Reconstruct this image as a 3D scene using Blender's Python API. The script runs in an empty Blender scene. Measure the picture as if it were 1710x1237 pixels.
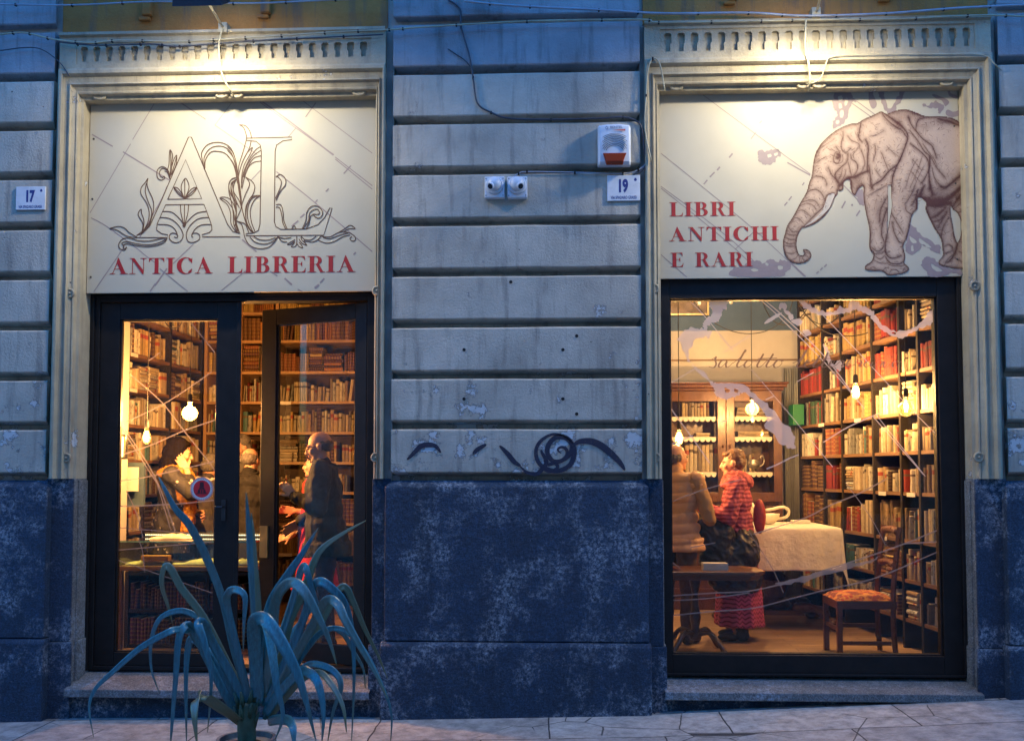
import bpy, bmesh, math, random
import numpy as np
from mathutils import Vector, Matrix, noise
from mathutils.geometry import tessellate_polygon
R = math.radians
SC = bpy.context.scene
COL = SC.collection
rnd = random.Random(7)

# ------------------------------------------------------------------ camera
F, CYP, CZ, CD = 1608.0, 711.36, 1.69, 6.7
YAW, PITCH = R(2.4), R(2.8)
cam = bpy.data.cameras.new('camera')
cam.sensor_width = 36.0
cam.lens = 36.0 * F / 1710.0
cam.shift_y = (CYP - 618.5) / 1710.0
cam.clip_end = 500
cam.clip_start = 0.05
co = bpy.data.objects.new('camera', cam)
co.location = (0, -CD, CZ)
co.rotation_euler = (R(90) + PITCH, 0, YAW)
COL.objects.link(co)
SC.camera = co

# ------------------------------------------------------------------ world, exposure (dusk: deep blue sky, no sun disc left)
w = bpy.data.worlds.new('World'); SC.world = w; w.use_nodes = True
nt = w.node_tree
for n in list(nt.nodes): nt.nodes.remove(n)
sky = nt.nodes.new('ShaderNodeTexSky'); sky.sky_type = 'NISHITA'; sky.sun_disc = False
sky.sun_elevation = R(1.5); sky.sun_rotation = R(0); sky.ozone_density = 6.0; sky.air_density = 1.3; sky.dust_density = 0.3
bg = nt.nodes.new('ShaderNodeBackground'); bg.inputs['Strength'].default_value = 0.15
tint = nt.nodes.new('ShaderNodeMix'); tint.data_type = 'RGBA'; tint.blend_type = 'MULTIPLY'
tint.inputs[0].default_value = 1.0
tint.inputs['B'].default_value = (0.88, 1.17, 1.08, 1)
wo = nt.nodes.new('ShaderNodeOutputWorld')
nt.links.new(sky.outputs[0], tint.inputs['A']); nt.links.new(tint.outputs['Result'], bg.inputs[0]); nt.links.new(bg.outputs[0], wo.inputs[0])
vs = SC.view_settings
vs.view_transform = 'Standard'; vs.look = 'None'; vs.gamma = 1.0; vs.use_curve_mapping = False
vs.exposure = 4.8
SC.render.engine = 'CYCLES'
SC.cycles.use_denoising = True
SC.cycles.max_bounces = 7; SC.cycles.diffuse_bounces = 3; SC.cycles.glossy_bounces = 3
SC.cycles.transparent_max_bounces = 16; SC.cycles.transmission_bounces = 6
SC.cycles.caustics_reflective = False; SC.cycles.caustics_refractive = False
SC.cycles.sample_clamp_indirect = 4.0

# sizes of the emitting lamps (watts) gathered here for tuning; each light is made in its lamp's builder
W_FLOOD, W_BULB, W_CHAND = 2.2, 4.0, 4.6

# ------------------------------------------------------------------ pixel <-> world helpers
_a, _p = YAW, PITCH
_fw = (-math.sin(_a)*math.cos(_p), math.cos(_a)*math.cos(_p), math.sin(_p))
_rt = (math.cos(_a), math.sin(_a), 0)
_up = (math.sin(_a)*math.sin(_p), -math.cos(_a)*math.sin(_p), math.cos(_p))
def P(px, py, y=0.0):
    u = (px-855)/F; v = (CYP-py)/F
    d = [_rt[i]*u+_up[i]*v+_fw[i] for i in range(3)]
    t = (y+CD)/d[1]
    return Vector((d[0]*t, y, CZ+d[2]*t))
def Q(p):
    q = (p[0], p[1]+CD, p[2]-CZ)
    z = sum(q[i]*_fw[i] for i in range(3))
    return (855+F*sum(q[i]*_rt[i] for i in range(3))/z, CYP-F*sum(q[i]*_up[i] for i in range(3))/z)

# ------------------------------------------------------------------ mesh builder
class MB:
    def __init__(s): s.v=[]; s.f=[]; s.m=[]; s.uv=None; s.t=None
    def add(s, vs, fs, mi=0, M=None):
        o=len(s.v)
        if M is not None: vs=[M@Vector(v) for v in vs]
        s.v += [tuple(v) for v in vs]
        s.f += [tuple(i+o for i in f) for f in fs]; s.m += [mi]*len(fs)
        return s
    def box(s,x0,x1,y0,y1,z0,z1,mi=0,M=None):
        vs=[(x0,y0,z0),(x1,y0,z0),(x1,y1,z0),(x0,y1,z0),(x0,y0,z1),(x1,y0,z1),(x1,y1,z1),(x0,y1,z1)]
        return s.add(vs,[(0,3,2,1),(4,5,6,7),(0,1,5,4),(1,2,6,5),(2,3,7,6),(3,0,4,7)],mi,M)
    def tube(s,pts,r,n=6,mi=0,caps=True):
        pts=[Vector(p) for p in pts]; L=len(pts)
        rr = r if isinstance(r,(list,tuple)) else [r]*L
        vs=[];fs=[]; prev=None
        for i,p in enumerate(pts):
            t=(pts[min(i+1,L-1)]-pts[max(i-1,0)])
            if t.length<1e-9: t=Vector((0,0,1))
            t.normalize()
            if prev is None:
                a=Vector((0,0,1)) if abs(t.z)<.9 else Vector((0,1,0))
                n1=t.cross(a).normalized()
            else:
                n1=(prev-t*prev.dot(t))
                n1 = n1.normalized() if n1.length>1e-6 else t.orthogonal().normalized()
            prev=n1; n2=t.cross(n1)
            for k in range(n):
                an=2*math.pi*k/n
                vs.append(p+(n1*math.cos(an)+n2*math.sin(an))*rr[i])
        for i in range(L-1):
            for k in range(n):
                a=i*n+k;b=i*n+(k+1)%n
                fs.append((a,b,b+n,a+n))
        if caps:
            fs.append(tuple(range(n-1,-1,-1))); fs.append(tuple((L-1)*n+k for k in range(n)))
        return s.add(vs,fs,mi)
    def lathe(s,prof,n=16,c=(0,0,0),mi=0,M=None,sx=1,sy=1):
        vs=[];fs=[]
        for (r,z) in prof:
            for k in range(n):
                a=2*math.pi*k/n; vs.append((c[0]+r*math.cos(a)*sx,c[1]+r*math.sin(a)*sy,c[2]+z))
        for i in range(len(prof)-1):
            for k in range(n):
                a=i*n+k;b=i*n+(k+1)%n; fs.append((a,b,b+n,a+n))
        fs.append(tuple(range(n-1,-1,-1))); fs.append(tuple((len(prof)-1)*n+k for k in range(n)))
        return s.add(vs,fs,mi,M)
    def ell(s,c,r,M=None,n=14,mi=0):
        prof=[]; m=max(6,n//2)
        vs=[];fs=[]
        for i in range(1,m):
            th=math.pi*i/m
            for k in range(n):
                a=2*math.pi*k/n
                vs.append((c[0]+r[0]*math.sin(th)*math.cos(a),c[1]+r[1]*math.sin(th)*math.sin(a),c[2]+r[2]*math.cos(th)))
        vs.append((c[0],c[1],c[2]+r[2])); vs.append((c[0],c[1],c[2]-r[2]))
        T=len(vs)-2
        for i in range(m-2):
            for k in range(n):
                a=i*n+k;b=i*n+(k+1)%n; fs.append((a,a+n,b+n,b))
        for k in range(n):
            fs.append((T,k,(k+1)%n)); q=(m-2)*n; fs.append((T+1,q+(k+1)%n,q+k))
        return s.add(vs,fs,mi,M)
    def cap(s,a,ra,b,rb,n=12,mi=0,M=None):
        a=Vector(a);b=Vector(b)
        if M is not None: a=M@a;b=M@b
        d=(b-a)
        if d.length<1e-6: d=Vector((0,0,1e-5)); b=a+d
        t=d.normalized(); N=4; pts=[];rs=[]
        for i in range(N): 
            th=math.pi/2*(1-i/N)*.98; pts.append(a-t*ra*math.sin(th)); rs.append(max(ra*math.cos(th),1e-4))
        pts.append(a);rs.append(ra);pts.append(b);rs.append(rb)
        for i in range(1,N+1):
            th=math.pi/2*i/N*.98; pts.append(b+t*rb*math.sin(th)); rs.append(max(rb*math.cos(th),1e-4))
        return s.tube(pts,rs,n,mi)
    def poly(s,loops,y,mi=0,to=None):
        """filled flat polygon(s) with holes; loops of 2-D (x,z) points in a plane of constant y"""
        tris=tessellate_polygon([[Vector((a,b,0)) for a,b in l] for l in loops])
        flat=[q for l in loops for q in l]
        vs=[(a,y,b) if to is None else to(a,b) for a,b in flat]
        fs=[]
        for t in tris:
            a,b,c=[flat[i] for i in t]
            ar=(b[0]-a[0])*(c[1]-a[1])-(b[1]-a[1])*(c[0]-a[0])
            if abs(ar)<1e-12: continue
            fs.append(tuple(t) if ar>0 else (t[0],t[2],t[1]))
        return s.add(vs,fs,mi)
    def plate(s,loops,y0,y1,mi=0):
        """as poly() at y0 (front) with side walls back to y1"""
        s.poly(loops,y0,mi)
        for l in loops:
            n=len(l); vs=[(a,y0,b) for a,b in l]+[(a,y1,b) for a,b in l]
            s.add(vs,[(k,(k+1)%n,(k+1)%n+n,k+n) for k in range(n)],mi)
        return s
    def build(s,name,mats,parent=None,smooth=False,loc=None,bevel=0,col=None):
        me=bpy.data.meshes.new(name)
        off=Vector(loc) if loc is not None else Vector((0,0,0))
        me.from_pydata([tuple(Vector(v)-off) for v in s.v],[],s.f)
        if not isinstance(mats,(list,tuple)): mats=[mats]
        for m in mats: me.materials.append(m)
        me.polygons.foreach_set('material_index',s.m)
        if smooth: me.polygons.foreach_set('use_smooth',[True]*len(s.f))
        if s.uv:
            u=me.uv_layers.new(name='UVMap'); u.data.foreach_set('uv',[c for q in s.uv for c in q])
        if s.t:
            a=me.attributes.new('tint','FLOAT','FACE'); a.data.foreach_set('value',s.t)
        me.update()
        o=bpy.data.objects.new(name,me); COL.objects.link(o)
        if bevel:
            b=o.modifiers.new('bevel','BEVEL'); b.width=bevel; b.segments=2; b.limit_method='ANGLE'; b.angle_limit=R(40)
        if parent is not None:
            o.parent=parent
            if loc is None and parent.type=='EMPTY' and parent.get('_world'): 
                o.location=-Vector(parent.location)
        if loc is not None and parent is None: o.location=off
        return o
def tag(o,label=None,cat=None,group=None,kind=None):
    if label: o['label']=label
    if cat: o['category']=cat
    if group: o['group']=group
    if kind: o['kind']=kind
    return o
def thing(name,label,cat,loc=(0,0,0),group=None):
    """Empty at the thing's base; parts built in world coordinates keep their place"""
    o=bpy.data.objects.new(name,None); COL.objects.link(o)
    o.location=loc; o.empty_display_size=.1; o['_world']=1
    return tag(o,label,cat,group)
def sub(o,parent):
    """make a sub-part (built in world coordinates) a child of a mesh part"""
    o.parent=parent; o.location=(0,0,0)
    return o
def crom(pts,k=6,closed=False):
    n=len(pts)
    if n<3: return [tuple(p) for p in pts]
    out=[]
    rng=range(n) if closed else range(n-1)
    for i in rng:
        p0=pts[(i-1)%n] if closed or i>0 else pts[i]
        p1=pts[i];p2=pts[(i+1)%n]
        p3=pts[(i+2)%n] if closed or i+2<n else p2
        for j in range(k):
            t=j/k
            out.append(tuple(.5*((2*b)+(-a+c)*t+(2*a-5*b+4*c-d)*t*t+(-a+3*b-3*c+d)*t**3) for a,b,c,d in zip(p0,p1,p2,p3)))
    if not closed: out.append(tuple(pts[-1]))
    return out
_zf=[0]
def ribbon(mb,pts,w,conv,mi=0,taper=False,step=None):
    """flat stroke of width w (world metres) along 2-D pts; conv maps pts to world (x,z); each stroke sits a hair proud of the last"""
    q=[conv(*p) for p in pts]
    n=len(q); 
    if n<2: return
    vs=[]
    for i in range(n):
        a=q[max(i-1,0)];b=q[min(i+1,n-1)]
        tx,tz=b[0]-a[0],b[2]-a[2]; L=math.hypot(tx,tz) or 1
        ww=(w[i] if isinstance(w,(list,tuple)) else w)/2
        if taper: ww*=max(.15,math.sin(math.pi*min(max((i+.3)/(n-.4),0),1))**.5)
        nx,nz=-tz/L*ww,tx/L*ww
        vs.append((q[i][0]+nx,q[i][1],q[i][2]+nz)); vs.append((q[i][0]-nx,q[i][1],q[i][2]-nz))
    mb.add(vs,[(2*i,2*i+1,2*i+3,2*i+2) for i in range(n-1)],mi)
def text_mb(s,size,x,z,y,sx=1.0,bold=0.0,align='CENTER'):
    cu=bpy.data.curves.new('t','FONT'); cu.body=s; cu.size=size; cu.align_x=align; cu.offset=bold
    ob=bpy.data.objects.new('t',cu); COL.objects.link(ob)
    dg=bpy.context.evaluated_depsgraph_get(); me=ob.evaluated_get(dg).to_mesh()
    mb=MB(); mb.add([(x+v.co.x*sx,y,z+v.co.y) for v in me.vertices],[tuple(p.vertices) for p in me.polygons])
    ob.evaluated_get(dg).to_mesh_clear(); bpy.data.objects.remove(ob); bpy.data.curves.remove(cu)
    return mb
def remesh(mb,name,mat,parent,voxel=.006,smooth=3,fold=None,fac=.5):
    """voxel union of closed pieces into ONE continuous surface"""
    o=mb.build(name,mat)
    m=o.modifiers.new('r','REMESH'); m.mode='VOXEL'; m.voxel_size=voxel
    if smooth:
        m=o.modifiers.new('s','SMOOTH'); m.factor=fac; m.iterations=smooth
    dg=bpy.context.evaluated_depsgraph_get(); ev=o.evaluated_get(dg)
    me=bpy.data.meshes.new_from_object(ev)
    me.materials.clear(); me.materials.append(mat)
    if fold:
        me.update()
        nrm=[v.normal.copy() for v in me.vertices]
        for v,n in zip(me.vertices,nrm): v.co+=n*fold(v.co,n)
    me.polygons.foreach_set('use_smooth',[True]*len(me.polygons))
    me.update()
    n=o.name; bpy.data.objects.remove(o)
    o=bpy.data.objects.new(name,me); COL.objects.link(o)
    o.parent=parent
    return o

# ------------------------------------------------------------------ materials
def _nodes(name):
    m=bpy.data.materials.new(name); m.use_nodes=True; t=m.node_tree
    b=t.nodes.get('Principled BSDF'); return m,t,b
def N(t,kind,**k):
    n=t.nodes.new(kind)
    for a,v in k.items():
        if a.startswith('_'): setattr(n,a[1:],v)
        else: n.inputs[a.replace('__',' ')].default_value=v
    return n
def mix(t,fac,a,b,mode='MIX'):
    n=t.nodes.new('ShaderNodeMix'); n.data_type='RGBA'; n.blend_type=mode
    for s,x in (('Factor',fac),('A',a),('B',b)):
        i=n.inputs[0] if s=='Factor' else n.inputs[s]
        if hasattr(x,'is_output') or isinstance(x,bpy.types.NodeSocket): t.links.new(x,i)
        elif s=='Factor': i.default_value=x
        else: i.default_value=(*x,1)
    return n.outputs['Result']
def ramp(t,sock,p0,p1,c0=0.0,c1=1.0):
    n=t.nodes.new('ShaderNodeMapRange'); n.inputs[1].default_value=p0; n.inputs[2].default_value=p1
    n.inputs[3].default_value=c0; n.inputs[4].default_value=c1; n.clamp=True
    t.links.new(sock,n.inputs[0]); return n.outputs[0]
def coords(t,scale=(1,1,1),use='pos'):
    g=t.nodes.new('ShaderNodeNewGeometry') if use=='pos' else t.nodes.new('ShaderNodeTexCoord')
    s=g.outputs['Position'] if use=='pos' else g.outputs['Object']
    m=t.nodes.new('ShaderNodeMapping'); m.inputs['Scale'].default_value=scale
    t.links.new(s,m.inputs[0]); return m.outputs[0]
def noi(t,vec,scale,detail=6,rough=.6,dist=0):
    n=N(t,'ShaderNodeTexNoise',Scale=scale,Detail=detail,Roughness=rough,Distortion=dist); t.links.new(vec,n.inputs['Vector']); return n.outputs['Fac']
def bump(t,b,h,strength=.3,dist=.01):
    n=N(t,'ShaderNodeBump',Strength=strength,Distance=dist); t.links.new(h,n.inputs['Height']); t.links.new(n.outputs[0],b.inputs['Normal']); return n
MC={}
def M_(name,c,rough=.6,var=.25,sc=6,bs=.15,bsc=40,metal=0,spec=.5,bd=.004,use='pos',stretch=(1,1,1)):
    if name in MC: return MC[name]
    m,t,b=_nodes(name); v=coords(t,stretch,use)
    n=noi(t,v,sc); f=ramp(t,n,.3,.7)
    d=tuple(x*(1-var) for x in c); l=tuple(min(1,x*(1+var)) for x in c)
    t.links.new(mix(t,f,d,l),b.inputs['Base Color'])
    b.inputs['Roughness'].default_value=rough; b.inputs['Metallic'].default_value=metal
    b.inputs['Specular IOR Level'].default_value=spec
    rr=ramp(t,noi(t,v,sc*3),.3,.7,max(.05,rough-.12),min(1,rough+.12)); t.links.new(rr,b.inputs['Roughness'])
    if bs: bump(t,b,noi(t,v,bsc),bs,bd)
    MC[name]=m; return m
def flatm(name,c,rough=.6,metal=0):
    if name in MC: return MC[name]
    m,t,b=_nodes(name); v=coords(t); n=noi(t,v,30)
    t.links.new(mix(t,ramp(t,n,.3,.7),tuple(x*.93 for x in c),tuple(min(1,x*1.05) for x in c)),b.inputs['Base Color'])
    b.inputs['Roughness'].default_value=rough; b.inputs['Metallic'].default_value=metal
    MC[name]=m; return m
def emis(name,c,s):
    m=bpy.data.materials.new(name); m.use_nodes=True; t=m.node_tree; b=t.nodes['Principled BSDF']
    b.inputs['Base Color'].default_value=(*c,1); b.inputs['Emission Color'].default_value=(*c,1); b.inputs['Emission Strength'].default_value=s
    return m
def glassm(name,tintc=(1,1,1),refl=1.0,rough=0.0,ior=1.5,base=1.0):
    m=bpy.data.materials.new(name); m.use_nodes=True; t=m.node_tree
    t.nodes.remove(t.nodes['Principled BSDF'])
    tr=N(t,'ShaderNodeBsdfTransparent'); tr.inputs[0].default_value=(*[x*base for x in tintc],1)
    gl=N(t,'ShaderNodeBsdfGlossy'); gl.inputs['Roughness'].default_value=rough
    fr=N(t,'ShaderNodeFresnel',IOR=ior); mx=t.nodes.new('ShaderNodeMixShader')
    mm=N(t,'ShaderNodeMath',_operation='MULTIPLY'); mm.inputs[1].default_value=refl
    t.links.new(fr.outputs[0],mm.inputs[0]); t.links.new(mm.outputs[0],mx.inputs[0]); t.links.new(tr.outputs[0],mx.inputs[1]); t.links.new(gl.outputs[0],mx.inputs[2])
    t.links.new(mx.outputs[0],t.nodes['Material Output'].inputs[0]); return m

def plaster(name,c,worn=0.0,dirt=.5,rough=.85,lines=0):
    """old painted render: mottled, rain streaked, pitted, flaking towards the bottom when worn"""
    m,t,b=_nodes(name); v=coords(t); vs_=coords(t,(6,6,.7))
    big=ramp(t,noi(t,v,1.7,4),.35,.7); fine=ramp(t,noi(t,v,14,8,.7),.3,.75); st=ramp(t,noi(t,vs_,2.2,5),.52,.8)
    c1=mix(t,big,tuple(x*.66 for x in c),tuple(x*1.15 for x in c))
    c2=mix(t,fine,c1,tuple(x*.72 for x in c)); 
    k=N(t,'ShaderNodeMath',_operation='MULTIPLY'); k.inputs[1].default_value=.45; t.links.new(fine,k.inputs[0])
    c2=mix(t,k.outputs[0],c1,tuple(x*.62 for x in c))
    k2=N(t,'ShaderNodeMath',_operation='MULTIPLY'); k2.inputs[1].default_value=dirt; t.links.new(st,k2.inputs[0])
    c3=mix(t,k2.outputs[0],c2,(.09,.085,.075))
    # small holes and chips
    vo=N(t,'ShaderNodeTexVoronoi',Scale=9); t.links.new(v,vo.inputs['Vector'])
    pit=ramp(t,vo.outputs['Distance'],.035,.06,1,0)
    pn=ramp(t,noi(t,v,3.1,2),.56,.6); pm=N(t,'ShaderNodeMath',_operation='MULTIPLY'); t.links.new(pit,pm.inputs[0]); t.links.new(pn,pm.inputs[1])
    c4=mix(t,pm.outputs[0],c3,(.05,.05,.05))
    h=noi(t,v,55,6,.7)
    hm=N(t,'ShaderNodeMath',_operation='SUBTRACT'); t.links.new(h,hm.inputs[0]); t.links.new(pm.outputs[0],hm.inputs[1])
    if worn:
        g=t.nodes.new('ShaderNodeNewGeometry'); sp=t.nodes.new('ShaderNodeSeparateXYZ'); t.links.new(g.outputs['Position'],sp.inputs[0])
        zz=ramp(t,sp.outputs['Z'],1.6,2.9,.115*worn,0)
        pe=noi(t,v,4.5,9,.72); ad=N(t,'ShaderNodeMath',_operation='ADD'); t.links.new(pe,ad.inputs[0]); t.links.new(zz,ad.inputs[1])
        pf=ramp(t,ad.outputs[0],.655,.665)
        c4=mix(t,pf,c4,(.52,.52,.50))
        ed=ramp(t,ad.outputs[0],.635,.655); ed2=N(t,'ShaderNodeMath',_operation='SUBTRACT'); t.links.new(ed,ed2.inputs[0]); t.links.new(pf,ed2.inputs[1])
        c4=mix(t,ed2.outputs[0],c4,(.13,.13,.13))
        h2=N(t,'ShaderNodeMath',_operation='MULTIPLY_ADD'); h2.inputs[1].default_value=-.6; t.links.new(pf,h2.inputs[0]); t.links.new(hm.outputs[0],h2.inputs[2]); hm=h2
    t.links.new(c4,b.inputs['Base Color']); b.inputs['Roughness'].default_value=rough; b.inputs['Specular IOR Level'].default_value=.25
    bump(t,b,hm.outputs[0],.8,.008); return m
def lava(name,c,scale=1):
    """rough dark stone rubbed pale where salt and scrapes show"""
    m,t,b=_nodes(name); v=coords(t)
    a=ramp(t,noi(t,v,26*scale,9,.75),.35,.72); bg_=ramp(t,noi(t,v,2.2,9,.75),.49,.60)
    ch=ramp(t,noi(t,v,38,8,.85),.46,.62)
    k=N(t,'ShaderNodeMath',_operation='MULTIPLY'); t.links.new(bg_,k.inputs[0]); t.links.new(ch,k.inputs[1])
    c1=mix(t,a,tuple(x*.55 for x in c),tuple(x*1.35 for x in c))
    c1=mix(t,ramp(t,noi(t,v,90,4,.8),.42,.6),tuple(x*.35 for x in c),c1); c1=mix(t,ramp(t,noi(t,coords(t,(3,3,.5)),2.0,5),.45,.8,0,.5),c1,(.008,.014,.022)); c2=mix(t,k.outputs[0],c1,(.42,.46,.50))
    t.links.new(c2,b.inputs['Base Color']); b.inputs['Roughness'].default_value=.68; b.inputs['Specular IOR Level'].default_value=.4
    n=noi(t,v,24,10,.78); bump(t,b,n,1.0,.03); return m
m_block=plaster('painted_plaster',(.54,.475,.375),worn=1.0,dirt=.75)
m_block_top=plaster('sooty_plaster',(.34,.34,.34),worn=0,dirt=.9)  # top blocks beyond the floodlights: their shade is put into a darker colour
m_trim=plaster('cream_trim',(.50,.42,.28),worn=.35,dirt=.55)
m_wall=plaster('wall_render',(.40,.37,.31),worn=.5,dirt=.5)
m_rust=plaster('ochre_render',(.46,.20,.05),worn=0,dirt=1.0)
m_lava=lava('lava_stone',(.030,.074,.140))  # dusk sky's blue worked into the plinth stone's base colour
m_jamb=lava('grey_stone',(.38,.37,.34),.7)
m_sill=lava('sill_stone',(.32,.32,.31),.8)
m_black=M_('black_paint',(.010,.008,.007),rough=.5,spec=.3,var=.35,sc=9,bs=.12,bsc=60)
# ================================================================== SETTING: ground
def gz(x):
    pts=[(-60,-1.2),(-8,-.16),(-3.5,-.03),(-1.1,.005),(.6,.05),(3.0,.175),(8,.5),(60,3.6)]
    for (a,za),(b,zb) in zip(pts,pts[1:]):
        if x<=b: return za+(zb-za)*(x-a)/(b-a)
    return pts[-1][1]
def mat_paving():
    m,t,b=_nodes('stone_paving'); v=coords(t)
    br=N(t,'ShaderNodeTexBrick',Scale=1.0); br.offset=.37; br.inputs['Brick Width'].default_value=1.15; br.inputs['Row Height'].default_value=.55; br.inputs['Mortar Size'].default_value=.006; br.inputs['Mortar Smooth'].default_value=.3
    br.inputs['Color1'].default_value=(.46,.44,.40,1); br.inputs['Color2'].default_value=(.35,.335,.31,1); br.inputs['Mortar'].default_value=(.05,.05,.05,1)
    nv=N(t,'ShaderNodeTexNoise',Scale=2.5,Detail=5); t.links.new(v,nv.inputs['Vector'])
    wv=N(t,'ShaderNodeVectorMath',_operation='MULTIPLY_ADD'); wv.inputs[1].default_value=(.05,.05,0); t.links.new(nv.outputs['Color'],wv.inputs[0]); t.links.new(v,wv.inputs[2])
    t.links.new(wv.outputs[0],br.inputs['Vector'])
    f=ramp(t,noi(t,v,9,8,.75),.35,.7); c=mix(t,f,(.45,.45,.45),(1.25,1.22,1.2)); c=mix(t,1.0,br.outputs['Color'],c,'MULTIPLY')
    cr=N(t,'ShaderNodeTexVoronoi',Scale=1.9,_feature='DISTANCE_TO_EDGE'); t.links.new(wv.outputs[0],cr.inputs['Vector'])
    ck=ramp(t,cr.outputs['Distance'],.004,.011,1,0)
    ck2=ramp(t,noi(t,v,1.4,2),.5,.55); k=N(t,'ShaderNodeMath',_operation='MULTIPLY'); t.links.new(ck,k.inputs[0]); t.links.new(ck2,k.inputs[1])
    c=mix(t,k.outputs[0],c,(.04,.04,.04))
    t.links.new(c,b.inputs['Base Color']); b.inputs['Roughness'].default_value=.7
    h=N(t,'ShaderNodeMath',_operation='SUBTRACT'); t.links.new(noi(t,v,18,9,.75),h.inputs[0]); t.links.new(br.outputs['Fac'],h.inputs[1]); bump(t,b,h.outputs[0],.9,.02)
    return m
g=MB(); xs=[-60,-20,-8,-5,-3.5,-2.3,-1.1,-.3,.6,1.8,3.0,4.5,8,20,60]; ys=[-60,-12,-4,-2,-1,-.3,.08]
for i in range(len(xs)-1):
    for j in range(len(ys)-1):
        a,b_,c,d=xs[i],xs[i+1],ys[j],ys[j+1]
        sag=lambda y: -.012*min(1,max(0,-y-.3)/1.5)
        g.add([(a,c,gz(a)+sag(c)),(b_,c,gz(b_)+sag(c)),(b_,d,gz(b_)+sag(d)),(a,d,gz(a)+sag(d))],[(0,1,2,3)])
tag(g.build('pavement',mat_paving()),kind='structure')

# ================================================================== the building
BLD=thing('shop_building','old stone shop building with banded pier between two lit bookshop openings','building')
ZL=[1.665,2.028,2.38,2.742,3.105,3.465,3.832,4.195,4.557,4.92,5.28,5.64,6.0,6.36]
def rusticated(x0,x1,z0,z1,bl,br,mat,seed):
    """one projecting block: rounded top arris, deep chamfer underneath, small end chamfers"""
    d=.10; zt=z1-.03; zb=z0+.033; e=.012; r2=random.Random(seed)
    prof=[(d,z0-.030),(d,z0+.006),(0.006,zb-.004),(0.0,zb+.004),(0.0,(zb+zt)/2),(0.0,zt-.012),(.004,zt-.004),(.012,zt),(d,zt+.002)]
    n=max(6,int((x1-x0)/.12)); mb=MB(); vs=[]
    for i in range(n+1):
        s=i/n
        for k,(y,z) in enumerate(prof):
            xa=x0+(.030 if k<2 else 0)*bl; xb=x1-(.030 if k<2 else 0)*br
            x=xa+(xb-xa)*s
            w=.0025*noise.noise(Vector((x*2.2,z*3,seed)))+.0012*noise.noise(Vector((x*9,z*9,seed)))
            yy=y+w*(1 if y<.03 else 0)
            vs.append((x,yy,z+(.004*noise.noise(Vector((x*3,z0,seed*2.1))) if k in (2,3,6,7) else 0)))
    K=len(prof); fs=[]
    for i in range(n):
        for k in range(K-1):
            a=i*K+k; fs.append((a,a+K,a+K+1,a+1))
    fs.append(tuple(range(K))); fs.append(tuple(n*K+k for k in range(K-1,-1,-1)))
    mb.add(vs,fs); return mb.build('wall_block',mat,BLD,bevel=.006)
seed=1
for (x0,x1,bl,br) in ((-5.2,-3.60,0,1),(-1.130,.622,1,1),(3.105,5.0,1,0)):
    for i in range(len(ZL)-1):
        rusticated(x0,x1,ZL[i],ZL[i+1],bl,br,m_block if ZL[i]<4.5 else m_block_top,seed); seed+=1
# pier cores
mb=MB()
for x0,x1 in ((-5.2,-3.50),(-1.235,.70),(3.0,5.0)): mb.box(x0,x1,.101,.30,-.4,4.878); mb.box({-5.2:-5.2,-1.235:-1.1795,3.0:3.0605}[x0],{-3.5:-3.5705,.70:.6495,5.0:5.0}[x1],.056,.30,4.879,6.4)
for x0,x1 in ((-3.60,-3.50),(-1.235,-1.13),(.622,.70),(3.0,3.105)): mb.box(x0,x1,.055,.1008,-.4,4.878)
mb.build('wall',m_wall,BLD)
mb=MB()   # lintel zones above the openings, inner sides and gable ends
mb.box(-3.50,-1.235,.17,.30,4.30,4.88); mb.box(-3.57,-1.18,.045,.30,4.8805,6.4)
mb.build('upper_wall',m_rust,BLD)
mb=MB(); mb.box(.70,3.0,.17,.30,4.30,4.88); mb.box(.65,3.06,.045,.30,4.8805,6.4); mb.build('upper_wall',m_rust,BLD)
# recessed upper panel faces (stained ochre) with broken bracket stubs
for cx,zz in ((-2.93,5.0),(-2.06,5.0),(1.28,5.03),(2.36,5.03)):
    mb=MB(); mb.box(cx-.035,cx+.035,-.01,.044,zz,zz+.22); mb.box(cx-.065,cx+.02,.01,.044,zz-.03,zz); mb.build('bracket_stub',m_rust,BLD,bevel=.01)
# plinth
def plinth(x0,x1,bl,br):
    g0=min(gz(x0),gz(x1))-.2
    c=.035
    mb=MB(); xa,xb=x0-c*bl,x1+c*br
    # upper course, front face with chamfered shoulder
    mb.add([(xa,-.030,.535),(xb,-.030,.535),(xb,-.030,1.595),(xa,-.030,1.595),(x0,.03,1.640),(x1,.03,1.640),(xa,.06,.535),(xb,.06,.535),(xa,.06,1.595),(xb,.06,1.595),(x0,.06,1.640),(x1,.06,1.640)],
           [(0,1,2,3),(3,2,5,4),(6,0,3,8),(1,7,9,2),(8,3,4,10),(2,9,11,5),(4,5,11,10),(0,6,7,1)])
    mb.build('plinth_block',m_lava,BLD,bevel=.008)
    mb=MB(); xa-=.022*bl; xb+=.012*br
    mb.add([(xa,-.060,g0),(xb,-.060,g0),(xb,-.060,.505),(xa,-.060,.505),(xb,-.032,.530),(xa,-.032,.530),(xa,.06,g0),(xb,.06,g0),(xa,.06,.53),(xb,.06,.53)],
           [(0,1,2,3),(3,2,4,5),(5,4,9,8),(6,0,3,5,8),(1,7,9,4,2)])
    mb.build('plinth_base',m_lava,BLD,bevel=.008)
plinth(-5.2,-3.60,0,1); plinth(-1.130,.625,1,1); plinth(3.105,5.0,1,0)
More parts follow.
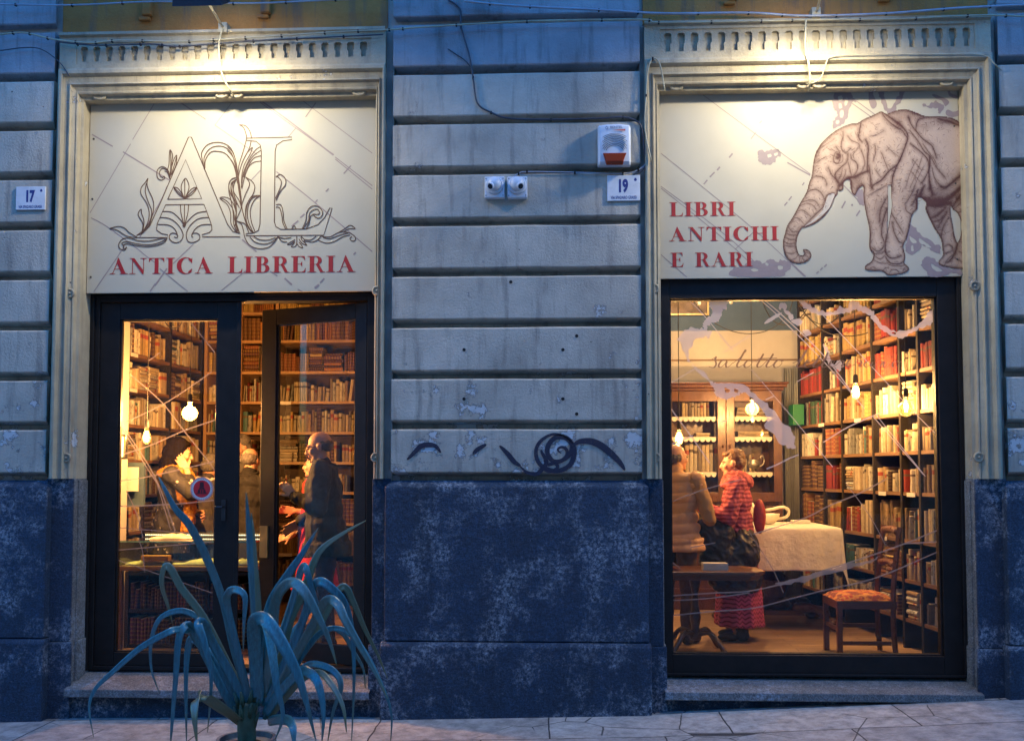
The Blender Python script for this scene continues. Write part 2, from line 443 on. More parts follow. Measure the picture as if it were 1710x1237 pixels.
# returns between plinth and openings (dark), and pale stone reveals
BAYS=[dict(o0=-3.56,o1=-1.185,i0=-3.41,i1=-1.265),dict(o0=.655,o1=3.055,i0=.765,i1=2.892)]
for B in BAYS:
    for (a,b_) in ((B['o0']-.0,B['i0']),(B['i1'],B['o1'])):
        left = a==B['o0']
        mb=MB()
        xo,xi=(a-.05,b_) if left else (b_+.05,a)
        lo,hi=min(xo,xi),max(xo,xi)
        mb.box(lo,hi,.035,.054,.50,1.652); mb.box(lo-(0 if left else .018),hi+(.018 if left else 0),.012,.036,-.3,.50)
        mb.build('jamb_base',m_lava,BLD,bevel=.006)
        # reveal
        mb=MB(); x=xi; s=1 if left else -1
        x2=x-.09*s; ra,rb=min(x,x2),max(x,x2)
        mb.box(ra,rb,.0545,.30,-.3,1.652)
        mb.box(min(x,x+.012*s),max(x,x+.012*s),.10,.30,.50,1.64)
        mb.box(min(x,x+.022*s),max(x,x+.022*s),.10,.30,.10,.50)
        mb.build('reveal',m_jamb,BLD,bevel=.005)
# architrave: moulded frame swept up, across and down
PR=[(0,.055),(0,-.022),(.012,-.028),(.028,-.028),(.036,-.010),(.040,.004),(.070,.008),(.074,-.004),(.082,-.006),(.088,.016),(.112,.030),(.118,.022),(.126,.026),(.132,.062),(.150,.068),(.150,.30)]
for B in BAYS:
    mb=MB(); L=(B['i0']-B['o0'])/.150; Rr=(B['o1']-B['i1'])/.150; zt=4.605; zs=1.33; z0=1.652
    rings=[]
    for t_,y in PR: rings.append([(B['o0']+t_*L,y,z0),(B['o0']+t_*L,y,zt-t_*zs),(B['o1']-t_*Rr,y,zt-t_*zs),(B['o1']-t_*Rr,y,z0)])
    vs=[p for r in rings for p in r]; fs=[]
    for i in range(len(rings)-1):
        for k in range(3):
            a=i*4+k; fs.append((a+4,a+5,a+1,a))
    for k in (0,3): fs.append(tuple(i*4+k for i in range(len(rings))))
    mb.add(vs,fs); arch=mb.build('architrave',m_trim,BLD)
    # foot scrolls and lintel rosettes
    mb=MB()
    for x in (B['i0']+.01,B['i1']-.01):
        for zc in (2.98,1.80): 
            mb=MB(); mb.lathe([(.036,0),(.036,.012),(.026,.018),(.022,.010),(.010,.010),(.006,.022)],14,M=Matrix.Translation((x-(.06 if x==B['i0']+.01 else -.035),.030,zc))@Matrix.Rotation(R(90),4,'X')); mb.build('rosette',m_trim,BLD,smooth=True)
    for x in ((B['i0']+.12),(B['i0']+B['i1'])/2-.05,(B['i0']+B['i1'])/2+.06,(B['i1']-.12)):
        mb=MB(); mb.lathe([(.055,0),(.05,.012),(.035,.016),(.028,.008),(.012,.014)],16,M=Matrix.Translation((x,.062,4.432))@Matrix.Rotation(R(90),4,'X'),sy=.6); mb.build('rosette',m_trim,BLD,smooth=True)
# frieze with keyhole flutes
def keyhole(cx,z0,z1,w1=.026,w2=.017):
    zm=z0+(z1-z0)*.42; pts=[(cx-w2,z0),(cx+w2,z0),(cx+w2,zm),(cx+w1,zm+.008)]
    pts+= [(cx+w1,z1-.012),(cx+w1*.6,z1),(cx-w1*.6,z1),(cx-w1,z1-.012),(cx-w1,zm+.008),(cx-w2,zm)]
    return pts
for B,(fa,fb,za,zb,n) in zip(BAYS,((-3.44,-1.29,4.645,4.80,23),(.766,2.948,4.640,4.84-.02,23))):
    mb=MB(); o0,o1=B['o0']-.0,B['o1']+.0
    mb.plate([[(o0,4.600),(o1,4.600),(o1,4.845),(o0,4.845)],[(fa,za),(fa,zb),(fb,zb),(fb,za)]],-.004,.15)
    mb.build('frieze_border',m_trim,BLD)
    holes=[keyhole(fa+.055+(fb-fa-.11)*k/(n-1),za+.022,zb-.025) for k in range(n)]
    mb=MB(); e=.008
    mb.plate([[(fa,za),(fb,za),(fb,zb),(fa,zb)]]+holes,.004,.032)
    mb.box(fa,fb,.030,.05,za,zb)
    mb.build('frieze_panel',m_trim,BLD)
    mb=MB()
    mb.add([(o0-.0,-.004,4.842),(o1+.0,-.004,4.842),(o1+.0,-.026,4.852),(o0-.0,-.026,4.852),(o1+.0,-.026,4.872),(o0-.0,-.026,4.872),(o1+.0,.16,4.882),(o0-.0,.16,4.882)],[(0,1,2,3),(3,2,4,5),(5,4,6,7)])
    mb.build('cornice',m_trim,BLD)
# thin seams on wall strips beside architrave
# sills and steps
for B,zf,zb_,nm in ((BAYS[0],.185,.262,'sill'),(BAYS[1],.205,.270,'sill')):
    x0,x1=B['i0']-.0,B['i1']+.0
    mb=MB(); y0=-.035
    mb.add([(x0,y0,zf),(x1,y0,zf),(x1,.32,zb_),(x0,.32,zb_),(x0,y0,zf-.055),(x1,y0,zf-.055),(x1,.05,zf-.055),(x0,.05,zf-.055)],[(0,1,2,3),(4,5,1,0),(7,6,5,4)])
    mb.build('sill',m_sill,BLD,bevel=.005)
    mb=MB(); mb.box(x0,x1,.03,.28,-.3,zf-.05); mb.build('step',m_lava,BLD)
# graffiti: sprayed strokes on the lowest block, and flaked plaster
gm=bpy.data.materials.new('spray_paint'); gm.use_nodes=True; t=gm.node_tree; b=t.nodes['Principled BSDF']
b.inputs['Base Color'].default_value=(.012,.014,.035,1); b.inputs['Roughness'].default_value=.6
a=ramp(t,noi(t,coords(t),60,6,.8),.25,.45,.35,.96); t.links.new(a,b.inputs['Alpha'])
conv=lambda x,y:tuple(P(660+x/4.275,710+y/4.275,-.0035))
mb=MB(); k=[0]
def gr(pts,w):
    k[0]+=1; yy=-.0035-.0003*k[0]
    c=lambda x,y:tuple(P(660+x/4.275,710+y/4.275,yy)); q=crom(pts,6)
    ribbon(mb,q,w*1.2/4.275/240,c,taper=True)
gr([(85,245),(130,200),(180,150),(240,138),(290,150),(325,195)],30)
mb.build('graffiti',gm,BLD); mb=MB()
gr([(555,205),(590,170),(650,135)],26); mb.build('graffiti',gm,BLD); mb=MB(); gr([(745,145),(800,200),(850,260),(895,290)],30)
gr([(890,290),(940,335),(1010,345),(1050,310),(1080,260),(1050,200),(1040,175)],26)
gr([(1270,130),(1200,75),(1120,65),(1040,110),(1005,180),(1020,260),(1080,310),(1160,325),(1240,290),(1275,220),(1270,150),(1220,90),(1150,85),(1100,130),(1085,190),(1120,250),(1180,255),(1225,215),(1220,170),(1185,155),(1160,175),(1185,200)],30)
gr([(1060,250),(1090,280),(1140,270),(1160,300),(1120,320)],22); gr([(1040,300),(1100,330),(1200,315)],18)
gr([(1270,140),(1320,115),(1400,115),(1470,145),(1540,200),(1600,260),(1640,320)],42)
gr([(1200,255),(1250,200),(1255,140)],24)
tag(mb.build('graffiti',gm,BLD))
# holes left in the pier
mb=MB()
for px,py in ((775,584),(940,584),(775,666),(940,666),(853,471),(963,561),(963,691)):
    p=P(px,py,0); mb=MB(); mb.lathe([(.012,0),(.011,.0008)],10,M=Matrix.Translation((p.x,-.004,p.z))@Matrix.Rotation(R(90),4,'X')); mb.build('bolt_hole',flatm('hole_dark',(.01,.01,.01),.9),BLD)

# ------------------------------------------------------------------ door and shop window joinery (black painted wood)
def frame(mb,x0,x1,z0,z1,y0,y1,wl,wr,wt,wb):
    mb.box(x0,x0+wl,y0,y1,z0,z1); mb.box(x1-wr,x1,y0,y1,z0,z1)
    mb.box(x0+wl,x1-wr,y0,y1,z1-wt,z1); 
    if wb: mb.box(x0+wl,x1-wr,y0,y1,z0,z0+wb)
YF=.245
Zd0=.262; Zd1=P(400,489,YF).z+.02
mb=MB(); xa,xb=BAYS[0]['i0']+.012,BAYS[0]['i1']
frame(mb,xa,xb,Zd0,Zd1,YF,YF+.12,.055,.085,P(400,489,YF).z+.02-P(400,503,YF).z,.03)
mb.box(xa,xb,YF-.012,YF-.001,Zd1-.05,Zd1-.028)
mb.box(xa-.01,xa+.02,YF-.02,YF-.001,Zd0,Zd1)
dfr=mb.build('door_frame',m_black,BLD,bevel=.005)
m_glass=glassm('window_glass',(.96,.97,.95),.6)
# fixed left leaf
xl0,xl1=xa+.056,P(396,700,YF).x
zt=Zd1-(P(400,489,YF).z+.02-P(400,503,YF).z)-.004
gx0,gx1=P(196,700,YF).x,P(360,700,YF).x; gz0,gz1=P(300,1090,YF).z,P(300,533,YF).z
mb=MB(); mb.box(xl0,gx0,YF+.012,YF+.065,Zd0+.031,zt); mb.box(gx1,xl1,YF+.012,YF+.065,Zd0+.031,zt); mb.box(gx0,gx1,YF+.012,YF+.065,gz1,zt); mb.box(gx0,gx1,YF+.012,YF+.065,Zd0+.031,gz0)
for (a,b_,c,d) in ((gx0,gx0+.012,gz0,gz1),(gx1-.010,gx1,gz0,gz1)): mb.box(a,b_,YF+.022,YF+.06,c,d)
mb.box(gx0+.012,gx1-.01,YF+.022,YF+.06,gz1-.010,gz1); mb.box(gx0+.012,gx1-.01,YF+.022,YF+.06,gz0,gz0+.012)
mb.box(xl1-.012,xl1+.022,YF-.004,YF+.011,Zd0+.03,zt)
leafA=mb.build('door',m_black,BLD,bevel=.004)
mb=MB(); mb.box(gx0+.002,gx1-.002,YF+.040,YF+.046,gz0+.002,gz1-.002); pa=sub(mb.build('pane',m_glass),leafA)
mb=MB(); p=P(365,846,YF)
mb.tube([(p.x-.02,YF-.025,p.z),(p.x+.035,YF-.025,p.z),(p.x+.038,YF-.010,p.z),(p.x+.038,YF+.01,p.z)],.006,8); mb.box(p.x+.02,p.x+.052,YF-.001,YF+.0115,p.z-.10,p.z+.05)
sub(mb.build('handle',M_('dark_steel',(.06,.06,.06),.35,metal=.9)),leafA)
# the round sticker on the glass
st_red=flatm('sticker_red',(.55,.012,.02),.5); st_w=flatm('sticker_white',(.6,.6,.58),.5)
c=P(337,816,YF+.038)
mb=MB(); R1=.086
circ=lambda r,n=40:[(c.x+r*math.cos(2*math.pi*i/n),c.z+r*math.sin(2*math.pi*i/n)) for i in range(n)]
mb.poly([circ(R1)],c.y,1); mb.poly([circ(R1*.74)],c.y-.0006,0); mb.poly([circ(R1*.97),circ(R1*.93)],c.y-.0006,0)
for k_ in range(36):
    a=2*math.pi*k_/36; mb.add([(c.x+R1*.80*math.cos(a),c.y-.0008,c.z+R1*.80*math.sin(a)),(c.x+R1*.88*math.cos(a-.03),c.y-.0008,c.z+R1*.88*math.sin(a-.03)),(c.x+R1*.88*math.cos(a+.04),c.y-.0008,c.z+R1*.88*math.sin(a+.04))],[(0,1,2)],2)
dk=flatm('sticker_ink',(.05,.005,.01),.5)
for (x0,x1,z0,z1) in ((-.016,.016,.010,.05),(-.022,.022,-.004,.009),(-.032,-.012,-.03,-.005),(.012,.032,-.03,-.005),(-.045,.045,-.037,-.031),(-.006,.006,-.03,-.006)):
    mb.add([(c.x+x0,c.y-.0010,c.z+z0),(c.x+x1,c.y-.0010,c.z+z0),(c.x+x1*.85,c.y-.0010,c.z+z1),(c.x+x0*.85,c.y-.0010,c.z+z1)],[(0,1,2,3)],2)
sub(mb.build('sticker',[st_red,st_w,dk]),leafA)
# open right leaf, hinged on the right, swung inwards
hx=P(612,700,YF+.04).x; LW=hx-xl1-.012; ang=R(20)
LM=Matrix.Translation((hx,YF+.03,0))@Matrix.Rotation(-ang,4,'Z')   # leaf runs along -x locally
mb=MB(); zb_=Zd0+.034; zt2=zt-.004; sw=.135; tp=.12; bt=.20
mb.box(-LW,-LW+sw,0,.05,zb_,zt2,M=LM); mb.box(-.10,0,0,.05,zb_,zt2,M=LM); mb.box(-LW+sw,-.10,0,.05,zt2-tp,zt2,M=LM); mb.box(-LW+sw,-.10,0,.05,zb_,zb_+bt-.06,M=LM)
mb.box(-LW+sw,-LW+sw+.012,.012,.045,zb_+bt-.06,zt2-tp,M=LM); mb.box(-.11,-.10,.012,.045,zb_+bt-.06,zt2-tp,M=LM)
leafB=mb.build('door',m_black,BLD,bevel=.004); leafB['label']='right leaf of the doorway swung open inwards'
leafA['label']='closed left leaf of the doorway with round red sticker'
mb=MB(); mb.box(-LW+sw+.002,-.102,.022,.028,zb_+bt-.058,zt2-tp-.002,M=LM); sub(mb.build('pane',m_glass),leafB)
brass=M_('dull_brass',(.35,.27,.12),.4,metal=.8)
mb=MB(); mb.box(-LW+.012,-LW+.085,-.014,-.0005,1.05,1.29,M=LM); sub(mb.build('lock_plate',brass),leafB)
mb=MB(); mb.tube([LM@Vector((-LW+.07,.05,1.40)),LM@Vector((-LW+.07,.10,1.40)),LM@Vector((-LW+.07,.10,1.62)),LM@Vector((-LW+.07,.05,1.62))],.010,8); mb.tube([LM@Vector((-LW+.07,.10,1.46)),LM@Vector((-LW+.07,.10,1.56))],.013,8)
sub(mb.build('handle',brass),leafB)
# shop window
YW=.20
wx0,wx1=BAYS[1]['i0'],BAYS[1]['i1']-.004; wz0,wz1=.272,P(1350,463,YW).z
g0x,g1x=P(1120,700,YW).x,P(1569,700,YW).x; g0z,g1z=P(1350,1094,YW).z,P(1350,497,YW).z
mb=MB(); mb.box(wx0-.03,g0x,YW,YW+.10,wz0,wz1+.03); mb.box(g1x,wx1,YW,YW+.10,wz0,wz1+.03); mb.box(g0x,g1x,YW,YW+.10,g1z,wz1+.03); mb.box(g0x,g1x,YW,YW+.10,wz0,g0z)
mb.box(g0x,g0x+.010,YW+.02,YW+.08,g0z,g1z); mb.box(g1x-.014,g1x,YW+.02,YW+.08,g0z,g1z); mb.box(g0x+.01,g1x-.014,YW+.02,YW+.08,g0z,g0z+.010); mb.box(g0x+.01,g1x-.014,YW+.02,YW+.08,g1z-.010,g1z)
mb.box(wx0,wx1,YW-.02,YW-.001,wz0,wz0+.018); mb.box(wx1-.03,wx1,YW-.022,YW-.001,wz0+.019,wz1)
win=mb.build('window_frame',m_black,BLD,bevel=.004)
mb=MB(); mb.box(g0x+.002,g1x-.002,YW+.045,YW+.053,g0z+.002,g1z-.002); wpane=sub(mb.build('pane',m_glass),win)

# ------------------------------------------------------------------ interior shell
wood_floor,t,b=_nodes('wood_floor')
v=coords(t,(1,1,1)); br=N(t,'ShaderNodeTexBrick',Scale=1.0); br.inputs['Brick Width'].default_value=1.3; br.inputs['Row Height'].default_value=.11; br.inputs['Mortar Size'].default_value=.0025
br.inputs['Color1'].default_value=(.36,.24,.15,1); br.inputs['Color2'].default_value=(.28,.18,.11,1); br.inputs['Mortar'].default_value=(.06,.03,.02,1)
t.links.new(v,br.inputs['Vector']); f=ramp(t,noi(t,coords(t,(1.2,22,1)),3,6,.7),.3,.7)
c_=mix(t,1.0,br.outputs['Color'],mix(t,f,(.62,.60,.58),(1.2,1.2,1.2)),'MULTIPLY'); t.links.new(c_,b.inputs['Base Color']); b.inputs['Roughness'].default_value=.45
FZ=.285
mb=MB(); mb.box(-4.15,3.60,.30,4.1,FZ-.12,FZ); tag(mb.build('shop_floor',wood_floor),kind='structure')
m_int=M_('cream_interior',(.40,.39,.37),.8,.12,2,.1,30)
m_blue=M_('blue_interior',(.05,.09,.16),.8,.15,3,.1,30)
m_ceil=M_('ceiling_paint',(.55,.48,.38),.9,.06,2,.05,30)
YB=3.86
mb=MB()
mb.box(-4.15,-4.05,.30,4.1,FZ,4.3); mb.box(3.45,3.60,.30,4.1,FZ,4.3); mb.box(-.45,-.30,.30,4.1,FZ,4.3)
zb1=P(1250,552,YB).z
mb.box(-4.05,-.45,YB,4.1,FZ,4.3); mb.box(-.30,3.45,YB,4.1,FZ,zb1)
mb.box(-3.45,-1.24,.305,.34,Zd1+.005,4.3); mb.box(.71,3.05,.305,.34,wz1+.035,4.3)
mb.build('interior_wall',m_int,BLD)
mb=MB(); mb.box(-.30,3.45,YB,4.1,zb1,4.3); mb.build('painted_frieze_band',m_blue,BLD)
mb=MB(); zr=P(1250,601,YB).z; mb.box(-.30,2.9,YB-.008,YB-.0005,zr-.008,zr+.008); mb.build('wall_rail',flatm('rail_brown',(.16,.10,.06),.6),BLD)
mb=MB(); mb.box(-4.15,-.30,.30,4.1,3.66,3.74); mb.box(-.30,3.60,.30,4.1,4.3,4.4); mb.build('ceiling',m_ceil,BLD)
mb=MB(); p0=P(198,700,1.35).x; p1=P(215,700,1.35).x; mb.box(-4.05,p1,1.0,1.35,FZ,3.66); mb.build('interior_pillar',m_int,BLD,bevel=.006)
# roof slab so that the rooms are closed from above, flank walls
mb=MB(); mb.box(-5.2,5.0,.30,4.4,4.42,4.60); mb.box(-5.2,-4.16,.30,4.4,-.3,4.42); mb.box(3.61,5.0,.30,4.4,-.3,4.42); mb.box(-4.15,3.60,4.12,4.4,-.3,4.41); mb.build('rear_wall',m_wall,BLD)

# ------------------------------------------------------------------ house added across the street (unseen, behind the viewpoint; it shades the low sky)
OB=thing('town_house','plain rendered town house across the narrow street','building',(0,-9.6,gz(0)))
mb=MB(); mb.box(-16,16,-10.6,-9.6,-1.6,9.5); mb.build('wall',m_wall,OB)
for k in range(8):
    for z in (1.0,4.6):
        x=-13.5+3.8*k; mb=MB(); frame(mb,x-.6,x+.6,z,z+2.1,-9.599,-9.55,.07,.07,.07,.07); wf=mb.build('window',m_black,OB); mb=MB(); mb.box(x-.53,x+.53,-9.58,-9.57,z+.07,z+2.03); sub(mb.build('pane',m_lava),wf)
# ================================================================== SIGN PANELS
m_sign=M_('sign_board',(.46,.405,.29),.45,.03,3,.03,40)
m_red=flatm('sign_red',(.32,.010,.008),.5)
m_brown=flatm('sign_line',(.09,.04,.015),.5)
m_mauve=flatm('map_print',(.27,.20,.18),.55)
YS=.155
def panel(name,label,corners):
    z0=(corners[2][2]+corners[3][2])/2; z1=4.50
    x0,x1=corners[0][0],corners[1][0]
    o=thing(name,label,'sign',(x0,YS,z0)); mb=MB(); mb.box(x0,x1,YS,YS+.02,z0,z1); mb.build('board',m_sign,o,bevel=.002)
    for x in (x0+.03,x1-.03):
        for z in (z0+.12,(z0+z1)/2-.05,z1-.35):
            mb=MB(); mb.lathe([(.008,0),(.007,.004),(.003,.005)],8,M=Matrix.Translation((x,YS,z))@Matrix.Rotation(R(90),4,'X')); mb.build('screw',flatm('screw_dark',(.05,.04,.03),.4),o)
    return o,x0,x1,z0,z1
S1,s1x0,s1x1,s1z0,s1z1=panel('shop_sign','cream sign board with ornate line-drawn A and L over red letters above the door',[(BAYS[0]['i0']+.005,0,0),(BAYS[0]['i1']+.03,0,0),P(150,489,YS),P(620,487,YS)])
S2,s2x0,s2x1,s2z0,s2z1=panel('shop_sign','cream sign board with red words and a big brown elephant above the shop window',[(BAYS[1]['i0']-.03,0,0),(BAYS[1]['i1']-.005,0,0),P(1105,465,YS),P(1610,462,YS)])
# --- serif letters, unit cap height ------------------------------------------------
def rect(a,b,c,d): return [(a,c),(b,c),(b,d),(a,d)]
def serif(x,w,s,up=1,base=0.0):
    h=.035
    q=[(x-w/2,0),(x+w/2,0),(x+w/2,h),(x+s/2+.02,h+.012),(x+s/2,h+.05),(x-s/2,h+.05),(x-s/2-.02,h+.012),(x-w/2,h)]
    q=[(a,base+(b if up>0 else -b)) for a,b in q]
    return q if up>0 else q[::-1]
ST=.215
def stem(x): return [rect(x-ST/2,x+ST/2,.0,1.0),serif(x,.44,ST),serif(x,.44,ST,-1,1.0)]
def arcring(cx,cy,rx,ry,ix,iy,dx,a0,a1,n=22):
    o=[(cx+rx*math.cos(R(a0+(a1-a0)*i/n)),cy+ry*math.sin(R(a0+(a1-a0)*i/n))) for i in range(n+1)]
    i_=[(cx+dx+ix*math.cos(R(a0+(a1-a0)*i/n)),cy+iy*math.sin(R(a0+(a1-a0)*i/n))) for i in range(n,-1,-1)]
    return o+i_
def bowl(x,y0,y1,w,th=.19):
    cy=(y0+y1)/2; ry=(y1-y0)/2; h=.035
    pts=[(x,y1),(x+w*.35,y1)]+[(x+w*.35+(w*.65)*math.cos(R(a)),cy+ry*math.sin(R(a))) for a in range(80,-81,-10)]+[(x+w*.35,y0),(x,y0)]
    inn=[(x,y0+h),(x+w*.30,y0+h)]+[(x+w*.30+(w*.70-th)*math.cos(R(a)),cy+(ry-h)*math.sin(R(a))) for a in range(-80,81,10)]+[(x+w*.30,y1-h),(x,y1-h)]
    return pts+inn
def glyph(ch):
    if ch=='I': return .50,stem(.25)
    if ch=='L': return .78,stem(.25)+[rect(.25,.70,0,.035),[(.55,.035),(.66,.02),(.74,.0),(.77,.26),(.745,.26),(.69,.10)]]
    if ch=='E': return .78,stem(.25)+[rect(.25,.70,0,.035),[(.55,.035),(.68,.0),(.73,.0),(.76,.27),(.735,.27),(.68,.10)],rect(.25,.66,.965,1.0),[(.52,.965),(.65,.90),(.69,.76),(.715,.76),(.70,1.0),(.52,1.0)],rect(.3,.55,.50,.53),[(.50,.53),(.56,.66),(.58,.66),(.58,.37),(.56,.37),(.50,.50)]]
    if ch=='T': return .86,[rect(.33,.53,0,1.0),serif(.43,.42,ST),rect(.06,.80,.965,1.0),[(.04,.74),(.06,.74),(.12,.90),(.24,.965),(.24,1.0),(.04,1.0)],[(.82,1.0),(.62,1.0),(.62,.965),(.74,.90),(.80,.74),(.82,.74)]]
    if ch=='H': return 1.0,stem(.25)+stem(.76)+[rect(.3,.7,.49,.525)]
    if ch=='N': return .98,[rect(.19,.225,0,.95),serif(.21,.32,.035),[(.06,1.0),(.06,.965),(.16,.95),(.73,-.02),(.78,-.02),(.78,.20),(.30,1.0)],rect(.755,.79,.1,1.0),serif(.77,.34,.035,-1,1.0)]
    if ch=='A': return .94,[[(.14,.0),(.17,.0),(.475,.90),(.45,1.02),(.43,.97)],[(.425,1.02),(.455,1.04),(.84,.0),(.62,.0),(.355,.76)],serif(.155,.29,.03),serif(.735,.42,.18),rect(.26,.62,.31,.345)]
    if ch=='R': return .90,stem(.25)+[bowl(.28,.47,1.0,.46),[(.44,.50),(.60,.51),(.80,.05),(.90,.03),(.90,.0),(.66,.0)]]
    if ch=='B': return .84,stem(.25)+[bowl(.28,.50,1.0,.42),bowl(.28,.0,.53,.49,.20)]
    if ch=='C': return .92,[arcring(.50,.5,.46,.53,.26,.485,.04,42,318),[(.80,.66),(.83,.66),(.83,.99),(.81,.99),(.77,.88),(.66,.95),(.62,.90)],[(.62,.10),(.68,.05),(.82,.22),(.84,.30),(.80,.30)]]
    return .5,[]
def word(mb,s,x0,x1,z,h,y,track=.03):
    W=sum(glyph(c)[0] if c!=' ' else .55 for c in s)+track*(len(s)-1)
    k=(x1-x0)/W; x=0; i=0
    for c in s:
        if c==' ': x+=.55+track; continue
        wd,ps=glyph(c)
        for p in ps: 
            i+=1; mb.poly([[(x0+(x+a)*k,z+b*h) for a,b in p]],y-.0001*(i%9))
        x+=wd+track
def zx(px,py): p=P(px,py,YS); return p.x,p.z
yl=YS-.0022
for S,ws in ((S1,[('ANTICA',183,356,458,430),('LIBRERIA',379,594,456,427)]),(S2,[('LIBRI',1117,1229,361.5,337),('ANTICHI',1117,1301,403,378),('E RARI',1119,1258,446,421)])):
    for s,xa,xb,yb,yt in ws:
        mb=MB(); x0,zb_=zx(xa,yb); x1,zt_=zx(xb,yt); word(mb,s,x0,x1,zb_,zt_-zb_,yl); o=mb.build('lettering',m_red,S)
# --- thin map lines printed behind --------------------------------------------------
def lines(S,segs,conv0,y,mat,name,taper=False,par=True):
    mb=MB()
    for k,(pts,w) in enumerate(segs):
        yy=y-.00003*k
        c=lambda a,b,yy=yy:(lambda p:(p.x,yy,p.z))(P(*conv0(a,b),YS))
        q=crom(pts,6) if len(pts)>2 else pts
        ribbon(mb,q,w/240,c,taper=taper)
    return mb.build(name,mat,S)
z1c=lambda a,b:(a/2.474,b/2.474)
seg1=[([(650,408),(548,578)],1.4),([(540,595),(372,880)],1.4),([(380,556),(466,606)],2.2),([(508,628),(700,745)],2.2),([(376,900),(440,935),(560,1022),(600,1055),(640,1085)],1.5),([(720,408),(850,494)],2.0),([(965,415),(888,518)],1.0),([(888,518),(1064,640)],1.3),([(1045,402),(1222,530),(1380,640)],1.5),([(1060,405),(1180,490),(1378,642)],2.6),([(1385,650),(1538,768)],1.6),([(1385,658),(1538,782)],1.6),([(1225,398),(1538,634)],1.3),([(1305,425),(1262,485)],2),([(1222,530),(1192,566)],1.6),([(1142,710),(1310,845),(1538,1040)],1.8),([(1450,685),(1420,718)],2.2),([(1358,780),(1346,792)],2.4),([(1312,825),(1300,840)],2),([(1258,884),(1240,900)],2.4),([(1232,912),(1205,935)],2.4),([(1075,705),(1038,745)],1.1),([(800,1008),(715,1090)],1.6),([(690,1110),(640,1180)],2.6),([(620,1205),(642,1172)],2.4),([(660,1110),(776,1204)],1.6),([(522,1005),(480,1070),(388,1205)],1.6),([(1032,1105),(915,1200)],1.4),([(1000,990),(1060,1040)],2.6),([(1115,1120),(1146,1140)],2),([(1176,1150),(1206,1176)],3),([(1230,1195),(1250,1205)],2),([(1340,1150),(1322,1168)],2.6),([(1318,1176),(1300,1190)],3.6),([(1470,1042),(1460,1052)],2),([(690,770),(664,830),(575,985)],1.6)]
lines(S1,seg1,z1c,YS-.0008,m_mauve,'map_lines')
z6c=lambda a,b:(1060+a/2.474,b/2.474)
seg2=[([(240,362),(490,548),(725,720)],1.3),([(630,672),(725,725)],2.4),([(108,634),(240,740),(500,955),(700,1142)],1.2),([(108,770),(290,905),(420,1010),(525,1110),(580,1145)],1.2),([(108,778),(280,915),(400,1015),(480,1090)],1.2),([(108,1052),(215,1145)],1.2),([(500,548),(480,575)],1.6),([(525,500),(515,510)],1.6),([(404,635),(390,652)],2.8),([(352,690),(340,704)],2.8),([(330,712),(310,732)],2.6),([(300,744),(285,762)],2.4),([(700,755),(692,766)],2),([(648,812),(636,828)],2.2),([(630,836),(618,850)],2.2),([(793,1092),(783,1103)],2.4),([(776,1106),(766,1116)],2.4),([(760,1122),(750,1130)],2.4),([(500,950),(415,1030)],1.2),([(640,1080),(660,1100),(705,1142)],2.4),([(870,385),(1000,480)],1.5),([(855,398),(985,490)],1.5),([(885,402),(915,422)],4),([(800,352),(870,392)],1.2),([(845,748),(945,852)],1.6),([(870,832),(855,860)],2.4),([(930,870),(915,893)],2.4),([(895,845),(900,850)],3)]
lines(S2,seg2,z6c,YS-.0008,m_mauve,'map_lines')
def ragged(l,amp,k=5):
    q=crom(l,k,True); out=[]
    for i,(a,b) in enumerate(q):
        c,d=q[(i+1)%len(q)]; dx,dy=c-a,d-b; L_=math.hypot(dx,dy) or 1
        n_=amp*(noise.noise(Vector((a*.06,b*.06,1)))+.9*noise.noise(Vector((a*.17,b*.17,5))))*(1 if len(l)>7 else .3)
        out.append((a-dy/L_*n_,b+dx/L_*n_))
    return out
def blobs(S,polys,conv0,y,mat,name):
    for k,ls in enumerate(polys):
        L=[[(lambda p:(p.x,p.z))(P(*conv0(a,b),YS)) for a,b in ragged(l,7)] for l in ls]
        mb=MB(); mb.poly(L,y-.00004*k); mb.build(name,mat,S)
